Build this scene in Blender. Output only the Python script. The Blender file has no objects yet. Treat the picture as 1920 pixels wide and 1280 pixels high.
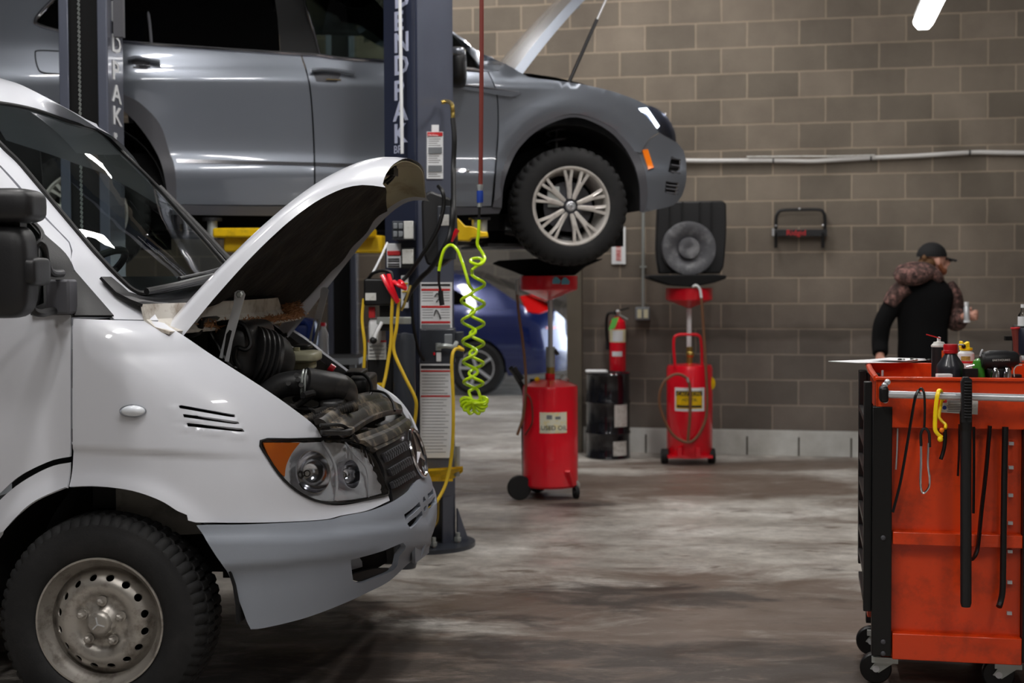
import bpy, math, random
from mathutils import Vector, Matrix
from mathutils.geometry import delaunay_2d_cdt
random.seed(7)
PI = math.pi
COL = bpy.context.scene.collection
scn = bpy.context.scene
V = Vector
# ------------------------------------------------------------------ camera
F_PX = 2667.0
CXP, CYP = 960.0, 604.0
HC = 1.45
pit, rol = 0.0333, 0.0043
cam_d = V((0, math.cos(pit), -math.sin(pit)))
_r0 = V((1, 0, 0)); _u0 = V((0, math.sin(pit), math.cos(pit)))
cam_r = (_r0 * math.cos(rol) - _u0 * math.sin(rol))
cam_u = (_u0 * math.cos(rol) + _r0 * math.sin(rol))
CAM = V((0, 0, HC))
cd = bpy.data.cameras.new('camera'); cam = bpy.data.objects.new('camera', cd); COL.objects.link(cam)
cd.lens = 50.006; cd.sensor_width = 36; cd.shift_y = -36 / 1920
cam.matrix_world = Matrix(((cam_r.x, cam_u.x, -cam_d.x, 0), (cam_r.y, cam_u.y, -cam_d.y, 0), (cam_r.z, cam_u.z, -cam_d.z, HC), (0, 0, 0, 1)))
cd.dof.use_dof = True; cd.dof.focus_distance = 4.9; cd.dof.aperture_fstop = 3.2
cd.clip_start = .05; cd.clip_end = 120
scn.camera = cam

def ray(px, py):
    return cam_d + cam_r * ((px - CXP) / F_PX) + cam_u * ((CYP - py) / F_PX)
def P(px, py, d):
    r = ray(px, py); return CAM + r * (d / r.y)
def S(d): return F_PX / d            # pixels per metre at depth d
def onplane(px, py, p, n):
    r = ray(px, py); t = (V(p) - CAM).dot(n) / r.dot(n); return CAM + r * t

# ------------------------------------------------------------------ materials
def lin(c):
    return tuple((x / 12.92 if x <= .04045 else ((x + .055) / 1.055) ** 2.4) for x in c)
def rgb(r, g, b): return lin((r / 255, g / 255, b / 255)) + (1,)
def mat(name, col, rough=.5, metal=0, coat=0, var=0, vs=6, bump=0, bs=60, dirt=None, emit=None, trans=0, ior=1.45, spec=.5, stretch=None):
    m = bpy.data.materials.new(name); m.use_nodes = True
    nt = m.node_tree; N = nt.nodes; L = nt.links; b = N['Principled BSDF']
    b.inputs['Base Color'].default_value = col; b.inputs['Roughness'].default_value = rough
    b.inputs['Metallic'].default_value = metal; b.inputs['Coat Weight'].default_value = coat
    b.inputs['Coat Roughness'].default_value = .04
    b.inputs['Specular IOR Level'].default_value = spec; b.inputs['IOR'].default_value = ior
    b.inputs['Transmission Weight'].default_value = trans
    if emit: b.inputs['Emission Color'].default_value = emit[0]; b.inputs['Emission Strength'].default_value = emit[1]
    tc = None
    def coords():
        nonlocal tc
        if tc is None:
            g = N.new('ShaderNodeNewGeometry')
            if stretch:
                mp = N.new('ShaderNodeMapping'); mp.inputs['Scale'].default_value = stretch
                L.new(g.outputs['Position'], mp.inputs[0]); tc = mp.outputs[0]
            else: tc = g.outputs['Position']
        return tc
    cur = None
    if var:
        n = N.new('ShaderNodeTexNoise'); n.inputs['Scale'].default_value = vs; n.inputs['Detail'].default_value = 6
        L.new(coords(), n.inputs['Vector'])
        r = N.new('ShaderNodeValToRGB'); r.color_ramp.elements[0].position = .3; r.color_ramp.elements[1].position = .7
        lo = tuple(max(0, c * (1 - var)) for c in col[:3]) + (1,); hi = tuple(min(1, c * (1 + var)) for c in col[:3]) + (1,)
        r.color_ramp.elements[0].color = lo; r.color_ramp.elements[1].color = hi
        L.new(n.outputs['Fac'], r.inputs[0]); cur = r.outputs[0]
    if dirt:
        dc, amt, ds = dirt
        n = N.new('ShaderNodeTexNoise'); n.inputs['Scale'].default_value = ds; n.inputs['Detail'].default_value = 8; n.inputs['Roughness'].default_value = .65
        L.new(coords(), n.inputs['Vector'])
        r = N.new('ShaderNodeValToRGB'); r.color_ramp.elements[0].position = .5; r.color_ramp.elements[1].position = .72
        r.color_ramp.elements[0].color = (0, 0, 0, 1); r.color_ramp.elements[1].color = (amt, amt, amt, 1)
        L.new(n.outputs['Fac'], r.inputs[0])
        mx = N.new('ShaderNodeMixRGB'); L.new(r.outputs[0], mx.inputs[0])
        if cur is None: mx.inputs[1].default_value = col
        else: L.new(cur, mx.inputs[1])
        mx.inputs[2].default_value = dc; cur = mx.outputs[0]
    if cur is not None: L.new(cur, b.inputs['Base Color'])
    if bump:
        n = N.new('ShaderNodeTexNoise'); n.inputs['Scale'].default_value = bs; n.inputs['Detail'].default_value = 4
        L.new(coords(), n.inputs['Vector'])
        bp = N.new('ShaderNodeBump'); bp.inputs['Strength'].default_value = bump; bp.inputs['Distance'].default_value = .01
        L.new(n.outputs['Fac'], bp.inputs['Height']); L.new(bp.outputs[0], b.inputs['Normal'])
    return m
def glassmat(name, tint, refl_ior=1.5, rough=.01):
    m = bpy.data.materials.new(name); m.use_nodes = True
    nt = m.node_tree; N = nt.nodes; L = nt.links
    for n in list(N): N.remove(n)
    o = N.new('ShaderNodeOutputMaterial'); t = N.new('ShaderNodeBsdfTransparent'); t.inputs[0].default_value = tint
    g = N.new('ShaderNodeBsdfGlossy'); g.inputs['Roughness'].default_value = rough
    f = N.new('ShaderNodeFresnel'); f.inputs[0].default_value = refl_ior
    mx = N.new('ShaderNodeMixShader'); L.new(f.outputs[0], mx.inputs[0]); L.new(t.outputs[0], mx.inputs[1]); L.new(g.outputs[0], mx.inputs[2]); L.new(mx.outputs[0], o.inputs[0])
    return m

# ------------------------------------------------------------------ objects
def tag(o, label=None, cat=None, group=None, kind=None):
    if label: o['label'] = label
    if cat: o['category'] = cat
    if group: o['group'] = group
    if kind: o['kind'] = kind
    return o
def root(name, label, cat, loc, group=None):
    o = bpy.data.objects.new(name, None); COL.objects.link(o); o.location = loc; o.empty_display_size = .1
    return tag(o, label, cat, group)
def offs(o):
    t = V((0, 0, 0))
    while o is not None: t = t + V(o.location); o = o.parent
    return t
def link(name, verts, faces, m, parent=None, smooth=True, ang=35, bevel=0, solid=0, sub=0, loc=None):
    me = bpy.data.meshes.new(name)
    o = bpy.data.objects.new(name, me); COL.objects.link(o)
    if parent is not None: o.parent = parent; of = offs(parent)
    elif loc is not None: of = V(loc); o.location = of
    else:
        c = V((0, 0, 0))
        for v in verts: c += V(v)
        c /= max(1, len(verts)); c.z = min(v[2] for v in verts); of = c; o.location = of
    me.from_pydata([tuple(V(v) - of) for v in verts], [], faces); me.update()
    if m: me.materials.append(m)
    if smooth:
        for p in me.polygons: p.use_smooth = True
        try: me.set_sharp_from_angle(angle=math.radians(ang))
        except Exception: pass
    if solid:
        s = o.modifiers.new('solid', 'SOLIDIFY'); s.thickness = abs(solid); s.offset = -1 if solid > 0 else 1
        if smooth: e = o.modifiers.new('split', 'EDGE_SPLIT'); e.split_angle = math.radians(min(ang, 60))
    if bevel:
        b = o.modifiers.new('bev', 'BEVEL'); b.width = bevel; b.segments = 2; b.limit_method = 'ANGLE'; b.angle_limit = .6
    if sub:
        s = o.modifiers.new('sub', 'SUBSURF'); s.levels = sub; s.render_levels = sub
    return o
def frame_of(axis):
    a = V(axis).normalized(); t = V((0, 0, 1)) if abs(a.z) < .9 else V((1, 0, 0))
    x = t.cross(a).normalized(); y = a.cross(x); return x, y, a
def spline(pts, n=8, closed=False):
    pts = [V(p) for p in pts]
    if len(pts) < 3: return pts
    out = []; L = len(pts); rng = L if closed else L - 1
    for i in range(rng):
        p1 = pts[i]; p2 = pts[(i + 1) % L]
        p0 = pts[i - 1] if (closed or i > 0) else p1 * 2 - p2
        p3 = pts[(i + 2) % L] if (closed or i + 2 < L) else p2 * 2 - p1
        for k in range(n):
            t = k / n
            out.append(.5 * ((2 * p1) + (p2 - p0) * t + (2 * p0 - 5 * p1 + 4 * p2 - p3) * t * t + (3 * p1 - p0 - 3 * p2 + p3) * t ** 3))
    if not closed: out.append(pts[-1])
    return out
class MB:
    def __init__(s): s.v = []; s.f = []
    def add(s, vs, fs):
        o = len(s.v); s.v += [V(v) for v in vs]; s.f += [tuple(i + o for i in f) for f in fs]; return s
    def box(s, c, size, ax=None):
        c = V(c); a, b, h = [x / 2 for x in size]
        X, Y, Z = ax if ax else (V((1, 0, 0)), V((0, 1, 0)), V((0, 0, 1)))
        vs = [c + X * (i * a) + Y * (j * b) + Z * (k * h) for i in (-1, 1) for j in (-1, 1) for k in (-1, 1)]
        return s.add(vs, [(0, 1, 3, 2), (4, 6, 7, 5), (0, 4, 5, 1), (2, 3, 7, 6), (0, 2, 6, 4), (1, 5, 7, 3)])
    def bar(s, p0, p1, w, t, side=None):          # a rectangular bar between two points
        p0 = V(p0); p1 = V(p1); a = (p1 - p0)
        x, y, z = frame_of(a)
        if side is not None:
            x = V(side) - z * V(side).dot(z); x.normalize(); y = z.cross(x)
        return s.box((p0 + p1) / 2, (w, t, a.length), (x, y, z))
    def lathe(s, prof, org, axis=(0, 0, 1), seg=32, cap=True):
        x, y, a = frame_of(axis); org = V(org); vs = []; fs = []; n = len(prof)
        for i in range(seg):
            t = 2 * PI * i / seg; d = x * math.cos(t) + y * math.sin(t)
            for r, h in prof: vs.append(org + d * r + a * h)
        for i in range(seg):
            j = (i + 1) % seg
            for k in range(n - 1): fs.append((i * n + k, j * n + k, j * n + k + 1, i * n + k + 1))
        if cap:
            if prof[0][0] > 1e-6: fs.append(tuple(i * n for i in reversed(range(seg))))
            if prof[-1][0] > 1e-6: fs.append(tuple(i * n + n - 1 for i in range(seg)))
        return s.add(vs, fs)
    def cyl(s, p0, p1, r, r2=None, seg=20):
        p0 = V(p0); p1 = V(p1); return s.lathe([(r, 0), (r if r2 is None else r2, (p1 - p0).length)], p0, p1 - p0, seg)
    def ball(s, c, r, seg=16, sc=(1, 1, 1)):
        vs = []; fs = []; c = V(c); R = seg // 2
        for i in range(R + 1):
            a = PI * i / R
            for j in range(seg):
                b = 2 * PI * j / seg
                vs.append(c + V((r * sc[0] * math.sin(a) * math.cos(b), r * sc[1] * math.sin(a) * math.sin(b), r * sc[2] * math.cos(a))))
        for i in range(R):
            for j in range(seg):
                k = (j + 1) % seg; fs.append((i * seg + j, (i + 1) * seg + j, (i + 1) * seg + k, i * seg + k))
        return s.add(vs, fs)
    def tube(s, pts, r, seg=10, sm=6, closed=False, flat=None):
        pts = spline(pts, sm, closed) if sm else [V(p) for p in pts]
        rs = r if callable(r) else (lambda t: r)
        n = len(pts); vs = []; fs = []; px = None
        for i, p in enumerate(pts):
            a = (pts[(i + 1) % n] - pts[i - 1]) if closed else (pts[min(i + 1, n - 1)] - pts[max(i - 1, 0)])
            if a.length < 1e-9: a = V((0, 0, 1))
            a.normalize()
            if px is None: x, y, _ = frame_of(a)
            else:
                x = px - a * px.dot(a)
                if x.length < 1e-5: x, y, _ = frame_of(a)
                x.normalize(); y = a.cross(x)
            px = x; rr = rs(i / max(1, n - 1))
            for k in range(seg):
                t = 2 * PI * k / seg; vs.append(p + x * (rr * math.cos(t)) + y * (rr * math.sin(t) * (flat or 1)))
        for i in range(n if closed else n - 1):
            j = (i + 1) % n
            for k in range(seg):
                q = (k + 1) % seg; fs.append((i * seg + k, i * seg + q, j * seg + q, j * seg + k))
        if not closed:
            fs.append(tuple(reversed(range(seg)))); fs.append(tuple((n - 1) * seg + k for k in range(seg)))
        return s.add(vs, fs)
    def prism(s, pts, vec):
        pts = [V(p) for p in pts]; vec = V(vec); n = len(pts)
        nr = V((0, 0, 0))
        for i in range(n): nr += pts[i].cross(pts[(i + 1) % n])
        if nr.dot(vec) > 0: pts = pts[::-1]
        vs = pts + [p + vec for p in pts]
        fs = [tuple(range(n)), tuple(n + i for i in reversed(range(n)))] + [(i, n + i, n + (i + 1) % n, (i + 1) % n) for i in range(n)]
        return s.add(vs, fs)
    def grid(s, fn, nu, nv):
        vs = [fn(i / nu, j / nv) for i in range(nu + 1) for j in range(nv + 1)]
        return s.add(vs, [(i * (nv + 1) + j, (i + 1) * (nv + 1) + j, (i + 1) * (nv + 1) + j + 1, i * (nv + 1) + j + 1) for i in range(nu) for j in range(nv)])
    def build(s, name, m, parent=None, **k): return link(name, s.v, s.f, m, parent, **k)

def text(name, s, size, org, X, Y, m, parent=None, ext=.0008, align='LEFT', sx=1, bold=0):
    cu = bpy.data.curves.new(name, 'FONT'); cu.body = s; cu.size = size; cu.extrude = ext; cu.align_x = align; cu.resolution_u = 2; cu.offset = bold
    t = bpy.data.objects.new(name, cu); COL.objects.link(t)
    bpy.context.view_layer.update()
    me = t.to_mesh(); X = V(X).normalized(); Y = V(Y).normalized(); Z = X.cross(Y)
    vs = [V(org) + X * (v.co.x * sx) + Y * v.co.y + Z * v.co.z for v in me.vertices]; fs = [tuple(p.vertices) for p in me.polygons]
    t.to_mesh_clear(); bpy.data.objects.remove(t); bpy.data.curves.remove(cu)
    return link(name, vs, fs, m, parent, smooth=False)

# ------------------------------------------------------------------ triangulated panels on a curved body
def pin(pt, poly):
    x, y = pt; c = False; n = len(poly); j = n - 1
    for i in range(n):
        xi, yi = poly[i]; xj, yj = poly[j]
        if (yi > y) != (yj > y) and x < (xj - xi) * (y - yi) / (yj - yi) + xi: c = not c
        j = i
    return c
def smooth_poly(pl, step, crv=True, corner=50):
    n = len(pl); cor = []
    for i in range(n):
        a = V(pl[i]) - V(pl[i - 1]); b = V(pl[(i + 1) % n]) - V(pl[i])
        cor.append((not crv) or a.length < 1e-9 or b.length < 1e-9 or math.degrees(a.angle(b)) > corner)
    out = []
    for i in range(n):
        p1 = V(pl[i]); p2 = V(pl[(i + 1) % n])
        p0 = V(pl[i - 1]) if not cor[i] else p1 * 2 - p2
        p3 = V(pl[(i + 2) % n]) if not cor[(i + 1) % n] else p2 * 2 - p1
        if cor[i]: p0 = p1 - (p2 - p1)
        k = max(1, int((p2 - p1).length / step + .5))
        for q in range(k):
            t = q / k
            out.append(tuple(.5 * ((2 * p1) + (p2 - p0) * t + (2 * p0 - 5 * p1 + 4 * p2 - p3) * t * t + (3 * p1 - p0 - 3 * p2 + p3) * t ** 3)))
    return out
def cdt(outline, holes, step, crv=True):
    ol = smooth_poly(outline, step, crv); hs = [smooth_poly(h, step * .8, crv) for h in holes]
    pts = []; edges = []
    for lp in [ol] + hs:
        o = len(pts); pts += lp; edges += [(o + i, o + (i + 1) % len(lp)) for i in range(len(lp))]
    x0 = min(p[0] for p in ol); x1 = max(p[0] for p in ol); y0 = min(p[1] for p in ol); y1 = max(p[1] for p in ol)
    bnd = list(pts); st2 = (step * .45) ** 2
    y = y0 + step * .5; row = 0
    while y < y1:
        x = x0 + step * (.5 if row % 2 else .25)
        while x < x1:
            if pin((x, y), ol) and not any(pin((x, y), h) for h in hs):
                if all((x - b[0]) ** 2 + (y - b[1]) ** 2 > st2 for b in bnd): pts.append((x, y))
            x += step
        y += step * .87; row += 1
    r = delaunay_2d_cdt([V(p) for p in pts], edges, [], 0, 1e-5)
    vs = [tuple(v) for v in r[0]]; fs = []
    for f in r[2]:
        c = (sum(vs[i][0] for i in f) / 3, sum(vs[i][1] for i in f) / 3)
        if pin(c, ol) and not any(pin(c, h) for h in hs): fs.append(tuple(f))
    return vs, fs
class Body:
    """car body surface: O = front hub foot, h = forward, n = inward from the near side"""
    def __init__(s, O, yaw, F, hw, t0, t1):
        s.O = V(O); s.h = V((math.cos(yaw), -math.sin(yaw), 0)); s.n = V((math.sin(yaw), math.cos(yaw), 0)); s.F = F; s.hw = hw; s.t0 = t0; s.t1 = t1
    def w(s, u, v, z): return s.O + s.h * u + s.n * v + V((0, 0, z))
    def l(s, p):
        q = V(p) - s.O; return (q.dot(s.h), q.dot(s.n), q.z)
    def hit(s, px, py, off=0):
        r = ray(px, py); r = r / r.y
        o = CAM - s.O; a = (o.dot(s.h), o.dot(s.n), o.z); d = (r.dot(s.h), r.dot(s.n), r.z)
        g = lambda t: s.F(a[0] + d[0] * t, a[1] + d[1] * t, a[2] + d[2] * t)
        t = s.t0; best = (1e9, t); lo = None
        while t < s.t1:
            f = g(t)
            if f < best[0]: best = (f, t)
            if f <= 0: lo = t; break
            t += .04
        if lo is None:
            A = best[1] - .05; B = best[1] + .05
            for _ in range(26):
                m1 = A + (B - A) / 3; m2 = B - (B - A) / 3
                if g(m1) < g(m2): B = m2
                else: A = m1
            t = (A + B) / 2
        else:
            A = lo - .04; B = lo
            for _ in range(12):
                M = (A + B) / 2
                if g(M) <= 0: B = M
                else: A = M
            t = B
        return CAM + r * t
    def nrm(s, p):
        u, v, z = s.l(p); e = .01
        gx = s.F(u + e, v, z) - s.F(u - e, v, z); gy = s.F(u, v + e, z) - s.F(u, v - e, z); gz = s.F(u, v, z + e) - s.F(u, v, z - e)
        g = s.h * gx + s.n * gy + V((0, 0, gz))
        return g.normalized() if g.length > 1e-9 else -s.n
    def mirror(s, p, drop=0):
        u, v, z = s.l(p); return s.w(u, 2 * s.hw - v, z - drop * min(1, max(0, (z - .6) / .35)))
    def panel(s, name, outline, m, parent, holes=(), step=14, thick=.006, off=0, far=False, crv=True, dish=None, tagf=None, drop=0):
        v2, fs = cdt(outline, holes, step, crv)
        vs = []
        for q in v2:
            p = s.hit(q[0], q[1])
            o = off + (dish(q) if dish else 0)
            if o: p = p + s.nrm(p) * o
            vs.append(p)
        # faces towards camera
        out = []
        for f in fs:
            a, b, c = [vs[i] for i in f]
            nn = (b - a).cross(c - a)
            out.append(f if nn.dot(CAM - a) > 0 else (f[0], f[2], f[1]))
        ob = link(name, vs, out, m, parent, ang=60, solid=thick)
        if far:
            link(name, [s.mirror(p, drop) for p in vs], [(f[0], f[2], f[1]) for f in out], m, parent, ang=60, solid=thick)
        return ob
    def curve(s, pts, off=0): 
        r = []
        for q in pts:
            p = s.hit(*q); r.append(p + s.nrm(p) * off if off else p)
        return r
def interp(tab):
    xs = [t[0] for t in tab]; ys = [t[1] for t in tab]
    def f(x):
        if x <= xs[0]: return ys[0]
        if x >= xs[-1]: return ys[-1]
        i = 0
        while x > xs[i + 1]: i += 1
        h = xs[i + 1] - xs[i]; t = (x - xs[i]) / h
        def sl(k):
            if k <= 0 or k >= len(xs) - 1: return None
            return (ys[k + 1] - ys[k - 1]) / (xs[k + 1] - xs[k - 1])
        d = (ys[i + 1] - ys[i]) / h
        m0 = sl(i); m1 = sl(i + 1); m0 = d if m0 is None else m0; m1 = d if m1 is None else m1
        t2 = t * t; t3 = t2 * t
        return (2 * t3 - 3 * t2 + 1) * ys[i] + (t3 - 2 * t2 + t) * h * m0 + (-2 * t3 + 3 * t2) * ys[i + 1] + (t3 - t2) * h * m1
    return f
# ------------------------------------------------------------------ palette
M_van = mat('van_white_paint', rgb(209, 211, 218), .28, coat=.6, var=.03, vs=3)
M_vandirty = mat('van_dirty_paint', rgb(200, 195, 186), .55, dirt=(rgb(120, 100, 78), .8, 14))
M_primer = mat('hood_inner_paint', rgb(168, 160, 132), .55, dirt=(rgb(110, 90, 50), .7, 6))
M_bumper = mat('grey_bumper_plastic', rgb(140, 146, 156), .5, bump=.05, bs=400)
M_black = mat('black_plastic', rgb(24, 24, 26), .45, bump=.05, bs=200)
M_satin = mat('satin_black', rgb(10, 10, 11), .42)
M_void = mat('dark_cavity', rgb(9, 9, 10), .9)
M_dusty = mat('dusty_black_plastic', rgb(36, 34, 33), .42, dirt=(rgb(158, 143, 122), .85, 13))
M_hose = mat('intake_rubber', rgb(34, 34, 35), .42, dirt=(rgb(90, 84, 76), .4, 20))
M_liner = mat('hood_insulation_felt', rgb(30, 26, 24), .95, bump=.6, bs=25, dirt=(rgb(72, 62, 52), .5, 9))
M_tyre = mat('tyre_rubber', rgb(20, 20, 21), .75, bump=.1, bs=120, dirt=(rgb(44, 43, 42), .5, 8))
M_steel = mat('dirty_wheel_steel', rgb(172, 167, 160), .38, metal=.6, dirt=(rgb(74, 62, 52), .8, 14))
M_chrome = mat('chrome', rgb(225, 225, 230), .12, metal=1)
M_alu = mat('aluminium', rgb(205, 207, 210), .32, metal=.55)
M_zinc = mat('zinc_plate', rgb(178, 183, 180), .38, metal=.55)
M_brass = mat('brass', rgb(190, 165, 90), .3, metal=.9)
M_suv = mat('suv_grey_metallic', rgb(120, 125, 134), .32, metal=.62, coat=1)
M_trim = mat('dark_cladding', rgb(72, 72, 77), .55)
M_amber = mat('amber_plastic', rgb(250, 128, 20), .25, coat=.5)
M_clear = glassmat('clear_lens', (.93, .95, .97, 1), 1.45)
M_wind = glassmat('windshield_glass', (.62, .72, .69, 1), 1.55)
M_tint = glassmat('privacy_glass', (.05, .05, .055, 1), 1.5)
M_side = glassmat('side_glass', (.45, .52, .48, 1), 1.5)
M_reflector = mat('lamp_reflector', rgb(253, 253, 255), .2, metal=0, coat=.8)
M_post = mat('blue_grey_powder_coat', rgb(78, 82, 95), .35, coat=.3, var=.05)
M_postdk = mat('dark_blue_powder_coat', rgb(42, 48, 68), .35, coat=.3)
M_white = mat('white_label', rgb(228, 230, 232), .5)
M_ink = mat('black_ink', rgb(30, 30, 34), .6)
M_red = mat('red_enamel', rgb(228, 14, 38), .28, coat=.6)
M_redlab = mat('red_ink', rgb(200, 40, 44), .5)
M_yellow = mat('yellow_enamel', rgb(240, 196, 10), .4, dirt=(rgb(120, 90, 30), .5, 14))
M_lime = mat('lime_polyurethane', rgb(196, 232, 20), .3, coat=.3)
M_ylw = mat('yellow_rubber', rgb(214, 178, 40), .45)
M_rhose = mat('red_air_hose', rgb(112, 44, 36), .5)
M_tan = mat('brown_hose', rgb(120, 84, 60), .5)
M_blue = mat('blue_plastic', rgb(30, 62, 150), .35)
M_orange = mat('orange_cart_enamel', rgb(214, 62, 10), .35, coat=.3, dirt=(rgb(90, 34, 14), .55, 9))
M_green = mat('green_plastic', rgb(60, 132, 40), .3)
M_bcar = mat('blue_car_paint', rgb(14, 30, 84), .25, metal=.3, coat=1)
M_tail = mat('tail_lamp_red', rgb(205, 16, 14), .15, coat=1)
M_skin = mat('skin', rgb(214, 160, 140), .5)
M_cloth = mat('black_fleece', rgb(12, 12, 13), .95, spec=.2)
M_cap = mat('cap_cloth', rgb(16, 16, 18), .85)
M_hair = mat('brown_hair', rgb(96, 66, 38), .8)
M_camo = mat('camouflage_print', rgb(70, 52, 48), .9, dirt=(rgb(176, 128, 120), .9, 26), var=.85, vs=30)
M_resin = mat('translucent_resin', rgb(186, 184, 156), .45, dirt=(rgb(120, 110, 70), .5, 20))
M_paper = mat('paper', rgb(235, 236, 238), .6)
M_needle = mat('pine_needles', rgb(158, 112, 76), .9)
M_label = mat('grubby_label', rgb(205, 205, 200), .6, dirt=(rgb(120, 110, 90), .6, 30))
M_grey = mat('grey_steel_box', rgb(120, 124, 128), .4)
M_dkgrey = mat('dark_grey_enamel', rgb(50, 54, 62), .4, coat=.2)
M_concrete_curb = mat('curb', rgb(150, 150, 146), .8)

# ------------------------------------------------------------------ room
def wallmat():
    m = bpy.data.materials.new('cinder_block'); m.use_nodes = True; nt = m.node_tree; N = nt.nodes; L = nt.links; b = N['Principled BSDF']
    tc = N.new('ShaderNodeTexCoord'); sp = N.new('ShaderNodeSeparateXYZ'); L.new(tc.outputs['Object'], sp.inputs[0])
    sx = N.new('ShaderNodeMath'); sx.name = 'shift'; sx.operation = 'ADD'; L.new(sp.outputs['X'], sx.inputs[0]); sx.inputs[1].default_value = 0
    cb = N.new('ShaderNodeCombineXYZ'); L.new(sx.outputs[0], cb.inputs[0]); L.new(sp.outputs['Z'], cb.inputs[1])
    nz = N.new('ShaderNodeTexNoise'); nz.inputs['Scale'].default_value = 9; L.new(tc.outputs['Object'], nz.inputs['Vector'])
    dv = N.new('ShaderNodeVectorMath'); dv.operation = 'SCALE'; dv.inputs['Scale'].default_value = .008; L.new(nz.outputs['Color'], dv.inputs[0])
    ad = N.new('ShaderNodeVectorMath'); ad.operation = 'ADD'; L.new(cb.outputs[0], ad.inputs[0]); L.new(dv.outputs[0], ad.inputs[1])
    br = N.new('ShaderNodeTexBrick'); L.new(ad.outputs[0], br.inputs['Vector'])
    br.inputs['Scale'].default_value = 1; br.inputs['Brick Width'].default_value = .4064; br.inputs['Row Height'].default_value = .2032
    br.inputs['Mortar Size'].default_value = .007; br.inputs['Mortar Smooth'].default_value = .35; br.inputs['Bias'].default_value = -.1
    br.inputs['Color1'].default_value = rgb(112, 104, 94); br.inputs['Color2'].default_value = rgb(134, 124, 112); br.inputs['Mortar'].default_value = rgb(160, 147, 130)
    n1 = N.new('ShaderNodeTexNoise'); n1.inputs['Scale'].default_value = 1.3; n1.inputs['Detail'].default_value = 9; n1.inputs['Roughness'].default_value = .6; L.new(tc.outputs['Object'], n1.inputs['Vector'])
    r1 = N.new('ShaderNodeValToRGB'); r1.color_ramp.elements[0].position = .3; r1.color_ramp.elements[1].position = .75
    r1.color_ramp.elements[0].color = (.62, .6, .6, 1); r1.color_ramp.elements[1].color = (1.12, 1.12, 1.12, 1); L.new(n1.outputs['Fac'], r1.inputs[0])
    mu = N.new('ShaderNodeMixRGB'); mu.blend_type = 'MULTIPLY'; mu.inputs[0].default_value = 1; L.new(br.outputs['Color'], mu.inputs[1]); L.new(r1.outputs[0], mu.inputs[2])
    # grime lower on the wall with a darker rub band
    zr = N.new('ShaderNodeMapRange'); L.new(sp.outputs['Z'], zr.inputs[0]); zr.inputs[1].default_value = 0; zr.inputs[2].default_value = 2
    zc = N.new('ShaderNodeValToRGB'); e = zc.color_ramp.elements; e[0].position = 0; e[0].color = (.78, .78, .82, 1); e[1].position = 1; e[1].color = (1, .985, .95, 1)
    for p, c in ((.4, (.8, .8, .84, 1)), (.455, (.8, .79, .82, 1)), (.475, (.56, .54, .54, 1)), (.50, (.62, .6, .6, 1)), (.53, (.86, .84, .85, 1)), (.62, (.86, .84, .83, 1))):
        q = e.new(p); q.color = c
    nn = N.new('ShaderNodeTexNoise'); nn.inputs['Scale'].default_value = 2.2; nn.inputs['Detail'].default_value = 5; L.new(tc.outputs['Object'], nn.inputs['Vector'])
    nm = N.new('ShaderNodeMath'); nm.operation = 'MULTIPLY_ADD'; nm.inputs[1].default_value = .09; L.new(nn.outputs['Fac'], nm.inputs[0]); 
    sb = N.new('ShaderNodeMath'); sb.operation = 'SUBTRACT'; L.new(zr.outputs[0], sb.inputs[0]); sb.inputs[1].default_value = .045; L.new(sb.outputs[0], nm.inputs[2])
    L.new(nm.outputs[0], zc.inputs[0])
    m2 = N.new('ShaderNodeMixRGB'); m2.blend_type = 'MULTIPLY'; m2.inputs[0].default_value = 1; L.new(mu.outputs[0], m2.inputs[1]); L.new(zc.outputs[0], m2.inputs[2])
    # painted bottom course
    lt = N.new('ShaderNodeMath'); lt.operation = 'LESS_THAN'; L.new(sp.outputs['Z'], lt.inputs[0]); lt.inputs[1].default_value = .205
    wn = N.new('ShaderNodeValToRGB'); wn.color_ramp.elements[0].position = .35; wn.color_ramp.elements[1].position = .6
    wn.color_ramp.elements[0].color = rgb(160, 158, 150); wn.color_ramp.elements[1].color = rgb(205, 206, 202); L.new(n1.outputs['Fac'], wn.inputs[0])
    # dark cracks at the vertical joints of the painted course
    fr = N.new('ShaderNodeMath'); fr.operation = 'PINGPONG'; fr.inputs[1].default_value = .2032; sy = N.new('ShaderNodeMath'); sy.operation = 'ADD'; L.new(sx.outputs[0], sy.inputs[0]); sy.inputs[1].default_value = .2032; L.new(sy.outputs[0], fr.inputs[0])
    l2 = N.new('ShaderNodeMath'); l2.operation = 'LESS_THAN'; L.new(fr.outputs[0], l2.inputs[0]); l2.inputs[1].default_value = .007
    l3 = N.new('ShaderNodeMath'); l3.operation = 'LESS_THAN'; L.new(sp.outputs['Z'], l3.inputs[0]); l3.inputs[1].default_value = .15
    l4 = N.new('ShaderNodeMath'); l4.operation = 'MULTIPLY'; L.new(l2.outputs[0], l4.inputs[0]); L.new(l3.outputs[0], l4.inputs[1])
    wc = N.new('ShaderNodeMixRGB'); L.new(l4.outputs[0], wc.inputs[0]); L.new(wn.outputs[0], wc.inputs[1]); wc.inputs[2].default_value = rgb(70, 66, 58)
    m3 = N.new('ShaderNodeMixRGB'); L.new(lt.outputs[0], m3.inputs[0]); L.new(m2.outputs[0], m3.inputs[1]); L.new(wc.outputs[0], m3.inputs[2])
    L.new(m3.outputs[0], b.inputs['Base Color']); b.inputs['Roughness'].default_value = .85
    bp = N.new('ShaderNodeBump'); bp.inputs['Strength'].default_value = .5; bp.inputs['Distance'].default_value = .006
    n5 = N.new('ShaderNodeTexNoise'); n5.inputs['Scale'].default_value = 90; n5.inputs['Detail'].default_value = 3; L.new(tc.outputs['Object'], n5.inputs['Vector'])
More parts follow.
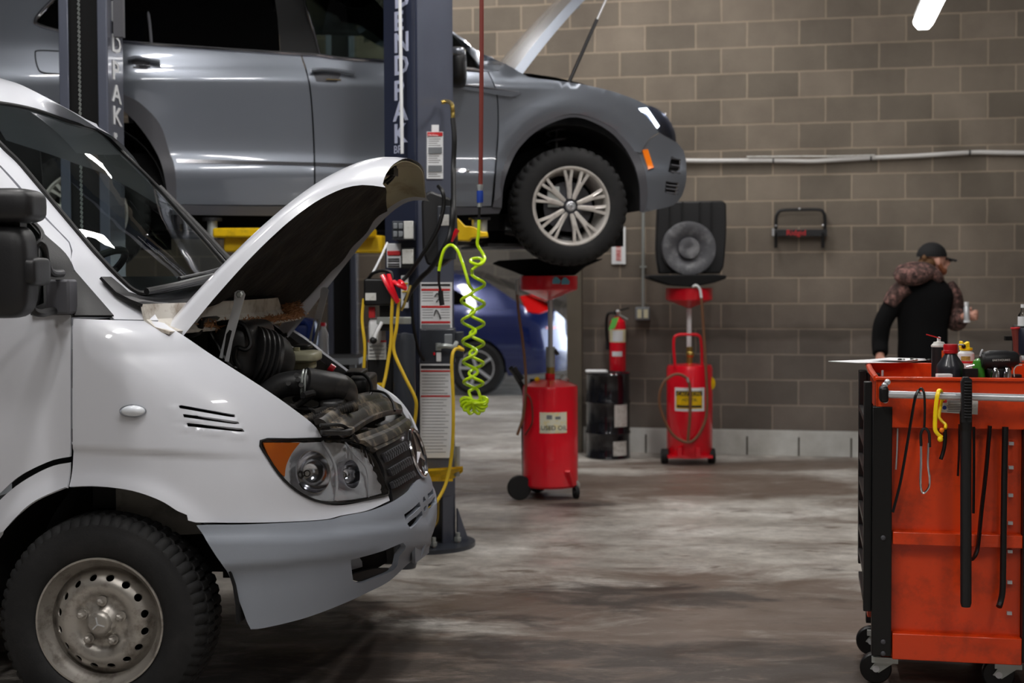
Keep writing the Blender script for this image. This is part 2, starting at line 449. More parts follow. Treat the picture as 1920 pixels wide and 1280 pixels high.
    ba = N.new('ShaderNodeMath'); ba.operation = 'MULTIPLY_ADD'; L.new(br.outputs['Fac'], ba.inputs[0]); ba.inputs[1].default_value = -.8; L.new(n5.outputs['Fac'], ba.inputs[2])
    L.new(ba.outputs[0], bp.inputs['Height']); L.new(bp.outputs[0], b.inputs['Normal'])
    return m
def floormat():
    m = bpy.data.materials.new('stained_concrete'); m.use_nodes = True; nt = m.node_tree; N = nt.nodes; L = nt.links; b = N['Principled BSDF']
    g = N.new('ShaderNodeNewGeometry'); pos = g.outputs['Position']
    def noise(s, d=6, r=.6, sc=None, dist=0):
        n = N.new('ShaderNodeTexNoise'); n.inputs['Scale'].default_value = s; n.inputs['Detail'].default_value = d; n.inputs['Roughness'].default_value = r; n.inputs['Distortion'].default_value = dist
        if sc:
            mp = N.new('ShaderNodeMapping'); mp.inputs['Scale'].default_value = sc; mp.inputs['Rotation'].default_value = (0, 0, .2); L.new(pos, mp.inputs[0]); L.new(mp.outputs[0], n.inputs['Vector'])
        else: L.new(pos, n.inputs['Vector'])
        return n.outputs['Fac']
    def ramp(v, st):
        r = N.new('ShaderNodeValToRGB'); e = r.color_ramp.elements; e[0].position, e[0].color = st[0]; e[1].position, e[1].color = st[-1]
        for p, c in st[1:-1]: q = e.new(p); q.color = c
        L.new(v, r.inputs[0]); return r.outputs[0]
    def mix(f, a, c, bl='MIX'):
        x = N.new('ShaderNodeMixRGB'); x.blend_type = bl
        for i, w in enumerate((f, a, c)):
            if isinstance(w, (int, float)): x.inputs[i].default_value = w
            elif isinstance(w, tuple): x.inputs[i].default_value = w
            else: L.new(w, x.inputs[i])
        return x.outputs[0]
    W = lambda x: (x, x, x, 1)
    base = ramp(noise(1.1, 8, .62, (1, 1.4, 1), .4), [(.32, rgb(134, 127, 120)), (.5, rgb(174, 168, 160)), (.68, rgb(206, 202, 196))])
    fine = ramp(noise(11, 10, .75), [(.36, W(.72)), (.64, W(1.12))])
    c = mix(1, base, fine, 'MULTIPLY')
    def zone(cx, cy, rx, ry):
        mp = N.new('ShaderNodeMapping'); mp.vector_type = 'POINT'
        mp.inputs['Location'].default_value = (-cx / rx, -cy / ry, 0); mp.inputs['Scale'].default_value = (1 / rx, 1 / ry, 0)
        L.new(pos, mp.inputs[0]); ln = N.new('ShaderNodeVectorMath'); ln.operation = 'LENGTH'; L.new(mp.outputs[0], ln.inputs[0])
        return ramp(ln.outputs['Value'], [(.35, W(1)), (1.0, W(0))]) if False else ln.outputs['Value']
    def stain_shade(n, zones, amt, lo, hi, strength):
        cur = None
        for (cx, cy, rx, ry) in zones:
            mr = N.new('ShaderNodeMapRange'); mr.interpolation_type = 'SMOOTHSTEP'; L.new(zone(cx, cy, rx, ry), mr.inputs[0])
            mr.inputs[1].default_value = .3; mr.inputs[2].default_value = 1.25; mr.inputs[3].default_value = amt; mr.inputs[4].default_value = 0
            if cur is None: cur = mr.outputs[0]
            else:
                mx = N.new('ShaderNodeMath'); mx.operation = 'MAXIMUM'; L.new(cur, mx.inputs[0]); L.new(mr.outputs[0], mx.inputs[1]); cur = mx.outputs[0]
        ad = N.new('ShaderNodeMath'); ad.operation = 'ADD'; L.new(cur, ad.inputs[0]); L.new(n, ad.inputs[1])
        return ramp(ad.outputs[0], [(lo, W(0)), (hi, W(strength))])
    grime_shade = stain_shade(noise(1.5, 12, .72, (.8, 1.5, 1), .7), [(.9, 9.7, 2.2, .7), (2.8, 10.7, 3.2, .35), (.7, 6.2, 1.5, .75), (.5, 5.3, 2.0, .7), (1.6, 5.2, 1.4, .5)], .24, .50, .68, .88)  # brown stains; the nearest zones also paint in cast shade
    c = mix(grime_shade, c, rgb(92, 74, 62))
    dark = stain_shade(noise(2.6, 12, .7, (.8, 1.6, 1), .5), [(.5, 5.15, 2.6, .55), (-1.1, 5.2, 1.6, 1.5), (.35, 8.9, .4, .2), (.6, 6.35, .8, .4), (1.9, 5.1, 1.2, .45)], .24, .60, .74, .88)  # dark stains, plus painted shade near the camera and under the van
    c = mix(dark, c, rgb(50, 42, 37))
    spots = ramp(noise(3.6, 4, .55, (.8, 1.7, 1), .3), [(.64, W(0)), (.685, W(.75))])
    c = mix(spots, c, rgb(88, 74, 62))
    sc = ramp(noise(9, 12, .8, (.35, 1.6, 1), 2), [(.56, W(0)), (.66, W(.35))])
    c = mix(sc, c, rgb(178, 168, 158))
    L.new(c, b.inputs['Base Color'])
    rr = ramp(noise(1.7, 6, .6, (1, 1.8, 1), .6), [(.35, W(.34)), (.65, W(.6))]); L.new(rr, b.inputs['Roughness'])
    bp = N.new('ShaderNodeBump'); bp.inputs['Strength'].default_value = .25; bp.inputs['Distance'].default_value = .004; L.new(noise(60, 4), bp.inputs['Height']); L.new(bp.outputs[0], b.inputs['Normal'])
    return m
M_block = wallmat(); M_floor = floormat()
M_ceil = mat('dark_ceiling', rgb(60, 60, 62), .9)
def struct(o): o['kind'] = 'structure'; return o
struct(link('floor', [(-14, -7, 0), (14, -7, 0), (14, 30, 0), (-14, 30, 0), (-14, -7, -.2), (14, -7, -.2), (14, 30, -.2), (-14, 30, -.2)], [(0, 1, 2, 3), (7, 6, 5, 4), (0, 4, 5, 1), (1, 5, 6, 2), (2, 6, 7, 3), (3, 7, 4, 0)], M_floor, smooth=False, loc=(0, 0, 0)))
TH = math.atan(.2067)
WH = V((math.cos(TH), -math.sin(TH), 0)); WN = V((math.sin(TH), math.cos(TH), 0))
W0 = V((0, 11.75, 0))
def wallpt(px, py, off=0):                     # point on the block wall seen at a pixel, lifted off by off
    return onplane(px, py, W0 - WN * off, WN)
def wallbox(name, a0, a1, z0, z1, th=.2):
    me = bpy.data.meshes.new(name); o = bpy.data.objects.new(name, me); COL.objects.link(o)
    b = MB().box(((a0 + a1) / 2, th / 2, (z0 + z1) / 2), (a1 - a0, th, z1 - z0)); me.from_pydata([tuple(v) for v in b.v], [], b.f); me.materials.append(M_block)
    o.matrix_world = Matrix.Translation(W0) @ Matrix.Rotation(-TH, 4, 'Z'); return struct(o)
a_end = (wallpt(1066, 640) - W0).dot(WH)
a_j = (wallpt(1549, 110) - W0).dot(WH)          # a vertical joint in the photograph
a_l = (wallpt(742, 640) - W0).dot(WH)
wb = wallbox('wall_back', a_end, 9.5, 0, 5.2)
wallbox('wall_back_left', -9.5, a_l, 0, 5.2)
wallbox('wall_back_header', a_l, a_end, 2.4384, 5.2)
# shift brick pattern so the joints fall where they stand
M_block.node_tree.nodes['shift'].inputs[1].default_value = (-a_j) % .4064 + 40.64
cornera = W0 + WH * a_end
cc = MB().box(cornera - WN * .03 + WH * .06 + V((0, 0, 1.22)), (.12, .1, 2.44), (WH, WN, V((0, 0, 1))))
struct(cc.build('trim_1', mat('corner_column', rgb(98, 90, 78), .7, var=.1)))
wl = MB().box(V((-4, 22, 2.6)), (16, .2, 5.2)).build('wall_far', M_block); struct(wl)
wr = MB().box(W0 + WH * 8 - WN * 9 + V((0, 0, 2.6)), (.2, 18, 5.2), (WH, WN, V((0, 0, 1)))).build('wall_right', M_block); struct(wr)
ce = MB().box(V((0, 8, 5.3)), (30, 32, .2)).build('ceiling', M_ceil); struct(ce)
wv = MB().box(V((-8.5, 8, 2.6)), (.2, 28, 5.2)).build('wall_left', M_block); struct(wv)
# rear wall behind the camera with an opening added to let world light onto the vehicles
wq = MB()
wq.box(V((-2.65, -5, 2.6)), (12.3, .2, 5.2)); wq.box(V((6, -5, 4.4)), (5, .2, 1.6))
struct(wq.build('wall_rear', M_block))

# ------------------------------------------------------------------ ceiling lights
M_lens = mat('lamp_lens', (1, 1, 1, 1), .4, emit=((1, .975, .95, 1), 38))
M_lens2 = mat('lamp_lens_dim', (1, 1, 1, 1), .4, emit=((1, .98, .96, 1), 7))
def strip(c, L=1.25, w=.13, main=False, lab='white strip light hanging near the block wall, its glowing lens in view'):
    r = root('strip_light', lab, 'light', c, None if main else 'strip lights above the bays')
    c = V(c); Z = V((0, 0, 1)); ax = (WH, WN, Z)
    MB().box(c + Z * .05, (w * .9, L, .05), ax).build('housing', M_white, r, bevel=.006)
    lens = MB()
    for s in range(1):
        prof = [(-w / 2, .025), (-w / 2 * .95, 0), (-w / 4, -.035), (w / 4, -.035), (w / 2 * .95, 0), (w / 2, .025)]
        lens.prism([c - WN * (L / 2) + WH * a + Z * b for a, b in prof], WN * L)
    lens.build('lens', M_lens2 if main else M_lens, r)
    for e in (-1, 1): MB().cyl(c + WN * (e * L * .4) + Z * .07, V((c.x, c.y, 5.2)) + WN * (e * L * .4), .0025, seg=6).build('hanger_wire', M_zinc, r)
    return r
lp = P(1731, 46, 9.9)
strip(lp - WN * .62, 1.22, .135, True, 'bright strip light in the top right corner above the person')
spots = [(-2.2, 3.0, 4.3), (-.6, 3.0, 4.3), (.9, 10.0, 4.3), (1.8, 7.4, 4.4), (-1.8, 5.3, 4.5), (.2, 6.3, 4.5), (-1.0, .5, 4.4), (2.2, 1.6, 4.4), (-1.2, 10.6, 4.4), (-3.4, 15, 4.6), (.5, 15, 4.6), (-1.6, 15, 4.2)]
for q in spots: strip(q, 1.25, .14, lab='strip light hung under the ceiling above the bays')
w = bpy.data.worlds.new('World'); scn.world = w; w.use_nodes = True
w.node_tree.nodes['Background'].inputs[0].default_value = (.78, .88, 1, 1); w.node_tree.nodes['Background'].inputs[1].default_value = 3.2
scn.view_settings.view_transform = 'Standard'; scn.view_settings.look = 'None'; scn.view_settings.gamma = 1; scn.view_settings.exposure = 1.15
# ================================================================== VAN
VY = math.radians(6)
hubp = P(187, 1168, 4.55)
_xf = interp([(0, .86), (.3, .87), (.45, .89), (.6, .885), (.68, .85), (.80, .825), (.95, .77), (1.1, .66), (1.25, .47), (1.36, .25), (1.45, .14), (1.6, .0), (1.8, -.19), (2.0, -.39), (2.1, -.55), (2.2, -.85), (2.3, -1.4), (2.42, -3.0)])
_wv = interp([(0, .93), (.4, .95), (.7, .96), (.95, .965), (1.3, .965), (1.5, .935), (1.9, .87), (2.15, .82), (2.3, .70), (2.42, .45)])
def Fvan(u, v, z):
    xf = _xf(z); w = _wv(z); g = min(1, max(0, (z - 1.2) / .3)); a = .58 - .18 * g; q = 2.5 + 1.7 * g
    du = max(0, (u - (xf - a)) / a); dv = abs(v - .965) / w
    return du ** 2.0 + dv ** q - 1
van = Body((hubp.x, hubp.y, 0), VY, Fvan, .965, 3.9, 6.9)
VR = root('van', 'white cargo van with its hood propped open, standing in front of the lift post', 'van', van.w(-.5, .965, 0))
vp = van.panel
# side panels --------------------------------------------------------
door = [(-130, 440), (-60, 440), (0, 313), (38, 356), (80, 405), (113, 438), (129, 455), (133, 470), (133, 497), (133, 593), (132, 700), (132, 827), (131, 856), (100, 862), (60, 879), (30, 897), (0, 925), (-40, 965), (-130, 1010)]
vp('front_door', door, M_van, VR, holes=[[(-110, 455), (-20, 390), (30, 392), (52, 410), (83, 445), (74, 470), (92, 500), (92, 560), (60, 578), (-110, 578)]], step=16, thick=.012)
win = [(-112, 453), (-20, 386), (32, 388), (54, 408), (86, 445), (94, 500), (94, 562), (60, 580), (-112, 580)]
vp('door_window', win, M_side, VR, step=30, thick=.004, off=-.012)
vp('mirror_sail', [(78, 437), (134, 498), (134, 590), (60, 591), (62, 578), (84, 570)], M_black, VR, step=12, thick=.02, off=.012)
# black window seal
MB().tube(van.curve([(-20, 388), (30, 390), (52, 409), (78, 437), (75, 470), (72, 560), (60, 578)], .004), .008).build('window_seal', M_satin, VR)
fender = [(137, 597), (213, 600), (297, 603), (318, 613), (347, 631), (400, 667), (480, 718), (533, 754), (587, 795), (603, 819), (596, 823), (540, 825), (489, 827), (491, 842), (503, 862), (531, 901), (566, 929), (602, 943), (640, 947), (690, 938), (728, 929), (731, 938), (690, 956), (640, 966), (602, 974), (496, 979), (368, 978), (352, 964), (336, 957), (301, 936), (248, 918), (184, 910), (132, 911), (135, 856), (136, 827), (136, 700)]
slots = [[(335, 760), (339, 759), (440, 777), (441, 781), (430, 781), (337, 765)], [(343, 776), (346, 776), (447, 791), (449, 794), (440, 795), (345, 782)], [(350, 793), (354, 793), (455, 804), (458, 808), (448, 809), (352, 799)]]
def crease(q):
    x, y = q
    yl = 842 + (x - 135) * .043 if x > 130 else 804 + (x) * .02
    return 0
def arch(cx=187, cy=1168):
    def f(q):
        r = math.hypot(q[0] - cx, (q[1] - cy)); d = r - 254
        return .022 * math.exp(-(d / 22) ** 2) if q[1] < 1000 else 0
    return f
A_ = arch()
def fdish(q):
    o = A_(q); x, y = q
    yl = 842 + (x - 135) * .045
    t = max(0, min(1, (y - yl + 5) / 10)); k = min(1, max(0, (520 - x) / 150))
    o += -.010 * (t * t * (3 - 2 * t)) * k
    # pressed flutes behind the vent slots
    for i, sl in enumerate(slots):
        x0, y0 = sl[0]; x1, y1 = sl[3]
        if x0 - 30 < x < x1 + 5:
            yc = y0 + (y1 - y0) * (x - x0) / (x1 - x0) + 9
            o += .006 * math.exp(-((y - yc) / 4) ** 2) * min(1, (x - x0 + 30) / 30)
    return o
vp('front_fender', fender, M_van, VR, holes=slots, step=8, thick=.01, dish=fdish, far=True, drop=.085)
vp('vent_backing', [(320, 745), (465, 770), (475, 825), (330, 815)], M_void, VR, step=30, thick=.005, off=-.03)
# door lower arch continuation gives the white flare left of the gap
vp('wheel_arch_flare', [(-60, 1010), (-30, 968), (0, 937), (30, 911), (65, 889), (100, 873), (131, 867), (130, 912), (127, 911), (71, 936), (35, 967), (0, 1009), (-14, 1034), (-60, 1100)], M_van, VR, step=12, thick=.01, dish=A_)
vp('cowl_side_trim', [(138, 506), (213, 593), (137, 592)], M_black, VR, step=12, thick=.012, off=.006)
pillar = [(-90, 170), (0, 272), (33, 306), (67, 346), (110, 398), (138, 430), (187, 487), (232, 533), (262, 553), (272, 561), (285, 580), (297, 600), (214, 598), (139, 504), (136, 470), (131, 454), (114, 436), (82, 402), (40, 352), (0, 309), (-90, 222)]
vp('windshield_pillar', pillar, M_van, VR, step=12, thick=.02)
MB().tube([van.mirror(p) for p in van.curve([(0, 290), (67, 365), (138, 450), (200, 520), (250, 570)], -.03)], .02).build('windshield_pillar', M_satin, VR)
roofp = [(-160, 105), (-60, 125), (0, 147), (40, 160), (80, 179), (113, 197), (147, 217), (184, 241), (160, 236), (133, 227), (100, 214), (67, 204), (30, 196), (0, 191), (-60, 186), (-90, 175), (-160, 150)]
_lo = [(-160, 172), (-60, 186), (0, 191), (67, 204), (133, 227), (160, 236), (184, 243)]
_up = [(-160, 92), (-60, 124), (0, 146), (44, 161), (113, 197), (150, 219), (186, 242)]
_lo3 = spline([van.hit(*q) for q in _lo], 6); _up3 = spline([P(q[0], q[1], 5.35) for q in _up], 6)
def rooffn(s, t):
    k = min(len(_lo3) - 1, int(s * (len(_lo3) - 1) + .5)); a, b = _lo3[k], _up3[k]
    m = (a + b) / 2 + Z0 * ((b - a).length * .10) + V((0, -.06, 0)); return a * (1 - t) ** 2 + m * 2 * t * (1 - t) + b * t * t
Z0 = V((0, 0, 1))
MB().grid(rooffn, len(_lo3) - 1, 10).build('roof', M_van, VR, ang=80)
MB().grid(lambda s, t: _up3[int(s * (len(_up3) - 1) + .5)] + V((0, .95 * t, -.25 * t * t)), len(_up3) - 1, 6).build('roof_far_half', M_van, VR, ang=80)
# full roof skin and far side so the body is closed
def bodyrow(u, t):
    pass
rb = MB()
def rfn(s, t):
    u = -3.9 + 2.3 * s; a = PI * t
    z = 2.06 + .34 * math.sin(a) ** .6 if 0 < t < 1 else 2.06
    return van.w(u, .965 - .80 * math.cos(a), z if u < -1.5 else 2.0)
rb.grid(rfn, 16, 20); rb.build('roof_skin', M_van, VR, solid=.01)
fs_ = MB(); fs_.grid(lambda s, t: van.w(-3.9 + 2.9 * s, .965 + _wv(.5 + 1.6 * t), .5 + 1.6 * t), 6, 12); fs_.grid(lambda s, t: van.w(-1.0 + .9 * s, .965 + _wv(.5 + .8 * t), .5 + .8 * t), 6, 6); fs_.build('far_side', M_van, VR, solid=.01)
# windshield ------------------------------------------------------------
wsh = [(-90, 182), (-60, 188), (0, 193), (30, 198), (67, 206), (100, 216), (133, 229), (160, 238), (184, 244), (233, 287), (267, 320), (300, 353), (333, 387), (360, 419), (398, 462), (432, 498), (425, 508), (400, 520), (330, 537), (275, 547), (262, 545), (234, 526), (189, 480), (141, 424), (113, 392), (70, 340), (36, 300), (2, 264), (-30, 230)]
vp('windshield', wsh, M_wind, VR, step=18, thick=0, off=-.006)
MB().tube(van.curve([(-88, 178), (-2, 268), (34, 303), (68, 343), (112, 395), (139, 427), (188, 484), (233, 530), (256, 547), (275, 549), (330, 540), (400, 523), (430, 503)], .0), .0095, 8, 4).build('windshield_seal', M_satin, VR)
MB().tube(van.curve([(-60, 187), (0, 192), (67, 205), (133, 228), (184, 243), (233, 287), (300, 353), (360, 420), (430, 500)], -.002), .007, 8, 4).build('windshield_seal', M_satin, VR)
# cowl: black below glass then white scuttle
u_, v_, z_ = van.l(van.hit(265, 556))
cw = MB()
def cowlf(s, t):
    v = .10 + 1.73 * t; bow = .13 * (1 - (2 * t - 1) ** 2)
    prof = [(-.02, 1.45), (.03, 1.40), (.08, 1.375), (.12, 1.36)]
    k = s * 3; i = min(2, int(k)); f = k - i
    return van.w(prof[i][0] * (1 - f) + prof[i + 1][0] * f + bow, v, prof[i][1] * (1 - f) + prof[i + 1][1] * f)
cw.grid(cowlf, 9, 20); cw.build('cowl_panel', M_black, VR, solid=.01)
sc = MB()
def scf(s, t):
    v = .10 + 1.73 * t; bow = (.13 - .05 * s) * (1 - (2 * t - 1) ** 2)
    prof = [(.12, 1.36), (.13, 1.31), (.16, 1.285), (.21, 1.27)]
    k = s * 3; i = min(2, int(k)); f = k - i
    return van.w(prof[i][0] * (1 - f) + prof[i + 1][0] * f + bow, v, prof[i][1] * (1 - f) + prof[i + 1][1] * f)
sc.grid(scf, 9, 20); sc.build('scuttle', M_vandirty, VR, solid=.01)
# wipers
for a, b_, c_ in (((268, 553), (330, 540), (392, 524)),):
    pts = [van.hit(*q) + V((.02, -.03, .012)) for q in (a, b_, c_)]
    MB().tube(pts, .012, 8).build('wiper_arm', M_satin, VR)
    MB().tube([van.hit(340, 533) + V((0, -.03, .02)), van.hit(395, 520) + V((0, -.03, .02)), van.hit(420, 512) + V((0, -.03, .02))], .007, 8).build('wiper_blade', M_black, VR)
# headlight --------------------------------------------------------------
hl = [(488, 827), (540, 824), (600, 823), (640, 825), (662, 830), (681, 838), (700, 862), (717, 900), (726, 926), (690, 935), (640, 942), (602, 941), (566, 927), (531, 899), (503, 860)]
HLr = vp('headlight', hl, M_clear, VR, step=10, thick=0, off=.008, far=True)
MB().tube(van.curve(hl, .004), .0045, 8, 3, closed=True).build('headlight_seal', M_satin, VR)
vp('reflector_bowl', [(500, 831), (560, 828), (640, 829), (660, 834), (678, 842), (697, 865), (714, 902), (721, 923), (690, 931), (640, 938), (602, 937), (566, 923), (535, 896), (508, 860)], M_reflector, VR, step=6, thick=.001, off=-.008, far=True, dish=lambda q: .004 * math.sin(q[0] * .8) - .085 * math.exp(-((q[0] - 592) / 36) ** 4 - ((q[1] - 884) / 38) ** 4) - .075 * math.exp(-((q[0] - 664) / 25) ** 4 - ((q[1] - 888) / 28) ** 4))
vp('turn_signal', [(494, 829), (564, 829), (548, 850), (538, 872), (535, 893), (528, 888), (508, 860)], M_amber, VR, step=8, thick=.006, off=-.004, far=True)
for (cx, cy, r_) in ((592, 884, .070), (664, 888, .048)):
    c = van.hit(cx, cy); nn = van.nrm(c)
    MB().lathe([(r_ * 1.04, -.004), (r_ * 1.04, .002), (r_, .002), (r_ * .92, -.012), (r_ * .75, -.028), (r_ * .5, -.042), (r_ * .25, -.048), (0, -.05)], c - nn * .012, nn, 40, cap=False).build('reflector_cup', M_chrome, VR, solid=.001)
    MB().ball(c - nn * .045, .012, 12).build('bulb', M_clear, VR)
MB().tube(van.curve([(606, 826), (628, 868), (633, 905), (630, 938)], -.004), .005).build('reflector_rib', M_reflector, VR)
MB().tube(van.curve([(648, 828), (664, 850), (688, 880), (692, 932)], -.002), .003).build('reflector_rib', M_reflector, VR)
for k in range(8): MB().tube(van.curve([(650 + 7 * k * .9, 836 + k * 1.2), (652 + 7.4 * k, 858 + k * 2.2)], -.006), .0016, 6).build('lens_flute', M_reflector, VR)
# bumper -------------------------------------------------------------------
bp_ = [(370, 984), (496, 982), (602, 977), (640, 969), (690, 959), (734, 941), (762, 922), (779, 901), (787, 898), (795, 912), (797, 940), (797, 985), (796, 1033), (790, 1040), (765, 1057), (730, 1089), (690, 1110), (640, 1133), (566, 1160), (482, 1179), (467, 1173), (453, 1138), (425, 1068), (407, 1039), (389, 1010)]
fog = [(657, 1049), (700, 1034), (744, 1016), (749, 1022), (747, 1050), (738, 1068), (700, 1085), (677, 1093), (662, 1088)]
s1 = [(752, 965), (772, 950), (790, 931), (793, 938), (776, 957), (755, 975)]
s2 = [(755, 982), (778, 965), (794, 946), (794, 955), (779, 975), (758, 991)]
def bdish(q):
    x, y = q
    yl = 1066 - (x - 430) * .055 if x < 500 else 1062 - (x - 500) * .11
    yt = 1000 - max(0, x - 560) * .12
    t = max(0, min(1, (y - yl) / 6)); o = -.012 * t
    o += .012 * max(0, min(1, (yl - y) / 8)) * max(0, min(1, (y - yt) / 12))
    if x < 430: o += -.008 * max(0, 1 - abs((y - 978) * .52 - (x - 372)) / 8) if False else 0
    return o
vp('front_bumper', bp_, M_bumper, VR, holes=[fog, s1, s2], step=9, thick=.02, dish=bdish, off=.012, far=True)
vp('bumper_recess', [(650, 1040), (752, 1008), (755, 1060), (700, 1092), (660, 1096)], M_void, VR, step=20, thick=.004, off=-.06, far=True)
vp('step_tread', [(662, 1080), (700, 1068), (735, 1066), (733, 1070), (700, 1084), (677, 1091), (664, 1087)], M_black, VR, step=9, thick=.01, off=-.012)
vp('fog_housing', [(659, 1052), (690, 1045), (697, 1055), (698, 1066), (662, 1076)], M_bumper, VR, step=9, thick=.01, off=-.04)
vp('bumper_slot_backing', [(745, 950), (796, 915), (797, 965), (750, 1000)], M_void, VR, step=20, thick=.004, off=-.04)
vp('plate_bracket', [(767, 1002), (794, 985), (794, 1034), (768, 1054)], M_bumper, VR, step=20, thick=.012, off=.022)
# grille ---------------------------------------------------------------------
gr = [(711, 853), (716, 844), (738, 829), (741, 812), (757, 803), (776, 803), (786, 830), (788, 865), (786, 893), (770, 917), (736, 939), (732, 912), (724, 893)]
bands = []
for y0, y1, xa, xb in ((834, 854, 708, 758), (865, 882, 722, 763), (893, 909, 729, 770)):
    pass
vp('grille', gr, M_black, VR, step=9, thick=.015, off=.002, far=True)
def meshband(l0, l1, r0, r1, rows=3, cols=10):
    """raised mesh bar with rows of holes; corners in pixels: l0 top-left, l1 bottom-left, r0 top-right, r1 bottom-right"""
    g = vp('mesh_bar', [l0, r0, r1, l1], M_trim, VR, step=12, thick=.015, off=.018, crv=False)
    h = MB()
    for i in range(rows):
        for j in range(cols):
            s = (j + .5 + (i % 2) * .3) / (cols + .6); t = (i + .6) / (rows + .3)
            x = (l0[0] * (1 - s) + r0[0] * s) * (1 - t) + (l1[0] * (1 - s) + r1[0] * s) * t; y = (l0[1] * (1 - s) + r0[1] * s) * (1 - t) + (l1[1] * (1 - s) + r1[1] * s) * t
            p = van.hit(x, y); nn = van.nrm(p); h.cyl(p + nn * .014, p + nn * .0185, .0068, seg=6)
    h.build('mesh_holes', M_void, g, smooth=False)
meshband((712, 852), (719, 867), (755, 829), (760, 842)); meshband((722, 880), (728, 893), (762, 857), (767, 869)); meshband((728, 905), (733, 917), (768, 884), (773, 893))
# star emblem: ring and three arms --------------------------------------------
ec = van.hit(775, 851); en = (van.h * .93 + V((0, 0, .26)) - van.n * .04).normalized(); ec = ec + en * .02
ey = (V((0, 0, 1)) - en * en.z).normalized(); ex = ey.cross(en)
em = MB(); R_ = .094
ringp = [ec + ex * (R_ * math.cos(t)) + ey * (R_ * math.sin(t)) for t in [2 * PI * k / 40 for k in range(40)]]
em.tube(ringp, .008, 8, 0, closed=True)
for k in range(3):
    a = PI / 2 + k * 2 * PI / 3; dr = ex * math.cos(a) + ey * math.sin(a); sd = ex * -math.sin(a) + ey * math.cos(a)
    b0 = ec + sd * .013; b1 = ec - sd * .013; tip = ec + dr * R_ * .97; top = ec + en * .012
    em.add([b0, tip, b1, top], [(0, 1, 3), (1, 2, 3), (2, 0, 3)])
em.build('star_emblem', M_chrome, VR, ang=20)
MB().lathe([(.105, -.03), (.105, .0), (0, .002)], ec - en * .02, en, 40).build('emblem_backing', M_satin, VR)
# side marker
mk = MB(); c = van.hit(250, 770); nn = van.nrm(c)
mk.add(*(lambda b: (b.v, b.f))(MB().ball(V((0, 0, 0)), 1, 20))) if False else None
mk.ball(c, 1, 20, (.04, .014, .018)); mk.build('side_marker', M_reflector, VR)
MB().ball(c - V((0, .006, 0)), 1, 20, (.044, .015, .021)).build('marker_lens', M_clear, VR)
# mirror ----------------------------------------------------------------------
mb = P(10, 480, 4.25)
def rbox(b, x0, x1, y0, y1, d0, d1, n=3.2):
    c = (P(x0, y0, d0) + P(x1, y1, d0)) / 2; a = (x1 - x0) / 2 / S(d0); h = (y1 - y0) / 2 / S(d0); dd = (d1 - d0) / 2
    sg = lambda w, e: math.copysign(abs(w) ** e, w); e = 2 / n; vs = []; fs = []; A, B = 16, 24
    for i in range(A + 1):
        p = -PI / 2 + PI * i / A
        for j in range(B):
            q = 2 * PI * j / B
            vs.append(V((c.x + a * sg(math.cos(p), e) * sg(math.cos(q), e), d0 + dd + dd * sg(math.cos(p), e) * sg(math.sin(q), e), c.z + h * sg(math.sin(p), e))))
    for i in range(A):
        for j in range(B): k = (j + 1) % B; fs.append((i * B + j, i * B + k, (i + 1) * B + k, (i + 1) * B + j))
    b.add(vs, fs); return b
mr = rbox(MB(), -70, 47, 418, 598, 4.18, 4.34, 4).build('mirror_housing', M_black, VR)
rbox(MB(), -70, 56, 350, 416, 4.16, 4.36, 4).build('wide_angle_mirror_housing', M_black, mr)
MB().box(P(22, 418, 4.26), (.07, .06, .04)).build('mirror_neck', M_satin, mr)
rbox(MB(), 35, 66, 482, 536, 4.2, 4.36, 5).build('mirror_clamp', M_black, mr)
MB().tube([P(55, 500, 4.3), P(60, 470, 4.3), P(72, 455, 4.32), P(82, 465, 4.34), P(88, 495, 4.38), P(97, 511, 4.44), P(116, 512, 4.55)], .0125).build('mirror_arm', M_satin, mr)
MB().tube([P(56, 530, 4.3), P(56, 560, 4.3), P(62, 582, 4.32), P(78, 587, 4.36), P(92, 584, 4.45), P(112, 582, 4.58)], .0125).build('mirror_arm', M_satin, mr)
MB().box(P(116, 556, 4.55), (.075, .09, .11)).build('mirror_base', M_trim, VR, bevel=.008)
# wheel -----------------------------------------------------------------------
AX = -van.n          # outwards
hub = van.w(0, 0, hubp.z)
def wheelpt(r, a, o): return hub + van.h * (r * math.cos(a)) + V((0, 0, r * math.sin(a))) + AX * o
WR = bpy.data.objects.new('front_wheel', None); COL.objects.link(WR); WR.parent = VR; WR.location = hub - offs(VR)
def tyre(hubf, prof, seg, lug, name, m, parent):
    b = MB(); n = len(prof); vs = []; fs = []
    for i in range(seg):
        a = 2 * PI * i / seg
        for r, o, k in prof: vs.append(hubf(r - (lug if (k and (i + (k > 1)) % 4 == 0) else 0), a, o))
    for i in range(seg):
        j = (i + 1) % seg
        for k in range(n - 1): fs.append((i * n + k, j * n + k, j * n + k + 1, i * n + k + 1))
    b.add(vs, fs); return b.build(name, m, parent, ang=40)
TP = [(.205, -.02, 0), (.212, .0, 0), (.232, .012, 0), (.262, .018, 0), (.295, .012, 0), (.312, .004, 0), (.318, .004, 0), (.328, -.004, 1), (.344, -.022, 1), (.345, -.05, 1), (.348, -.052, 2), (.349, -.10, 2), (.349, -.102, 1), (.348, -.15, 1), (.345, -.19, 2), (.330, -.212, 2), (.30, -.222, 0), (.205, -.2, 0)]
tyre(wheelpt, TP, 240, .008, 'tyre', M_tyre, WR)
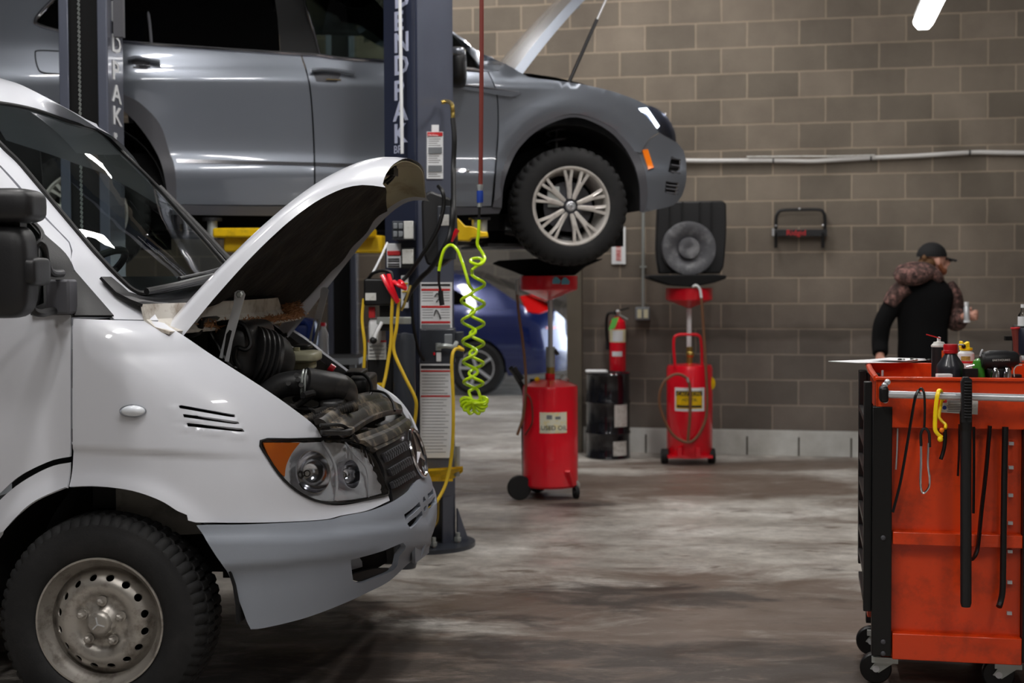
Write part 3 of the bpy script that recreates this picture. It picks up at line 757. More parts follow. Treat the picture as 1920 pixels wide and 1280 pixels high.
# steel disc with real holes: planar outline mapped through a radial profile
prof_d = interp([(0, .012), (.04, .012), (.05, -.006), (.085, -.012), (.09, -.006), (.1, .0), (.125, .004), (.15, -.012), (.172, -.045), (.19, -.05)])
ol = [(.19 * math.cos(2 * PI * k / 64), .19 * math.sin(2 * PI * k / 64)) for k in range(64)]
hs = []
for k in range(16):
    a = 2 * PI * (k + .5) / 16; cx, cy = .146 * math.cos(a), .146 * math.sin(a)
    hs.append([(cx + .0135 * math.cos(t) * -math.sin(a) + .0105 * math.sin(t) * math.cos(a), cy + .0135 * math.cos(t) * math.cos(a) + .0105 * math.sin(t) * math.sin(a)) for t in [2 * PI * q / 12 for q in range(12)]])
v2, fcs = cdt(ol, hs, .009, False)
dv = [wheelpt(math.hypot(*p), math.atan2(p[1], p[0]), prof_d(math.hypot(*p)) - .012) for p in v2]
link('wheel_disc', dv, fcs, M_steel, WR, ang=50, solid=.005)
MB().lathe([(.178, -.07), (.178, -.045), (.19, -.03), (.2, -.012), (.207, .006), (.213, .006), (.214, -.004), (.205, -.02)], hub, AX, 72, cap=False).build('rim', M_steel, WR)
MB().lathe([(.20, -.2), (.19, -.08), (0, -.08)], hub, AX, 40).build('brake_backing', M_void, WR)
MB().lathe([(.0, .012), (.028, .010), (.036, .004), (.041, -.01)], hub + AX * .006, AX, 40).build('hub_cap', M_steel, WR)
st = MB()
for k in range(3):
    a = PI / 2 + .25 + k * 2 * PI / 3; st.bar(hub + AX * .018, wheelpt(.023, a, .016), .007, .004)
st.build('hub_emblem', M_alu, WR)
for k in range(5):
    a = PI / 2 - .03 + k * 2 * PI / 5
    nb = MB(); p = wheelpt(.068, a, -.02); nb.lathe([(.0165, 0), (.0165, .006)], p, AX, 20); nb.lathe([(.0115, .004), (.0115, .026), (.006, .030), (0, .030)], p, AX, 6)
    nb.build('wheel_nut', M_steel, WR, ang=25)
MB().lathe([(.0165, 0), (.0175, .012), (.0145, .012)], hub, AX).v and None
# wheel arch liner
la = MB()
la.grid(lambda s, t: van.w(.445 * math.cos(PI * (1.05 * s - .02)), .02 + .5 * t, hubp.z + .03 + .445 * math.sin(PI * (1.05 * s - .02))), 24, 4)
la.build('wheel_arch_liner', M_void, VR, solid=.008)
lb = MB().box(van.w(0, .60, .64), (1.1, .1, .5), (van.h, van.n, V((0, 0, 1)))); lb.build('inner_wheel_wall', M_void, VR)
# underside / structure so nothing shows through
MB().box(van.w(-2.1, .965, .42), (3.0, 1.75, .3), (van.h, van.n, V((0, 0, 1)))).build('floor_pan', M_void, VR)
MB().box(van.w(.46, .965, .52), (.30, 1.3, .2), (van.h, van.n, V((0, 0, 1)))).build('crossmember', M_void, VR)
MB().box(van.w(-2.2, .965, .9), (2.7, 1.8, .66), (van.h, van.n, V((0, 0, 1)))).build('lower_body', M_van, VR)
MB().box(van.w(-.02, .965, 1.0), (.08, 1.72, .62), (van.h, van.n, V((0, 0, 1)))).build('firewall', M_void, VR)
# ------------------------------------------------------------------ cabin
db = MB()
db.grid(lambda s, t: van.w(-.28 + .42 * s, .16 + 1.6 * t, 1.27 + .12 * math.sin(PI * (.25 + .5 * s)) - .02), 8, 12)
db.build('dashboard', M_black, VR, solid=.03)
rim_c = P(218, 505, 5.0)
stw = MB(); sn = (van.h * -.55 + V((0, 0, .75))).normalized(); sx, sy, _ = frame_of(sn)
swc = van.w(-.28, .50, 1.42)
stw.tube([swc + sx * (.21 * math.cos(t)) + sy * (.21 * math.sin(t)) for t in [2 * PI * k / 36 for k in range(36)]], .014, 8, 0, closed=True)
for k in range(3): a = k * 2 * PI / 3 + .5; stw.bar(swc - sn * .03, swc + sx * (.2 * math.cos(a)) + sy * (.2 * math.sin(a)), .03, .012)
stw.build('steering_wheel', M_satin, VR)
for vv in (.45, 1.45):
    sb = MB(); sb.box(van.w(-.95, vv, 1.05), (.5, .5, .16), (van.h, van.n, V((0, 0, 1)))); sb.bar(van.w(-1.15, vv, 1.1), van.w(-1.3, vv, 1.75), .48, .12, van.n); sb.bar(van.w(-1.3, vv, 1.78), van.w(-1.33, vv, 1.98), .26, .09, van.n)
    sb.build('cab_seat', M_trim, VR, bevel=.03)
MB().lathe([(.0, 0), (.045, .0), (.045, .03), (.03, .045), (0, .045)], van.w(.02, .30, 1.385), V((-.2, -1, .3)), 24).build('dash_vent', M_resin, VR)
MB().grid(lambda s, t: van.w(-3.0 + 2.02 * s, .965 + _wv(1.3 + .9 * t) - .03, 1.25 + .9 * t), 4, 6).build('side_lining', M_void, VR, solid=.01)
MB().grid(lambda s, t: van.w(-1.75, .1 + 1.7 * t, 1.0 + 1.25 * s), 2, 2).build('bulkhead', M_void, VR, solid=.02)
# ------------------------------------------------------------------ hood (opened)
Hb, Ht = V(van.w(.075, .965, 1.275)), math.radians(40.5)
HLn = 1.0
_c = interp([(0, -.03), (.12, -.02), (.3, .0), (.55, .02), (.75, .022), (.88, .0), (.95, -.035), (1, -.085)])
def hoodpt(s, b, off=0):
    """s along 0 (hinge) to 1 (nose), b across -1..1; beyond |b|=1 the side folds down"""
    bb = max(-1, min(1, b)); ex = abs(b) - 1 if abs(b) > 1 else 0
    W = (.775 - .05 * s - .26 * s ** 3.2) if s > 0 else .775
    Lb = HLn * (1 - .10 * abs(bb) ** 3)
    tail = .055 * (1 - bb * bb)          # the rear edge bows back over the cowl
    a = s * Lb - tail * (1 - s) ** 3 * 0
    v = bb * W; c = _c(s) + .05 * (1 - bb * bb) * (1 - .3 * s) - .012 * abs(bb) ** 8 * 3 - off
    if ex: c -= ex * .075; v += math.copysign(ex * .02, bb)
    ct, st_ = math.cos(Ht), math.sin(Ht)
    return Hb + van.h * (a * ct - c * st_) + van.n * v + V((0, 0, a * st_ + c * ct))
hd = MB(); hd.grid(lambda s, t: hoodpt(s, -2 + 4 * t if False else (-1 - .85 * (1 - t / .08) * (1 - .75 * s) if t < .08 else (1 + .85 * ((t - .92) / .08) * (1 - .75 * s) if t > .92 else -1 + 2 * (t - .08) / .84))), 36, 50)
HD = hd.build('hood', M_van, VR, ang=70)
hi = MB(); hi.grid(lambda s, t: hoodpt(.015 + .975 * s, -.97 + 1.94 * t, .014), 30, 36); hi.build('hood_inner_panel', M_primer, HD, ang=70, solid=.004)
hli = MB(); rr = random.Random(3)
import mathutils.noise as mn
def linf(s, t):
    b = -.93 + 1.86 * t; s2 = .14 + .70 * s - .05 * abs(b) ** 2
    q = mn.noise(V((s * 5, t * 6, 0))) * .018
    return hoodpt(s2, b, .035 + q + .03 * math.sin(PI * s) * (1 - b * b))
hli.grid(linf, 36, 40); hli.build('hood_insulation', M_liner, HD, ang=80, solid=.008)
lt_ = MB()
for bv in (-.03, .03): lt_.tube([hoodpt(.93, bv, .03), hoodpt(.9, bv, .07), hoodpt(.86, bv * 2, .085)], .006)
lt_.box(hoodpt(.90, 0, .05), (.05, .09, .03), (van.h, van.n, V((0, 0, 1)))); lt_.build('hood_latch', M_satin, HD)
# hinge strap, near and far
for side, dv_ in ((0, 0), (1, 0)):
    def hs_(q, d, m=side):
        p = P(q[0], q[1], d); return van.mirror(p) if m else p
    sb = MB(); w_ = V((math.cos(1.25), 0, math.sin(1.25)))
    def quad(pts, th=.004):
        sb.prism([hs_(q, 4.86) for q in pts], V((0, .004, 0)))
    quad([(440, 548), (446, 544), (456, 545), (460, 552), (436, 640), (429, 678), (421, 677), (432, 632), (435, 620), (430, 618), (424, 626), (417, 672), (411, 670), (424, 618), (438, 570)])
    hst = sb.build('hinge_strap', M_alu, VR, smooth=False)
    MB().lathe([(.013, 0), (.013, .008), (.008, .012), (0, .012)], hs_((450, 552), 4.858), -van.n if not side else van.n, 6).build('hinge_bolt', M_zinc, hst)
# ------------------------------------------------------------------ engine bay
tub = MB()
for (a, b_) in (((.10, .16), (.8, .25)),):
    tub.grid(lambda s, t: van.w(.02 + .55 * s, .10 + .22 * s * s, .6 + (1.24 - .42 * s - .6) * t), 8, 4)
    tub.grid(lambda s, t: van.w(.02 + .60 * s, 1.83 - .22 * s * s, .6 + (1.27 - .42 * s - .6) * t), 8, 4)
    tub.grid(lambda s, t: van.w(.02 + .42 * s, .25 + 1.43 * t, .64), 2, 2)
tub.build('engine_bay_tub', mat('bay_sheet_metal', rgb(86, 84, 80), .6, dirt=(rgb(40, 38, 36), .9, 9)), VR, solid=.006)
# far fender lip (white, catching light) 
# cowl seal rim
MB().tube([P(352, 628, 4.82), P(372, 622, 4.84), P(378, 604, 4.9), P(392, 599, 5.0), P(450, 596, 5.4), P(520, 592, 5.9), P(528, 596, 6.0)], .012, 8).build('bay_seal', M_satin, VR)
# air box housing with dark opening
ab = MB(); rbox(ab, 378, 475, 604, 720, 4.95, 5.5, 5); AB = ab.build('air_box', M_hose, VR)
MB().tube([P(395, 612, 4.96), P(452, 606, 4.96), P(470, 640, 4.95), P(462, 655, 4.94), P(444, 652, 4.94), P(440, 672, 4.94), P(448, 690, 4.94), P(430, 684, 4.94), P(408, 650, 4.95)], .009, 8, 5, closed=True).build('air_box_lip', M_satin, AB)
# bellows + big intake
bw = MB(); a0 = P(478, 672, 5.1); a1 = P(520, 690, 5.15); dd_ = (V((a1 - a0))).normalized()
prof = []
for k in range(4): prof += [(.10, k * .02), (.112, k * .02 + .006), (.112, k * .02 + .012), (.10, k * .02 + .018)]
prof += [(.105, .09), (.09, .13), (.06, .16)]
bw.lathe(prof, a0 - dd_ * .03, dd_ + V((0, 0, .15)), 28); bw.build('intake_bellows', M_hose, VR)
MB().tube([P(500, 740, 5.0), P(530, 722, 5.0), P(570, 718, 5.0), P(610, 722, 5.02), P(638, 726, 5.06)], lambda t: .042 + .008 * t, 20, 6).build('intake_hose', M_hose, VR)
MB().tube([P(572, 716, 4.98), P(610, 722, 5.02), P(632, 724, 5.07), P(646, 732, 5.14), P(650, 752, 5.25)], lambda t: .052 - .010 * t * t, 20, 6).build('intake_hose', M_hose, VR)
for x_ in (568, 574): MB().lathe([(.052, -.004), (.055, 0), (.052, .004)], P(x_, 720, 4.99), V((1, .05, -.05)), 28, cap=False).build('hose_clamp', M_zinc, VR, solid=.002)
cb_ = MB()
for q in ((556, 704), (559, 712), (541, 719), (565, 722)): cb_.lathe([(.009, 0), (.009, .012)], P(q[0], q[1], 4.94), V((.1, -1, .2)), 8)
cb_.build('clamp_bolts', M_hose, VR)
# fluid reservoir
rv = MB(); rbox(rv, 526, 592, 660, 682, 5.35, 5.6, 4); rbox(rv, 545, 586, 678, 694, 5.4, 5.55, 5); RV = rv.build('fluid_reservoir', M_resin, VR)
MB().cyl(P(556, 661, 5.45), P(556, 651, 5.45), .013).build('reservoir_cap', M_resin, RV)
rbox(MB(), 549, 580, 647, 655, 5.5, 5.62, 5).build('fuse_block', M_satin, VR)
rbox(MB(), 522, 532, 648, 664, 5.2, 5.25, 6).build('paper_tag', M_paper, VR)
# battery / black boxes on the far front
rbox(MB(), 652, 694, 706, 750, 5.6, 5.95, 6).build('electric_box', M_satin, VR)
rbox(MB(), 645, 680, 696, 712, 5.7, 5.95, 6).build('electric_box', M_satin, VR)
MB().tube([P(664, 700, 5.6), P(682, 702, 5.58), P(694, 716, 5.56), P(696, 735, 5.54), P(684, 744, 5.5), P(660, 736, 5.5)], .007, 8).build('cable', M_satin, VR)
MB().tube([P(694, 732, 5.5), P(720, 736, 5.45), P(735, 752, 5.4), P(740, 770, 5.35)], .005, 8).build('cable', M_satin, VR)
MB().tube([P(651, 752, 5.2), P(648, 765, 5.15), P(630, 772, 5.1), P(600, 770, 5.05)], .022, 12).build('coolant_hose', M_hose, VR)
rbox(MB(), 594, 642, 748, 782, 4.98, 5.15, 4).build('oil_filler', M_hose, VR)
rr = random.Random(5)
for k in range(16):
    x = 500 + rr.random() * 110; y = 735 + rr.random() * 45; d = 4.9 + rr.random() * .35
    pts = [P(x, y, d), P(x + rr.uniform(-25, 25), y + rr.uniform(-8, 18), d + .05), P(x + rr.uniform(-40, 40), y + rr.uniform(0, 28), d + .1)]
    MB().tube(pts, rr.uniform(.005, .013), 8).build('coolant_pipe', M_hose, VR)
for k in range(7):
    x = 470 + rr.random() * 90; y = 612 + rr.random() * 40; d = 5.4 + rr.random() * .4
    MB().tube([P(x, y, d), P(x + rr.uniform(-40, 40), y + rr.uniform(-12, 30), d), P(x + rr.uniform(-40, 50), y + rr.uniform(10, 50), d)], .007, 8).build('wiring_loom', M_satin, VR)
eb = MB()
for k in range(14):
    eb.box(van.w(.15 + rr.random() * .5, .35 + rr.random() * 1.2, .72 + rr.random() * .12), (.05 + rr.random() * .14, .05 + rr.random() * .16, .06 + rr.random() * .1), (van.h, van.n, V((0, 0, 1))))
eb.build('engine_block', M_dusty, VR, bevel=.01)
cr = MB(); cprof = []
for k in range(26): cprof += [(.017, k * .009), (.021, k * .009 + .0045)]
cr.lathe(cprof, P(560, 792, 4.88), (P(640, 768, 4.98) - P(560, 792, 4.88)), 16); cr.build('corrugated_duct', M_dusty, VR)
MB().tube([P(470, 640, 5.3), P(500, 622, 5.5), P(516, 640, 5.6), P(510, 660, 5.5)], .016, 10).build('heater_hose', M_hose, VR)
MB().cyl(P(617, 688, 5.7), P(626, 694, 5.7), .018).build('battery_terminal', M_red, VR)
# radiator support (slam panel): dusty deck stepping down to the grille
def bil(q00, q10, q11, q01, s, t): return (q00 * (1 - s) + q10 * s) * (1 - t) + (q01 * (1 - s) + q11 * s) * t
sp_ = MB()
A0, A1, A2, A3 = P(592, 797, 4.72), P(700, 742, 5.7), P(752, 780, 5.75), P(655, 822, 4.85)
def slam(s, t):
    p = bil(A0, A1, A2, A3, s, t); p.z += .02 * math.sin(PI * s) + .008 * math.sin(t * 14) + .010 * (1 if .35 < t < .5 else 0)
    return p
sp_.grid(slam, 24, 24); SP = sp_.build('radiator_support', M_dusty, VR, ang=30, solid=.02)
B0, B1, B2, B3 = P(655, 822, 4.86), P(752, 780, 5.75), P(765, 806, 5.72), P(700, 848, 4.98)
def slam2(s, t):
    p = bil(B0, B1, B2, B3, s, t); k = .02 * math.sin(PI * s); return p + van.h * (k + (.012 if .3 < t < .7 else 0))
MB().grid(slam2, 24, 10).build('support_front_face', M_dusty, SP, ang=30, solid=.015)
MB().grid(lambda s, t: bil(P(705, 740, 5.75), P(748, 760, 5.95), P(772, 810, 6.0), P(752, 782, 5.76), s, t), 6, 6).build('support_far_end', M_dusty, SP, solid=.01)
def slotbox(px, py, d, w_, h_, name='support_slot'):
    c = P(px, py, d); MB().box(c, (w_, .02, h_), (van.n * .9 + van.h * -.1, van.h, V((0, 0, 1)))).build(name, M_void, SP)
for (s0, s1, t0, t1) in ((.35, .75, .62, .75), (.78, .92, .2, .45), (.1, .2, .5, .6)):
    MB().prism([slam(s0, t0) + V((0, 0, .004)), slam(s1, t0) + V((0, 0, .004)), slam(s1, t1) + V((0, 0, .004)), slam(s0, t1) + V((0, 0, .004))], V((0, 0, -.004))).build('support_slot', M_void, SP, smooth=False)
MB().prism([slam2(.55, .3) + van.h * .016, slam2(.8, .3) + van.h * .016, slam2(.8, .7) + van.h * .016, slam2(.55, .7) + van.h * .016], van.h * -.01).build('support_slot', M_void, SP, smooth=False)
for k in range(7):
    a = .25 + k * .05
    MB().prism([slam(a, .05) + V((0, 0, .01)), slam(a + .022, .05) + V((0, 0, .01)), slam(a + .05, .25) + V((0, 0, .012)), slam(a + .028, .25) + V((0, 0, .012))], V((0, 0, -.006))).build('cooling_louvre', M_resin if k < 6 else M_dusty, SP)
rbox(MB(), 598, 660, 804, 818, 4.74, 4.86, 5).build('lamp_back_cover', M_dusty, VR)
MB().tube([P(600, 797, 4.7), P(640, 797, 4.74), P(660, 812, 4.8), P(672, 828, 4.86)], .006, 8).build('lamp_seal', M_satin, VR)
# far fender front (white) showing past the slam panel
MB().grid(lambda s, t: bil(P(690, 720, 6.05), P(738, 762, 6.0), P(770, 806, 5.9), P(712, 748, 6.02), s, t), 6, 4).build('far_fender_edge', M_van, VR, solid=.01)
MB().tube([P(702, 728, 6.05), P(738, 752, 6.0), P(762, 782, 5.95), P(776, 812, 5.9)], .022, 10).build('far_lamp_edge', M_van, VR)
# needles
nd = MB()
for k in range(1500):
    far_ = rr.random() < .5
    t_ = (.80 + .17 * rr.random()) if far_ else .14 + .86 * rr.random(); s_n = rr.uniform(.55, 1.0) if far_ else rr.uniform(.8, 1.03)
    p = scf(s_n, t_) + V((0, 0, .004 + (abs(rr.gauss(0, .025)) if far_ else .006 * rr.random()))); a = V((rr.uniform(-1, 1), rr.uniform(-1, 1), rr.uniform(-.4, .4))).normalized() * rr.uniform(.01, .028)
    nd.tube([p - a, p + a], .0017, 3, 0)
tag(nd.build('pine_needles', M_needle), 'dry brown pine needles caught along the cowl under the open hood', 'debris', kind='stuff')
# ================================================================== SUV on the lift
SY = -math.radians(11)
sh = P(1072, 386, 8.47)
_sx = interp([(.1, .80), (.25, .93), (.4, .99), (.55, 1.0), (.7, .97), (.85, .93), (.95, .86), (1.04, .66), (1.10, .35), (1.16, 0), (1.2, -.28), (1.3, -.5), (1.5, -.92), (1.62, -1.25), (1.68, -2.2)])
_sw = interp([(.1, .80), (.3, .885), (.45, .905), (.56, .915), (.60, .897), (.7, .893), (.85, .905), (1.0, .925), (1.08, .932), (1.115, .912), (1.2, .895), (1.28, .86), (1.45, .77), (1.6, .68), (1.68, .5)])
def Fsuv(u, v, z):
    xf = _sx(z); w = _sw(z); g = min(1, max(0, (z - 1.15) / .2)); a = .5 - .1 * g; q = 2.6 + 1.5 * g
    du = max(0, (u - (xf - a)) / a); dv = abs(v - .92) / w
    return du ** 2 + dv ** q - 1
SZ = sh.z - .355
suv = Body((sh.x, sh.y, SZ), SY, Fsuv, .92, 7.2, 11.0)
SR = root('car', 'grey suv raised on the lift with its hood open', 'car', suv.w(-1.4, .92, 0))
sp = suv.panel; ST = 16
fd_arch = lambda cx, cy, rr_, hgt=.02: (lambda q: hgt * math.exp(-((math.hypot(q[0] - cx, q[1] - cy) - rr_) / 22) ** 2) if q[1] < cy + 20 else 0)
fa = fd_arch(1072, 352, 150)
sp('front_fender', [(934, 133), (947, 119), (973, 134), (990, 144), (1073, 155), (1140, 169), (1190, 186), (1218, 200), (1195, 201), (1226, 233), (1236, 248), (1215, 262), (1200, 287), (1184, 283), (1155, 245), (1113, 222), (1072, 213), (1026, 227), (987, 258), (959, 298), (946, 335), (934, 386), (925, 386), (931, 300), (935, 233), (932, 173), (916, 134)], M_suv, SR, step=ST, dish=fa, far=True)
sp('front_bumper', [(1192, 280), (1201, 287), (1216, 263), (1237, 249), (1268, 267), (1281, 283), (1285, 300), (1286, 335), (1278, 366), (1262, 384), (1237, 391), (1205, 398), (1212, 367), (1208, 320)], M_suv, SR, step=ST, off=.004, far=True, holes=[[(1258, 293), (1276, 300), (1274, 318), (1262, 326), (1252, 322)], [(1248, 340), (1272, 343), (1266, 366), (1246, 360)]])
for pl, nm in (([(1254, 290), (1280, 297), (1276, 322), (1250, 328)], 3), ([(1244, 336), (1276, 340), (1268, 370), (1242, 364)], 4)):
    g_ = sp('bumper_grille', pl, M_void, SR, step=30, off=-.02)
    for k in range(nm):
        t = (k + .5) / nm; y = pl[0][1] + (pl[3][1] - pl[0][1]) * t
        MB().tube(suv.curve([(pl[0][0] + 4, y), (pl[1][0] - 5, y + 3)], .0), .006, 6, 0).build('grille_bar', M_trim, g_)
fdo = [(601, 103), (640, 111), (722, 116), (800, 120), (903, 134), (914, 134), (930, 173), (933, 233), (929, 300), (921, 386), (880, 387), (700, 386), (592, 384), (590, 267), (582, 160), (566, 103)]
rdo = [(232, 78), (260, 82), (420, 93), (563, 102), (579, 160), (587, 267), (589, 384), (450, 384), (322, 383), (319, 317), (307, 286), (290, 241), (258, 206), (232, 190), (196, 178), (196, 120)]
for nm, pl in (('front_door', fdo), ('rear_door', rdo)): sp(nm, pl, M_suv, SR, step=ST, far=True)
qp = [(-260, 120), (-260, -120), (-60, -70), (120, -75), (104, -5), (66, 38), (70, 46), (112, 59), (193, 76), (193, 120), (197, 166), (150, 170), (100, 215), (60, 300), (40, 383), (-60, 383), (-260, 370)]
sp('rear_quarter_panel', qp, M_suv, SR, step=26)
sp('quarter_window', [(66, 42), (104, -5), (130, -60), (210, -60), (205, 76), (112, 58)], M_tint, SR, step=40, thick=.004)
MB().tube(suv.curve([(112, -12), (80, 20), (67, 38), (72, 47), (112, 59), (200, 77)], .004), .010).build('window_trim', M_chrome, SR)
MB().tube(suv.curve([(115, 96), (72, 95), (66, 102), (70, 125), (80, 136), (115, 139)], .001), .004, 6).build('fuel_flap_gap', M_void, SR)
# cladding
sp('arch_cladding', [(923, 388), (937, 333), (950, 293), (980, 250), (1023, 217), (1073, 203), (1117, 213), (1160, 237), (1190, 277), (1208, 320), (1213, 367), (1206, 398), (1200, 397), (1197, 340), (1180, 293), (1150, 253), (1107, 227), (1067, 220), (1013, 241), (973, 277), (953, 317), (943, 350), (940, 389)], M_trim, SR, step=12, off=.012, thick=.02, far=True)
sp('arch_cladding', [(180, 165), (238, 180), (267, 197), (300, 233), (317, 283), (328, 317), (331, 383), (314, 383), (312, 350), (300, 300), (273, 253), (238, 213), (200, 192), (150, 190), (110, 215), (60, 300), (50, 383), (35, 383), (50, 280), (100, 200)], M_trim, SR, step=12, off=.012, thick=.02, far=True)
sp('sill_cladding', [(330, 384), (450, 386), (700, 388), (922, 389), (940, 390), (935, 400), (800, 404), (500, 404), (320, 402)], M_trim, SR, step=20, off=.004, thick=.03, far=True)
# dark lower band and bright strip
for pl in ([(330, 298), (588, 305), (588, 311), (332, 306)], [(591, 305), (850, 315), (880, 322), (850, 322), (591, 311)]):
    sp('door_trim_strip', pl, M_chrome, SR, step=14, off=.006, thick=.008)
# glass
sp('rear_door_glass', [(205, 76), (260, 81), (420, 92), (525, 98), (520, 30), (505, -70), (200, -70)], M_tint, SR, step=40, thick=.004)
sp('front_door_glass', [(598, 101), (640, 108), (722, 113), (800, 117), (903, 131), (880, 100), (845, 62), (790, 10), (740, -30), (560, -60), (572, 0)], M_side, SR, step=40, thick=.004)
sp('door_pillar', [(526, 98), (597, 102), (585, 55), (560, -60), (505, -70), (520, 30)], M_satin, SR, step=30, off=.004)
MB().tube(suv.curve([(284, 85), (280, 40), (270, -30)], .004), .008).build('window_divider', M_trim, SR)
MB().tube(suv.curve([(200, 76), (260, 82), (420, 93), (563, 102), (597, 104), (640, 110), (722, 115), (800, 119), (903, 133)], .006), .010, 8, 4).build('window_trim', M_chrome, SR)
MB().tube(suv.curve([(599, 102), (588, 60), (570, 0), (555, -60)], .006), .008, 8, 4).build('window_trim', M_chrome, SR)
sp('windshield_pillar', [(843, 58), (870, 78), (907, 102), (947, 119), (935, 132), (906, 133), (882, 102), (846, 70), (790, 12), (740, -30), (748, -40), (800, 8)], M_suv, SR, step=14, thick=.02, far=True)
# roof and hidden shell
rf = MB(); rf.grid(lambda s, t: suv.w(-3.6 + 2.5 * s, .92 - .70 * math.cos(PI * t), 1.60 + .08 * math.sin(PI * t)), 12, 14); rf.build('roof', M_suv, SR, solid=.01)
MB().grid(lambda s, t: suv.w(-1.15 + .75 * s, .25 + 1.34 * t, 1.62 - .42 * s), 6, 8).build('windshield', M_side, SR)
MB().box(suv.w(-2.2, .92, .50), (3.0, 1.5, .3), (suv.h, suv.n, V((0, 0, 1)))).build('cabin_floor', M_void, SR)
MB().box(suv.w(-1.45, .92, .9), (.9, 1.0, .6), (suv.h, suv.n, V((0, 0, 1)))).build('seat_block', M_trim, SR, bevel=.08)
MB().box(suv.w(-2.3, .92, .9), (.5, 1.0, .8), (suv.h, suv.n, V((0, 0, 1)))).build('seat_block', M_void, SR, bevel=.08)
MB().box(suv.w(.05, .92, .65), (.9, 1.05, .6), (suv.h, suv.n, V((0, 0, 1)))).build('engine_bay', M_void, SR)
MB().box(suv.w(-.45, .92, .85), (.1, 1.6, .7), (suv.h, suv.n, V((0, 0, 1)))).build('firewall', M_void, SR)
MB().grid(lambda s, t: suv.w(-.36 + .9 * s, .16 + 1.52 * t, 1.16 - .22 * s * s), 6, 6).build('engine_cover', M_satin, SR)
ub = MB()
rr = random.Random(9)
ub.box(suv.w(-1.4, .92, .27), (3.4, 1.25, .10), (suv.h, suv.n, V((0, 0, 1))))
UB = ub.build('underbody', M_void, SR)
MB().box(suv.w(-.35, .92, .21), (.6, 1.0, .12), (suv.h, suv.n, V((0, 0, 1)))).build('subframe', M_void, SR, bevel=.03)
for k in range(3): MB().tube([suv.w(-2.6, .5 + .3 * k, .2), suv.w(-1.2, .55 + .3 * k, .19), suv.w(-.3, .6 + .2 * k, .2), suv.w(.3, .7, .22)], .028 - .008 * k, 10).build('exhaust_pipe', M_trim, SR)
MB().tube([suv.w(-.35, .25, .22), suv.w(-.05, .12, .16), suv.w(.05, .1, .14)], .03, 10).build('control_arm', M_satin, SR)
MB().box(suv.w(-.05, .85, .13), (.8, 1.1, .02), (suv.h, suv.n, V((0, 0, 1)))).build('splash_shield', M_black, SR)
# arch liners
def liner(cu, cz, R):
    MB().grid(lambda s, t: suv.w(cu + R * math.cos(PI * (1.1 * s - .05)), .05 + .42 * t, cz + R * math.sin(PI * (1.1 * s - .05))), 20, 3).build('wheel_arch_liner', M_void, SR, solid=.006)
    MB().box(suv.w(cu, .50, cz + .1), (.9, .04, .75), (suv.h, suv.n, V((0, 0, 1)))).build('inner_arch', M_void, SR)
liner(0, .40, .44); liner(-2.79, .38, .44)
# spring strut visible in the arch
sg = MB(); c0 = suv.w(-.02, .32, .60); hp = []
for k in range(60): t = k / 59; a = t * 2 * PI * 4; hp.append(c0 + suv.h * (.06 * math.cos(a)) + suv.n * (.06 * math.sin(a)) + V((0, 0, .25 * t)))
sg.tube(hp, .008, 6, 0); sg.build('coil_spring', M_trim, SR)
MB().cyl(c0 - V((0, 0, .15)), c0 + V((0, 0, .25)), .022).build('damper', M_satin, SR)
# door handles
for (x, y, w_) in ((240, 116, 60), (583, 141, 80)):
    hb = sp('handle_recess', [(x + 4, y - 8), (x + w_ * .6, y - 9), (x + w_ * .7, y), (x + w_ * .6, y + 14), (x + 10, y + 12)], M_trim, SR, step=8, off=.001, thick=.003)
    MB().tube(suv.curve([(x, y - 2), (x + w_ * .3, y - 5), (x + w_ * .75, y), (x + w_, y + 3)], .03), lambda t: .014, 10, 5, flat=.8).build('door_handle', M_suv, SR)
    MB().tube(suv.curve([(x + w_ * .35, y + 8), (x + w_ * .7, y + 9)], .008), .010, 10, 0, flat=.4).build('handle_chrome', M_chrome, hb)
MB().tube(suv.curve([(850, 158), (900, 163), (972, 173)], .004), .006).build('fender_blade', M_trim, SR)
sp('fender_badge_strip', [(845, 160), (905, 166), (977, 173), (958, 182), (900, 172), (845, 166)], M_suv, SR, step=10, off=.012, thick=.01)
# mirror
mm = MB(); c = suv.hit(857, 124)
rbox(mm, 841, 874, 88, 158, c.y - .24, c.y - .02, 3.5); SMR = mm.build('door_mirror', M_satin, SR)
rbox(MB(), 841, 872, 84, 106, c.y - .25, c.y - .03, 3).build('mirror_cap', M_suv, SMR)
# headlight
shl = [(1193, 200), (1222, 198), (1250, 216), (1266, 245), (1269, 266), (1237, 248), (1227, 233)]
sp('headlight', shl, M_clear, SR, step=8, off=.008, thick=0, far=True)
sp('headlight_bowl', shl, mat('lamp_inner_grey', rgb(120, 126, 145), .2, metal=.8), SR, step=8, off=-.006, far=True)
sp('running_light', [(1197, 203), (1212, 202), (1217, 208), (1236, 236), (1232, 241), (1228, 236), (1214, 215), (1203, 210)], mat('running_light_lens', (.9, .95, 1, 1), .3, emit=((.85, .93, 1, 1), 1.6)), SR, step=6, off=.004, thick=.004, far=True)
sp('side_marker', [(1203, 281), (1214, 280), (1225, 316), (1215, 319)], M_amber, SR, step=8, off=.012, thick=.01, far=True)
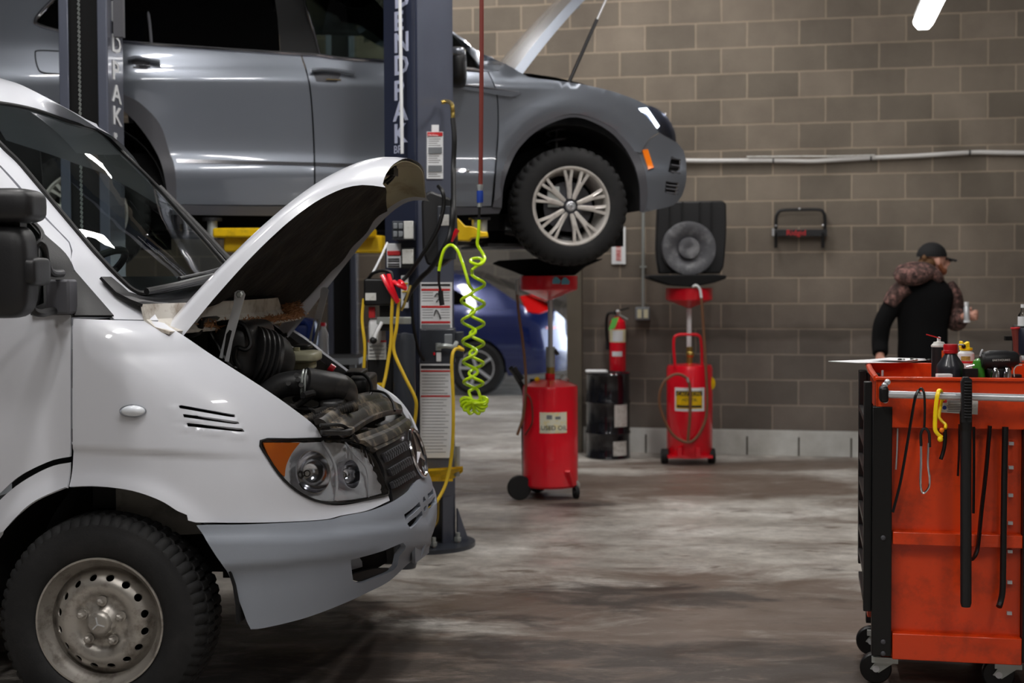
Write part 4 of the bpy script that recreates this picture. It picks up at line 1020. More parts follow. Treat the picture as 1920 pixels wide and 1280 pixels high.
# hood raised
def shood(s, b, off=0):
    th = math.radians(47); hb = suv.w(-.33, .92, 1.155)
    bb = max(-1, min(1, b)); ex = abs(b) - 1 if abs(b) > 1 else 0
    a = 1.12 * s * (1 - .08 * abs(bb) ** 3); c = .03 * math.sin(PI * s) + .05 * (1 - bb * bb) - off - ex * .06 + (-.05 * max(0, s - .85) / .15)
    v = bb * (.78 - .10 * s) + math.copysign(ex * .015, bb)
    return hb + suv.h * (a * math.cos(th) - c * math.sin(th)) + suv.n * v + V((0, 0, a * math.sin(th) + c * math.cos(th)))
SH = MB().grid(lambda s, t: shood(s, -1.9 + 3.8 * t if abs(-1.9 + 3.8 * t) <= 1 else (-1.9 + 3.8 * t)), 20, 38).build('hood', M_suv, SR, ang=60, solid=.004)
MB().grid(lambda s, t: shood(.02 + .95 * s, -.96 + 1.92 * t, .025), 14, 14).build('hood_inner_panel', M_suv, SH, solid=.012)
p0, p1 = suv.w(.02, .16, 1.10), shood(.93, -.95, .04); q = p0.lerp(p1, .55)
gs = MB().cyl(p0, q, .011).build('gas_strut', M_black, SR); MB().cyl(q, p1, .006).build('strut_rod', M_alu, gs)
# wheels
WPR = [(.228, -.03, 0), (.236, -.006, 0), (.240, .006, 0), (.26, .014, 0), (.30, .012, 0), (.322, .004, 0), (.336, -.004, 1), (.352, -.02, 1), (.354, -.05, 1), (.355, -.052, 2), (.355, -.10, 2), (.355, -.102, 1), (.353, -.16, 1), (.35, -.19, 2), (.335, -.212, 2), (.30, -.22, 0), (.20, -.2, 0)]
def suvwheel(cu, cz, name='front_wheel'):
    hb = suv.w(cu, .015, cz); ax = -suv.n; hf = lambda r, a, o: hb + suv.h * (r * math.cos(a)) + V((0, 0, r * math.sin(a))) + ax * o
    R = bpy.data.objects.new(name, None); COL.objects.link(R); R.parent = SR; R.location = hb - offs(SR)
    tyre(hf, WPR, 160, .012, 'tyre', M_tyre, R)
    MB().lathe([(.19, -.18), (.205, -.05), (.213, -.012), (.219, .0), (.228, .007), (.237, .007), (.238, -.004)], hb, ax, 64, cap=False).build('rim', M_rimal, R)
    MB().lathe([(.15, 0), (.15, .006), (.0, .008)], hb - ax * .09, ax, 40).build('brake_disc', M_trim, R)
    MB().box(hf(.11, 2.6, -.06), (.07, .06, .12)).build('brake_caliper', M_zinc, R)
    for k in range(10):
        a = PI / 2 + .14 + k * 2 * PI / 10 + (.07 if k % 2 else -.07); sp_b = MB()
        def pt(r, da, o): return hf(r, a + da, o)
        for sgn in (-1, 1):
            o1, o2 = (.010, .155) if sgn < 0 else (-.155, -.010)
            o1, o2 = (-.012, -.15) if sgn < 0 else (.012, .15)
            r0, r1 = .04, .222
            ps = [pt(.045, sgn * .02, -.016), pt(.05, sgn * .26, -.016), pt(.14, sgn * .12, -.008), pt(r1, sgn * .145, -.004), pt(r1, sgn * .06, -.004), pt(.15, sgn * .008, -.004)]
            sp_b.prism(ps, ax * -.02)
        sp_b.prism([pt(.045, -.2, -.014), pt(.045, .2, -.014), pt(.15, .07, -.005), pt(.15, -.07, -.005)], ax * -.016)
        sp_b.build('spoke', M_rimal, R, smooth=False, bevel=.002)
    MB().lathe([(.03, 0), (.028, .012), (.02, .016), (0, .017)], hb - ax * .012, ax, 32).build('hub_cap', M_alu, R)
    eb_ = MB(); eb_.tube([hf(.022, t, .006) for t in [2 * PI * k / 24 for k in range(24)]], .0018, 6, 0, closed=True)
    for a_, b2 in (((-.012, .012), (-.004, -.002)), ((-.004, -.002), (0, .008)), ((0, .008), (.004, -.002)), ((.004, -.002), (.012, .012)), ((-.016, .004), (-.006, -.014)), ((-.006, -.014), (0, -.003)), ((0, -.003), (.006, -.014)), ((.006, -.014), (.016, .004))):
        eb_.bar(hb + suv.h * a_[0] + V((0, 0, a_[1])) + ax * .006, hb + suv.h * b2[0] + V((0, 0, b2[1])) + ax * .006, .003, .002)
    eb_.build('hub_emblem', M_chrome, R)
    for k in range(5):
        a = PI / 2 + k * 2 * PI / 5; MB().lathe([(.013, 0), (.013, .02), (0, .02)], hf(.057, a, -.035), ax, 8).build('wheel_nut', M_trim, R)
M_rimal = mat('wheel_alloy', rgb(205, 200, 194), .35, metal=.45, dirt=(rgb(120, 105, 95), .4, 20))
suvwheel(0, .355); suvwheel(-2.79, .30, 'rear_wheel')
M_side_face = mat('grey_gloss_steel', rgb(84, 86, 96), .25, coat=.6)
Z_ = V((0, 0, 1))
def post_channel(px0, px1, d, name, lab, hgt=4.3, yaw=0, dep=.28, letters=True, chain=True, arms=True):
    """open channel post seen from its open side; px0..px1 are the outer edges of the opening at y=300"""
    ex = V((math.cos(yaw), -math.sin(yaw), 0)); ey = V((math.sin(yaw), math.cos(yaw), 0))
    p0 = P(px0, 300, d); p0.z = 0; w_ = (px1 - px0) / S(d)
    c = p0 + ex * w_ / 2
    r = root(name, lab, 'lift post', c)
    b = MB(); fl = w_ * .2
    for (x0, y0, x1, y1) in ((0, 0, fl, .012), (w_ - fl, 0, w_, .012), (0, .012, .012, dep), (w_ - .012, .012, w_, dep), (0, dep, w_, dep + .012)):
        b.box(p0 + ex * (x0 + x1) / 2 + ey * (y0 + y1) / 2 + Z_ * (hgt / 2), (x1 - x0, y1 - y0, hgt), (ex, ey, Z_))
    b.build('column', M_post, r, bevel=.004)
    MB().box(p0 + ex * (w_ + .001) + ey * (dep / 2 + .006) + Z_ * (hgt / 2), (.004, dep, hgt), (ex, ey, Z_)).build('column_side', M_side_face, r)
    MB().box(c + ey * .07 + Z_ * (hgt / 2), (w_ * .94, .02, hgt * .98), (ex, ey, Z_)).build('inner_slide', M_void, r)
    MB().box(c + ey * dep / 2 + Z_ * .01, (w_ + .2, dep + .2, .02), (ex, ey, Z_)).build('base_plate', M_dkgrey, r)
    if chain:
        cb = MB(); x = c - ex * w_ * .12 + ey * .035
        n = 170
        for k in range(n):
            a = x + Z_ * (.3 + 3.9 * k / n); cb.tube([a + ex * .005, a + Z_ * .01 + ex * .006, a + Z_ * .021 - ex * .003, a + Z_ * .011 - ex * .005], .0025, 4, 0, closed=True)
        cb.build('lift_chain', M_zinc, r)
    return r, p0, ex, ey, w_, dep
pr, p0, ex, ey, w_, dep = post_channel(113, 203, 7.25, 'lift_post', 'dark blue grey lift post behind the van windshield, its open channel holding a chain')
so = p0 + ex * (w_ + .006)
Lz = lambda py, d=7.3: HC - (py - 519) / S(d)
# letters down the right-hand outer face
for ch, y0, y1 in (('B', -86, -52), ('E', -44, -10), ('N', 2, 40), ('D', 63, 96), ('P', 112, 148), ('A', 156, 190), ('K', 197, 232)):
    z0 = Lz(y1); h_ = Lz(y0) - z0
    text('letter', ch, h_ * 1.38, so + ey * .07 + Z_ * z0, ey * 1, Z_, M_white, pr, sx=1.9, bold=.002)
text('letter', 'BP', .055, so + ey * .09 + Z_ * Lz(262), ey, Z_, M_white, pr)
MB().box(so + ey * .15 + Z_ * Lz(266), (.002, .075, .012), (ex, ey, Z_)).build('letter_underline', M_white, pr)
MB().box(so + ex * .03 + ey * .10 + Z_ * Lz(5), (.05, .04, .36), (ex, ey, Z_)).build('cable_guard', M_brassdk if 'M_brassdk' in globals() else M_trim, pr)
fp = post_channel(612, 665, 10.9, 'lift_post', 'far lift post standing behind the raised van hood, between the hood and the battery charger', 4.3, -.05, chain=False)
# near post, corner towards the camera -----------------------------------------
dC = 7.42
k0 = P(783, 700, dC); k0.z = 0
ang = math.radians(45)
eL = V((-math.cos(ang), math.sin(ang), 0)); eR = V((math.cos(ang), math.sin(ang), 0))
wL, wR_ = .255, .262
NP = root('lift_post', 'near lift post between the two vehicles, carrying the control boxes and charts', 'lift post', k0 + eL * wL / 2 + eR * wR_ / 2)
Hn = 4.3
cb = MB(); opn = (.30, .035, .035)
# right face has a cut-out at the foot
cb.box(k0 + eR * wR_ / 2 + Z_ * (.27 + (Hn - .27) / 2) + eL * .006, (wR_, .012, Hn - .27), (eR, eL, Z_))
cb.box(k0 + eR * .02 + Z_ * .135 + eL * .006, (.04, .012, .27), (eR, eL, Z_)); cb.box(k0 + eR * (wR_ - .045) + Z_ * .135 + eL * .006, (.09, .012, .27), (eR, eL, Z_))
cb.build('column_face', M_post, NP, bevel=.003)
MB().box(k0 + eL * wL / 2 + Z_ * (Hn / 2) + eR * .006, (wL, .012, Hn), (eL, eR, Z_)).build('column_face', M_postdk, NP)
MB().box(k0 + eL * wL / 2 + eR * (wR_ - .006) + Z_ * (Hn / 2), (wL, .012, Hn), (eL, eR, Z_)).build('column_face', M_post, NP)
bpm = MB(); bc = k0 + eL * wL / 2 + eR * wR_ / 2
bpm.lathe([(.27, 0), (.27, .022)], bc + V((.02, 0, 0)), Z_, 40); bpm.build('base_plate', M_dkgrey, NP)
for (a, b_) in ((.06, -.05), (wR_ - .02, -.04)):
    q = k0 + eR * a + eL * b_ * 1.0; bb = MB(); bb.cyl(q + Z_ * .02, q + Z_ * .075, .012, seg=8); bb.cyl(q + Z_ * .03, q + Z_ * .05, .02, seg=6); bb.build('anchor_bolt', M_zinc, NP)
MB().prism([k0 + eR * (wR_ + .0) + Z_ * .02 - eL * .02, k0 + eR * (wR_ + .07) + Z_ * .02 - eL * .03, k0 + eR * (wR_ + .0) + Z_ * .20 - eL * .02], eL * .012).build('gusset', M_post, NP)
MB().tube([k0 + eR * .055 + Z_ * .03 - eL * .01, k0 + eR * .06 + Z_ * .10 - eL * .01, k0 + eR * .14 + Z_ * .12 + eL * .03, k0 + eR * .16 + Z_ * .15 + eL * .03, k0 + eR * .165 + Z_ * .24 + eL * .03], .011, 10, 3).build('hydraulic_pipe', M_brass, NP)
nR = -eL; nL = -eR     # outward directions of right and left faces
def onR(px, py, off=0): return onplane(px, py, k0 + nR * off, nR)
def onL(px, py, off=0): return onplane(px, py, k0 + nL * off, nL)
# letters on the left face
for ch, y0, y1 in (('B', -34, 16), ('E', 22, 58), ('N', 62, 99), ('D', 104, 141), ('P', 151, 188), ('A', 190, 227), ('K', 232, 268)):
    b0 = onL(738, y1, .001); h_ = (onL(738, y0) - onL(738, y1)).length
    text('letter', ch, h_ * 1.38, b0, -eL, Z_, sx=1.15, bold=.003, parent=NP, m=mat('pale_blue_letter', rgb(196, 202, 226), .5) if ch == 'B' else bpy.data.materials['pale_blue_letter'])
text('letter', 'BP', .06, onL(738, 288, .001), -eL, Z_, bpy.data.materials['pale_blue_letter'], NP)
MB().cyl(onL(749, -70, .04), onL(754, 288, .04), .0095).build('conduit', M_white, NP)
def plate(name, f, x0, x1, y0, y1, m, off=.002, par=None, th=.004):
    pts = [f(x0, y0, off), f(x1, y0, off), f(x1, y1, off), f(x0, y1, off)]
    n_ = (nR if f is onR else nL); b = MB(); b.prism([p - n_ * 0 for p in pts], n_ * th); return b.build(name, m, par or NP, smooth=False)
lb1 = plate('safety_label', onR, 800, 830, 247, 335, M_white); plate('label_tab', onR, 809, 822, 234, 249, M_white, par=lb1)
plate('label_header', onR, 801, 829, 248, 255, M_redlab, .0065, lb1); plate('label_picture', onR, 803, 828, 276, 288, M_grey, .0065, lb1); plate('label_picture', onR, 803, 828, 310, 322, M_grey, .0065, lb1)
text('label_text', 'CAUTION', .016, onR(802, 254.5, .0105), eR, Z_, M_white, lb1, .0003)
for k, yy in enumerate((260, 264, 268, 272, 292, 296, 300, 304, 326, 330)): plate('label_text', onR, 803, 826 - (k % 3) * 3, yy, yy + 1, M_ink, .0065, lb1, .0004)
lb2 = plate('instruction_chart', onR, 788, 847, 529, 616, M_white)
for yy in (541, 573, 602): plate('chart_line', onR, 790, 844, yy, yy + 4, M_redlab, .0065, lb2, .0006)
plate('chart_title', onR, 790, 844, 532, 536, M_ink, .0065, lb2, .0006); plate('chart_footer', onR, 790, 844, 608, 615, M_grey, .0065, lb2, .0006)
for yy in (548, 553, 558, 563, 580, 585, 590, 595): plate('chart_text', onR, 792, 812, yy, yy + 1, M_grey, .0065, lb2, .0006); plate('chart_text', onR, 826, 843, yy, yy + 1, M_grey, .0065, lb2, .0006)
MB().tube([onR(815, 556, .01), onR(820, 550, .01), onR(824, 558, .01), onR(818, 566, .01)], .003, 6).build('chart_figure', M_ink, lb2)
MB().tube([onR(814, 592, .01), onR(818, 581, .01), onR(824, 590, .01), onR(826, 598, .01)], .003, 6).build('chart_figure', M_ink, lb2)
lb3 = plate('instruction_chart', onR, 787, 846, 682, 858, M_white)
plate('chart_title', onR, 789, 845, 685, 691, M_ink, .0065, lb3, .0006)
for yy in (694, 741): plate('chart_line', onR, 789, 844, yy, yy + 3, M_redlab, .0065, lb3, .0006)
for k in range(26):
    yy = 702 + k * 5.8
    if abs(yy - 742) > 4: plate('chart_text', onR, 791, 842 - (k * 7) % 13, yy, yy + .9, M_grey, .0065, lb3, .0004)
# yellow stop arm with pin
MB().prism([onR(785, 885, .01), onR(800, 883, .12), onR(868, 878, .12), onR(868, 884, .12), onR(850, 897, .05), onR(790, 902, .01)], Z_ * .012).build('arm_bracket', M_yellow, NP)
plate('yellow_band', onR, 786, 842, 884, 901, M_yellow, .004, th=.03)
MB().cyl(onR(857, 892, .08), onR(857, 836, .08), .016).build('lock_pin', M_zinc, NP)
# gauge box, power unit
def facebox(name, x0, x1, y0, y1, d0, d1, m, par=NP, bevel=.004, label=None):
    a = P(x0, y1, d0); b_ = P(x1, y0, d0); c = (a + b_) / 2; c.y = (d0 + d1) / 2
    return MB().box(c, (b_.x - a.x, d1 - d0, b_.z - a.z)).build(name, m, par, bevel=bevel)
bx = facebox('switch_box', 788, 852, 617, 681, 7.22, 7.42, M_dkgrey); facebox('switch_box_side', 850, 868, 622, 672, 7.3, 7.42, M_dkgrey)
facebox('switch_plate', 833, 848, 626, 648, 7.21, 7.22, M_grey, bx); MB().tube([P(822, 650, 7.18), P(835, 648, 7.16), P(850, 650, 7.17), P(856, 642, 7.2)], .012, 8).build('valve_fitting', M_zinc, bx)
MB().cyl(P(822, 657, 7.2), P(822, 643, 7.2), .014).build('valve_body', M_zinc, bx); facebox('valve_tag', 818, 827, 660, 678, 7.2, 7.215, M_white, bx); facebox('red_button', 812, 816, 660, 666, 7.2, 7.22, M_red, bx)
pu = MB(); d0 = 7.0
pu.prism([P(795, 364, d0), P(806, 357, d0), P(846, 372, d0), P(853, 385, d0), P(856, 450, d0), P(850, 482, d0), P(826, 501, d0), P(800, 496, d0), P(792, 470, d0), P(790, 380, d0)], V((0, .22, 0)))
PU = pu.build('power_unit', M_black, NP, bevel=.012)
facebox('power_unit_face', 821, 854, 386, 486, d0 - .012, d0 + .01, M_dkgrey, PU); facebox('unit_label', 824, 842, 402, 423, d0 - .016, d0 - .012, M_label, PU); facebox('unit_label', 845, 851, 403, 423, d0 - .016, d0 - .012, M_label, PU)
MB().tube([P(858, 430, d0 - .03), P(845, 452, d0 - .03)], .012, 10, 0).build('release_lever', M_red, PU)
# hoses on the post
MB().tube([onR(828, 192, .03), onR(838, 190, .06), P(847, 196, 7.2), P(849, 212, 7.18), P(849, 222, 7.18)], .011, 10).build('hose_fitting', M_brass, NP)
tagx = lambda o, l, c, g=None: tag(o, l, c, g)
MB().tube([P(849, 222, 7.18), P(852, 260, 7.16), P(850, 320, 7.14), P(850, 390, 6.95), P(846, 430, 6.92), P(838, 455, 6.9), P(810, 500, 6.95), P(790, 520, 7.0), P(770, 545, 7.02), P(760, 565, 7.02)], .013, 10).build('hydraulic_hose', M_satin, NP)
MB().tube([P(822, 349, 6.97), P(830, 360, 6.93), P(832, 385, 6.93), P(820, 430, 6.93), P(790, 480, 6.95), P(768, 512, 7.0), P(750, 530, 7.0)], .010, 10).build('power_cable', M_satin, NP)
MB().tube([P(772, 540, 7.1), P(774, 600, 7.1), P(784, 655, 7.12), P(795, 675, 7.15)], .008, 8).build('switch_cable', M_satin, NP)
# left-face electrical boxes and labels
facebox('electrical_box', 735, 776, 414, 450, 7.3, 7.5, M_dkgrey); facebox('box_label', 757, 775, 414, 448, 7.29, 7.3, M_label)
for yy in (418, 433): 
    for xx in (737, 747): facebox('outlet', xx, xx + 8, yy, yy + 11, 7.285, 7.3, M_grey)
facebox('warning_label', 725, 752, 456, 502, 7.42, 7.43, M_white); facebox('warning_header', 726, 751, 470, 479, 7.412, 7.42, M_redlab)
for yy in (484, 488, 494, 498): facebox('warning_text', 727, 749, yy, yy + 2, 7.412, 7.42, M_ink)
facebox('spec_box', 752, 776, 464, 503, 7.34, 7.44, M_satin); facebox('spec_label', 754, 775, 467, 495, 7.33, 7.34, M_label)
facebox('yellow_label', 752, 766, 516, 578, 7.44, 7.45, M_white); 
for yy in (530, 545): facebox('label_stripe', 753, 765, yy, yy + 3, 7.43, 7.44, M_yellow)
# charger with clamps ------------------------------------------------------------
d0 = 6.95
CH = root('battery_charger', 'black battery charger with red clamps strapped beside the near lift post', 'charger', P(710, 575, d0 + .1))
facebox('charger_case', 682, 736, 522, 573, d0, d0 + .2, M_satin, CH, .01); facebox('charger_label', 685, 705, 549, 563, d0 - .004, d0, M_label, CH, 0)
MB().tube([P(690, 523, d0 + .05), P(700, 512, d0 + .02), P(718, 507, d0), P(734, 512, d0 - .02), P(738, 530, d0 - .03), P(742, 560, d0 - .03)], .008, 8).build('clamp_cable', M_satin, CH)
for a, b_, c_ in (((717, 516), (730, 540), (746, 566)), ((738, 528), (750, 535), (760, 540))):
    g = MB(); p, q, s_ = P(a[0], a[1], d0 - .06), P(b_[0], b_[1], d0 - .08), P(c_[0], c_[1], d0 - .06)
    g.tube([p, q, s_], .016, 8, 4, flat=.7); g.tube([p + V((.03, 0, .004)), q + V((.012, 0, .01)), s_], .012, 8, 4, flat=.7); g.build('clamp', M_red, CH)
MB().box(P(722, 595, 7.05), (.05, .05, .13)).build('charger_bracket', M_satin, CH)
tk = MB(); tk.lathe([(.05, 0), (.055, .02), (.055, 1.12), (.045, 1.16), (.0, 1.17)], V((P(759, 800, 7.02).x, 7.02, .0)), Z_, 28)
TK = tag(tk.build('hydraulic_reservoir', M_dkgrey), 'dark grey upright tank left of the near lift post, behind the van', 'tank')
fj = root('fluid_jug', 'white fluid jug with a black cap beside the battery charger', 'jug', P(697, 645, 7.1))
jb = MB(); rbox(jb, 689, 712, 598, 646, 7.0, 7.12, 4); jb.build('jug_body', M_white, fj); MB().box(P(700, 590, 7.06), (.03, .03, .04)).build('jug_neck', M_white, fj); facebox('jug_label', 691, 703, 575, 596, 7.0, 7.02, M_redlab, fj)
jj = root('tool_cabinet', 'slim black service cabinet with a white label below the fluid jug', 'cabinet', V((P(707, 900, 7.2).x, 7.2, 0)))
a = P(689, 650, 7.1); b_ = P(737, 650, 7.1)
MB().box(V(((a.x + b_.x) / 2, 7.2, a.z / 2)), (b_.x - a.x, .2, a.z)).build('cabinet_body', M_satin, jj, bevel=.01)
facebox('cabinet_label', 690, 724, 640, 674, 7.09, 7.1, M_label, jj, 0); facebox('label_header', 690, 724, 638, 641, 7.085, 7.09, M_redlab, jj, 0)
facebox('yellow_edge', 690, 720, 718, 723, 7.08, 7.1, M_yellow, jj, 0)
for yy in (648, 655, 662, 668): facebox('label_text', 692, 720, yy, yy + 1.2, 7.086, 7.09, M_grey, jj, 0)
MB().tube([P(716, 604, 6.98), P(708, 620, 6.96), P(702, 634, 6.95)], .009, 8).build('lever_handle', M_white, CH)
MB().ball(P(700, 638, 6.95), .018, 12).build('lever_knob', M_black, CH)
facebox('clamp_bar', 706, 770, 594, 608, 7.0, 7.04, M_zinc, CH)
tagx(MB().tube([P(737, 545, 6.9), P(734, 600, 6.9), P(733, 640, 6.9), P(724, 700, 6.88), P(716, 740, 6.85), P(722, 790, 6.85)], .0085, 10).build('yellow_hose', M_ylw), 'yellow hose dropping straight from the red clamps behind the van fender', 'hose')
tagx(MB().tube([P(748, 560, 6.92), P(744, 610, 6.9), P(738, 655, 6.9), P(756, 700, 6.88), P(778, 745, 6.86), P(780, 770, 6.86), P(776, 800, 6.86), P(772, 822, 6.86)], .0085, 10).build('yellow_hose', M_ylw), 'yellow hose that bends right toward the lift post below the battery charger', 'hose')
tagx(MB().tube([P(682, 560, 6.98), P(679, 600, 6.96), P(684, 650, 6.95), P(682, 700, 6.95), P(684, 730, 6.95)], .008, 8).build('yellow_cable', M_ylw), 'thin dark yellow cable along the left side of the black battery charger', 'cable')
tagx(MB().tube([P(860, 650, 7.15), P(868, 656, 7.1), P(853, 655, 7.05), P(847, 680, 7.02), P(850, 760, 7.0), P(848, 840, 6.98), P(838, 900, 6.95), P(820, 938, 6.9), P(800, 958, 6.85)], .0085, 10).build('yellow_hose', M_ylw), 'yellow hose running down the right edge of the near lift post from the switch box', 'hose')
tagx(MB().tube([P(726, 455, 7.3), P(715, 480, 7.2), P(705, 500, 7.1), P(697, 515, 7.02)], .006, 8).build('white_cable', M_white), 'short white cable sagging down to the black battery charger', 'cable')
tagx(MB().tube([P(770, 535, 6.98), P(758, 570, 6.96), P(752, 582, 6.96)], .007, 10).build('hose_coupling', M_brass), 'small brass hose coupling beside the red clamps', 'fitting')
# ------------------------------------------------------------------ air line and lime coil
tagx(MB().tube([P(903, -120, 6.6), P(903, 100, 6.6), P(902, 250, 6.6), P(901, 348, 6.6)], .0105, 10).build('air_hose', M_rhose), 'dark red air hose hanging straight down from above beside the lift post', 'hose')
cpn = root('air_coupling', 'blue and silver air coupling joining the red hose to the lime coil', 'fitting', P(900, 400, 6.6))
cm = MB(); cm.lathe([(.010, 0), (.014, .02), (.014, .03)], P(900, 358, 6.6), Z_, 16); cm.build('coupling_collar', M_zinc, cpn)
MB().lathe([(.0145, 0), (.0155, .01), (.0155, .045), (.0145, .055)], P(900, 380, 6.6), Z_, 16).build('coupling_sleeve', M_blue, cpn)
MB().cyl(P(899, 388, 6.6), P(899, 380, 6.6), .010).build('coupling_plug', M_zinc, cpn); MB().cyl(P(898, 412, 6.6), P(899, 388, 6.6), .006).build('coupling_tail', M_satin, cpn)
pts = [P(898, 412, 6.6), P(897, 440, 6.6), P(895, 458, 6.6), P(905, 475, 6.6), P(909, 486, 6.58), P(900, 496, 6.54), P(884, 492, 6.56), P(884, 486, 6.6), P(898, 484, 6.62), P(904, 491, 6.6), P(886, 505, 6.55)]
cx = P(886, 600, 6.6)
def helix(y0, y1, turns, r0, r1, ph, x0=886, x1=886):
    out = []; n = int(turns * 10)
    for k in range(n + 1):
        t = k / n; a = ph + t * turns * 2 * PI; r_ = r0 + (r1 - r0) * t
        c = P(x0 + (x1 - x0) * t, y0 + (y1 - y0) * t, 6.6); out.append(c + V((r_ * math.cos(a), r_ * math.sin(a), 0)))
    return out
pts += helix(512, 735, 6.0, .030, .034, PI * .9, 897, 892)
n_ = 18
for k, ad in enumerate((175, 8, 200, -22, 222, -45, 250, -70, 180, 0)):     # the loose rosette at the bottom
    a = math.radians(ad); R0 = .062; c0 = P(889, 752, 6.6); dz_ = V((math.cos(a), 0, math.sin(a))); sd_ = V((-math.sin(a), .3, math.cos(a)))
    pts += [c0 + dz_ * .012 - V((0, .01 * (k % 3), 0)), c0 + dz_ * R0 * .65 + sd_ * .014, c0 + dz_ * R0, c0 + dz_ * R0 * .65 - sd_ * .014]
pts += helix(735, 545, 5.0, .034, .029, 0, 884, 876)
pts += [P(880, 535, 6.56), P(874, 515, 6.56), P(866, 490, 6.58), P(857, 468, 6.6), P(845, 459, 6.62), P(833, 468, 6.62), P(826, 490, 6.62), P(823, 508, 6.62)]
LC = root('coiled_air_hose', 'bright lime green coiled air hose dangling beside the near lift post', 'hose', P(886, 800, 6.6))
MB().tube(pts, .0075, 8, 4).build('coil', M_lime, LC)
MB().tube([P(823, 508, 6.62), P(823, 530, 6.62), P(826, 545, 6.62)], .006, 8).build('hose_tail', M_satin, LC)
MB().tube([P(826, 545, 6.62), P(827, 558, 6.62), P(829, 572, 6.62)], lambda t: .012, 10).build('nozzle', M_black, LC)
# ------------------------------------------------------------------ lift arms under the suv
def sub(name, loc):
    o = bpy.data.objects.new(name, None); COL.objects.link(o); o.parent = NP; o.location = V(loc) - offs(NP); return o
def arm(name, lab, a, b_, d0, d1, hh=.10, ww=.14):
    r = sub(name, (P(*a, d0) + P(*b_, d1)) / 2)
    MB().bar(P(*a, d0), P(*b_, d1), ww, hh, V((0, 1, 0))).build('arm_tube', M_yellow, r, bevel=.012)
    return r
a1 = arm('lift_arm', 'yellow lift arm seen left of the raised van hood', (408, 437), (700, 437), 8.15, 8.0, .055, .17)
MB().bar(P(425, 456, 8.2), P(720, 458, 8.1), .12, .10, V((0, 1, 0))).build('arm_tube', M_yellow, a1, bevel=.01)
MB().cyl(P(398, 447, 8.1), P(398, 412, 8.1), .028).build('lift_pad_screw', M_zinc, a1); MB().cyl(P(398, 414, 8.1), P(398, 408, 8.1), .055).build('lift_pad', M_black, a1)
a2 = sub('lift_arm', P(880, 450, 7.9))
MB().prism([P(856, 408, 7.8), P(862, 412, 7.8), P(872, 423, 7.8), P(890, 425, 7.8), P(903, 434, 7.8), P(914, 434, 7.8), P(915, 444, 7.8), P(884, 446, 7.8), P(880, 452, 7.8), P(856, 451, 7.8)], V((0, .16, 0))).build('arm_tube', M_yellow, a2, bevel=.006)
for x_ in (892, 906): MB().cyl(P(x_, 436, 7.86), P(x_, 411, 7.86), .022).build('lift_pad_screw', M_zinc, a2)
MB().cyl(P(899, 412, 7.86), P(899, 408, 7.86), .06).build('lift_pad', M_black, a2)
# ================================================================== oil drains
def funnel(name, r, c, rad, ztop, hb, zneck, m):
    MB().lathe([(.02, zneck), (rad * .98, ztop - hb), (rad, ztop - hb + .01), (rad, ztop), (rad - .008, ztop), (rad - .012, ztop - hb + .012), (.02, zneck + .01)], c, Z_, 40).build(name, m, r)
d1 = 9.13 + .1
c1 = P(1032, 900, d1); c1.z = 0; s1_ = S(d1)
zz = lambda py, d, x=1030: P(x, py, d).z
OD = root('oil_drain', 'red rolling oil drain with a worn yellow sticker, standing right of the lime coil', 'oil drain', c1)
R1 = 52 / s1_; zb, zt = zz(910, d1), zz(722, d1)
MB().lathe([(0, zb), (R1 * .93, zb), (R1, zb + .015), (R1, zt - .02), (R1 * .97, zt), (R1 * .5, zt + .035), (.05, zt + .04)], c1, Z_, 48).build('tank', M_red, OD)
MB().lathe([(.032, zt + .03), (.032, zt + .075), (.026, zt + .08)], c1 + V((0, 0, 0)), Z_, 16).build('tank_neck', M_red, OD)
px_ = c1 + V((.003, 0, 0)); zf = zz(553, d1)
MB().cyl(px_ + Z_ * (zt + .07), px_ + Z_ * zz(682, d1), .028).build('pole_base', M_brass, OD)
MB().cyl(px_ + Z_ * zz(688, d1), px_ + Z_ * zz(650, d1), .030).build('pole_collar', M_zinc, OD)
MB().cyl(px_ + Z_ * zz(655, d1), px_ + Z_ * zz(562, d1), .016).build('pole', M_alu, OD)
fc = P(1029, 530, d1); fc.z = 0
funnel('funnel', OD, fc, 54 / s1_, zz(517, d1), 26 / s1_, zz(562, d1), M_red)
for x_, y_ in ((1043, 526), (1060, 527)):
    g = MB(); p = P(x_, y_, d1 - .17); g.prism([p + V((-.025, 0, -.02)), p + V((.022, 0, -.02)), p + V((.028, 0, .0)), p + V((.006, 0, .022)), p + V((-.01, 0, .024)), p + V((-.024, 0, .004))], V((0, -.02, 0))); g.build('sticker', mat('blue_sticker', rgb(120, 190, 215), .5), OD, smooth=False)
def sticker(name, r, c, R, xc, y0, y1, w, m, d, out=.002, n=10):
    b = MB(); z0 = P(xc, y1, d - R).z; z1 = P(xc, y0, d - R).z; a0 = (P(xc, y0, d - R).x - c.x) / R; a0 = math.asin(max(-1, min(1, a0)))
    aw = w / S(d) / R / 2
    b.grid(lambda s, t: c + V(((R + out) * math.sin(a0 - aw + 2 * aw * s), -(R + out) * math.cos(a0 - aw + 2 * aw * s), z0 + (z1 - z0) * t)), n, 1)
    return b.build(name, m, r, solid=.001)
sk = sticker('yellow_sticker', OD, c1, R1, 1038, 773, 812, 52, mat('worn_sticker', rgb(228, 226, 205), .5, dirt=(rgb(235, 205, 60), .9, 22)), d1)
text('sticker_text', 'USED OIL', .040, P(1014, 806, d1 - R1 - .006), V((1, 0, 0)), Z_, M_ink, sk)
for k in range(2): sticker('sticker_mark', OD, c1, R1, 1030 + k * 16, 778 + k * 3, 786, 10, M_grey, d1, .0035)
wh = MB(); wc = P(974, 918, d1 - .1); rad = 23 / s1_
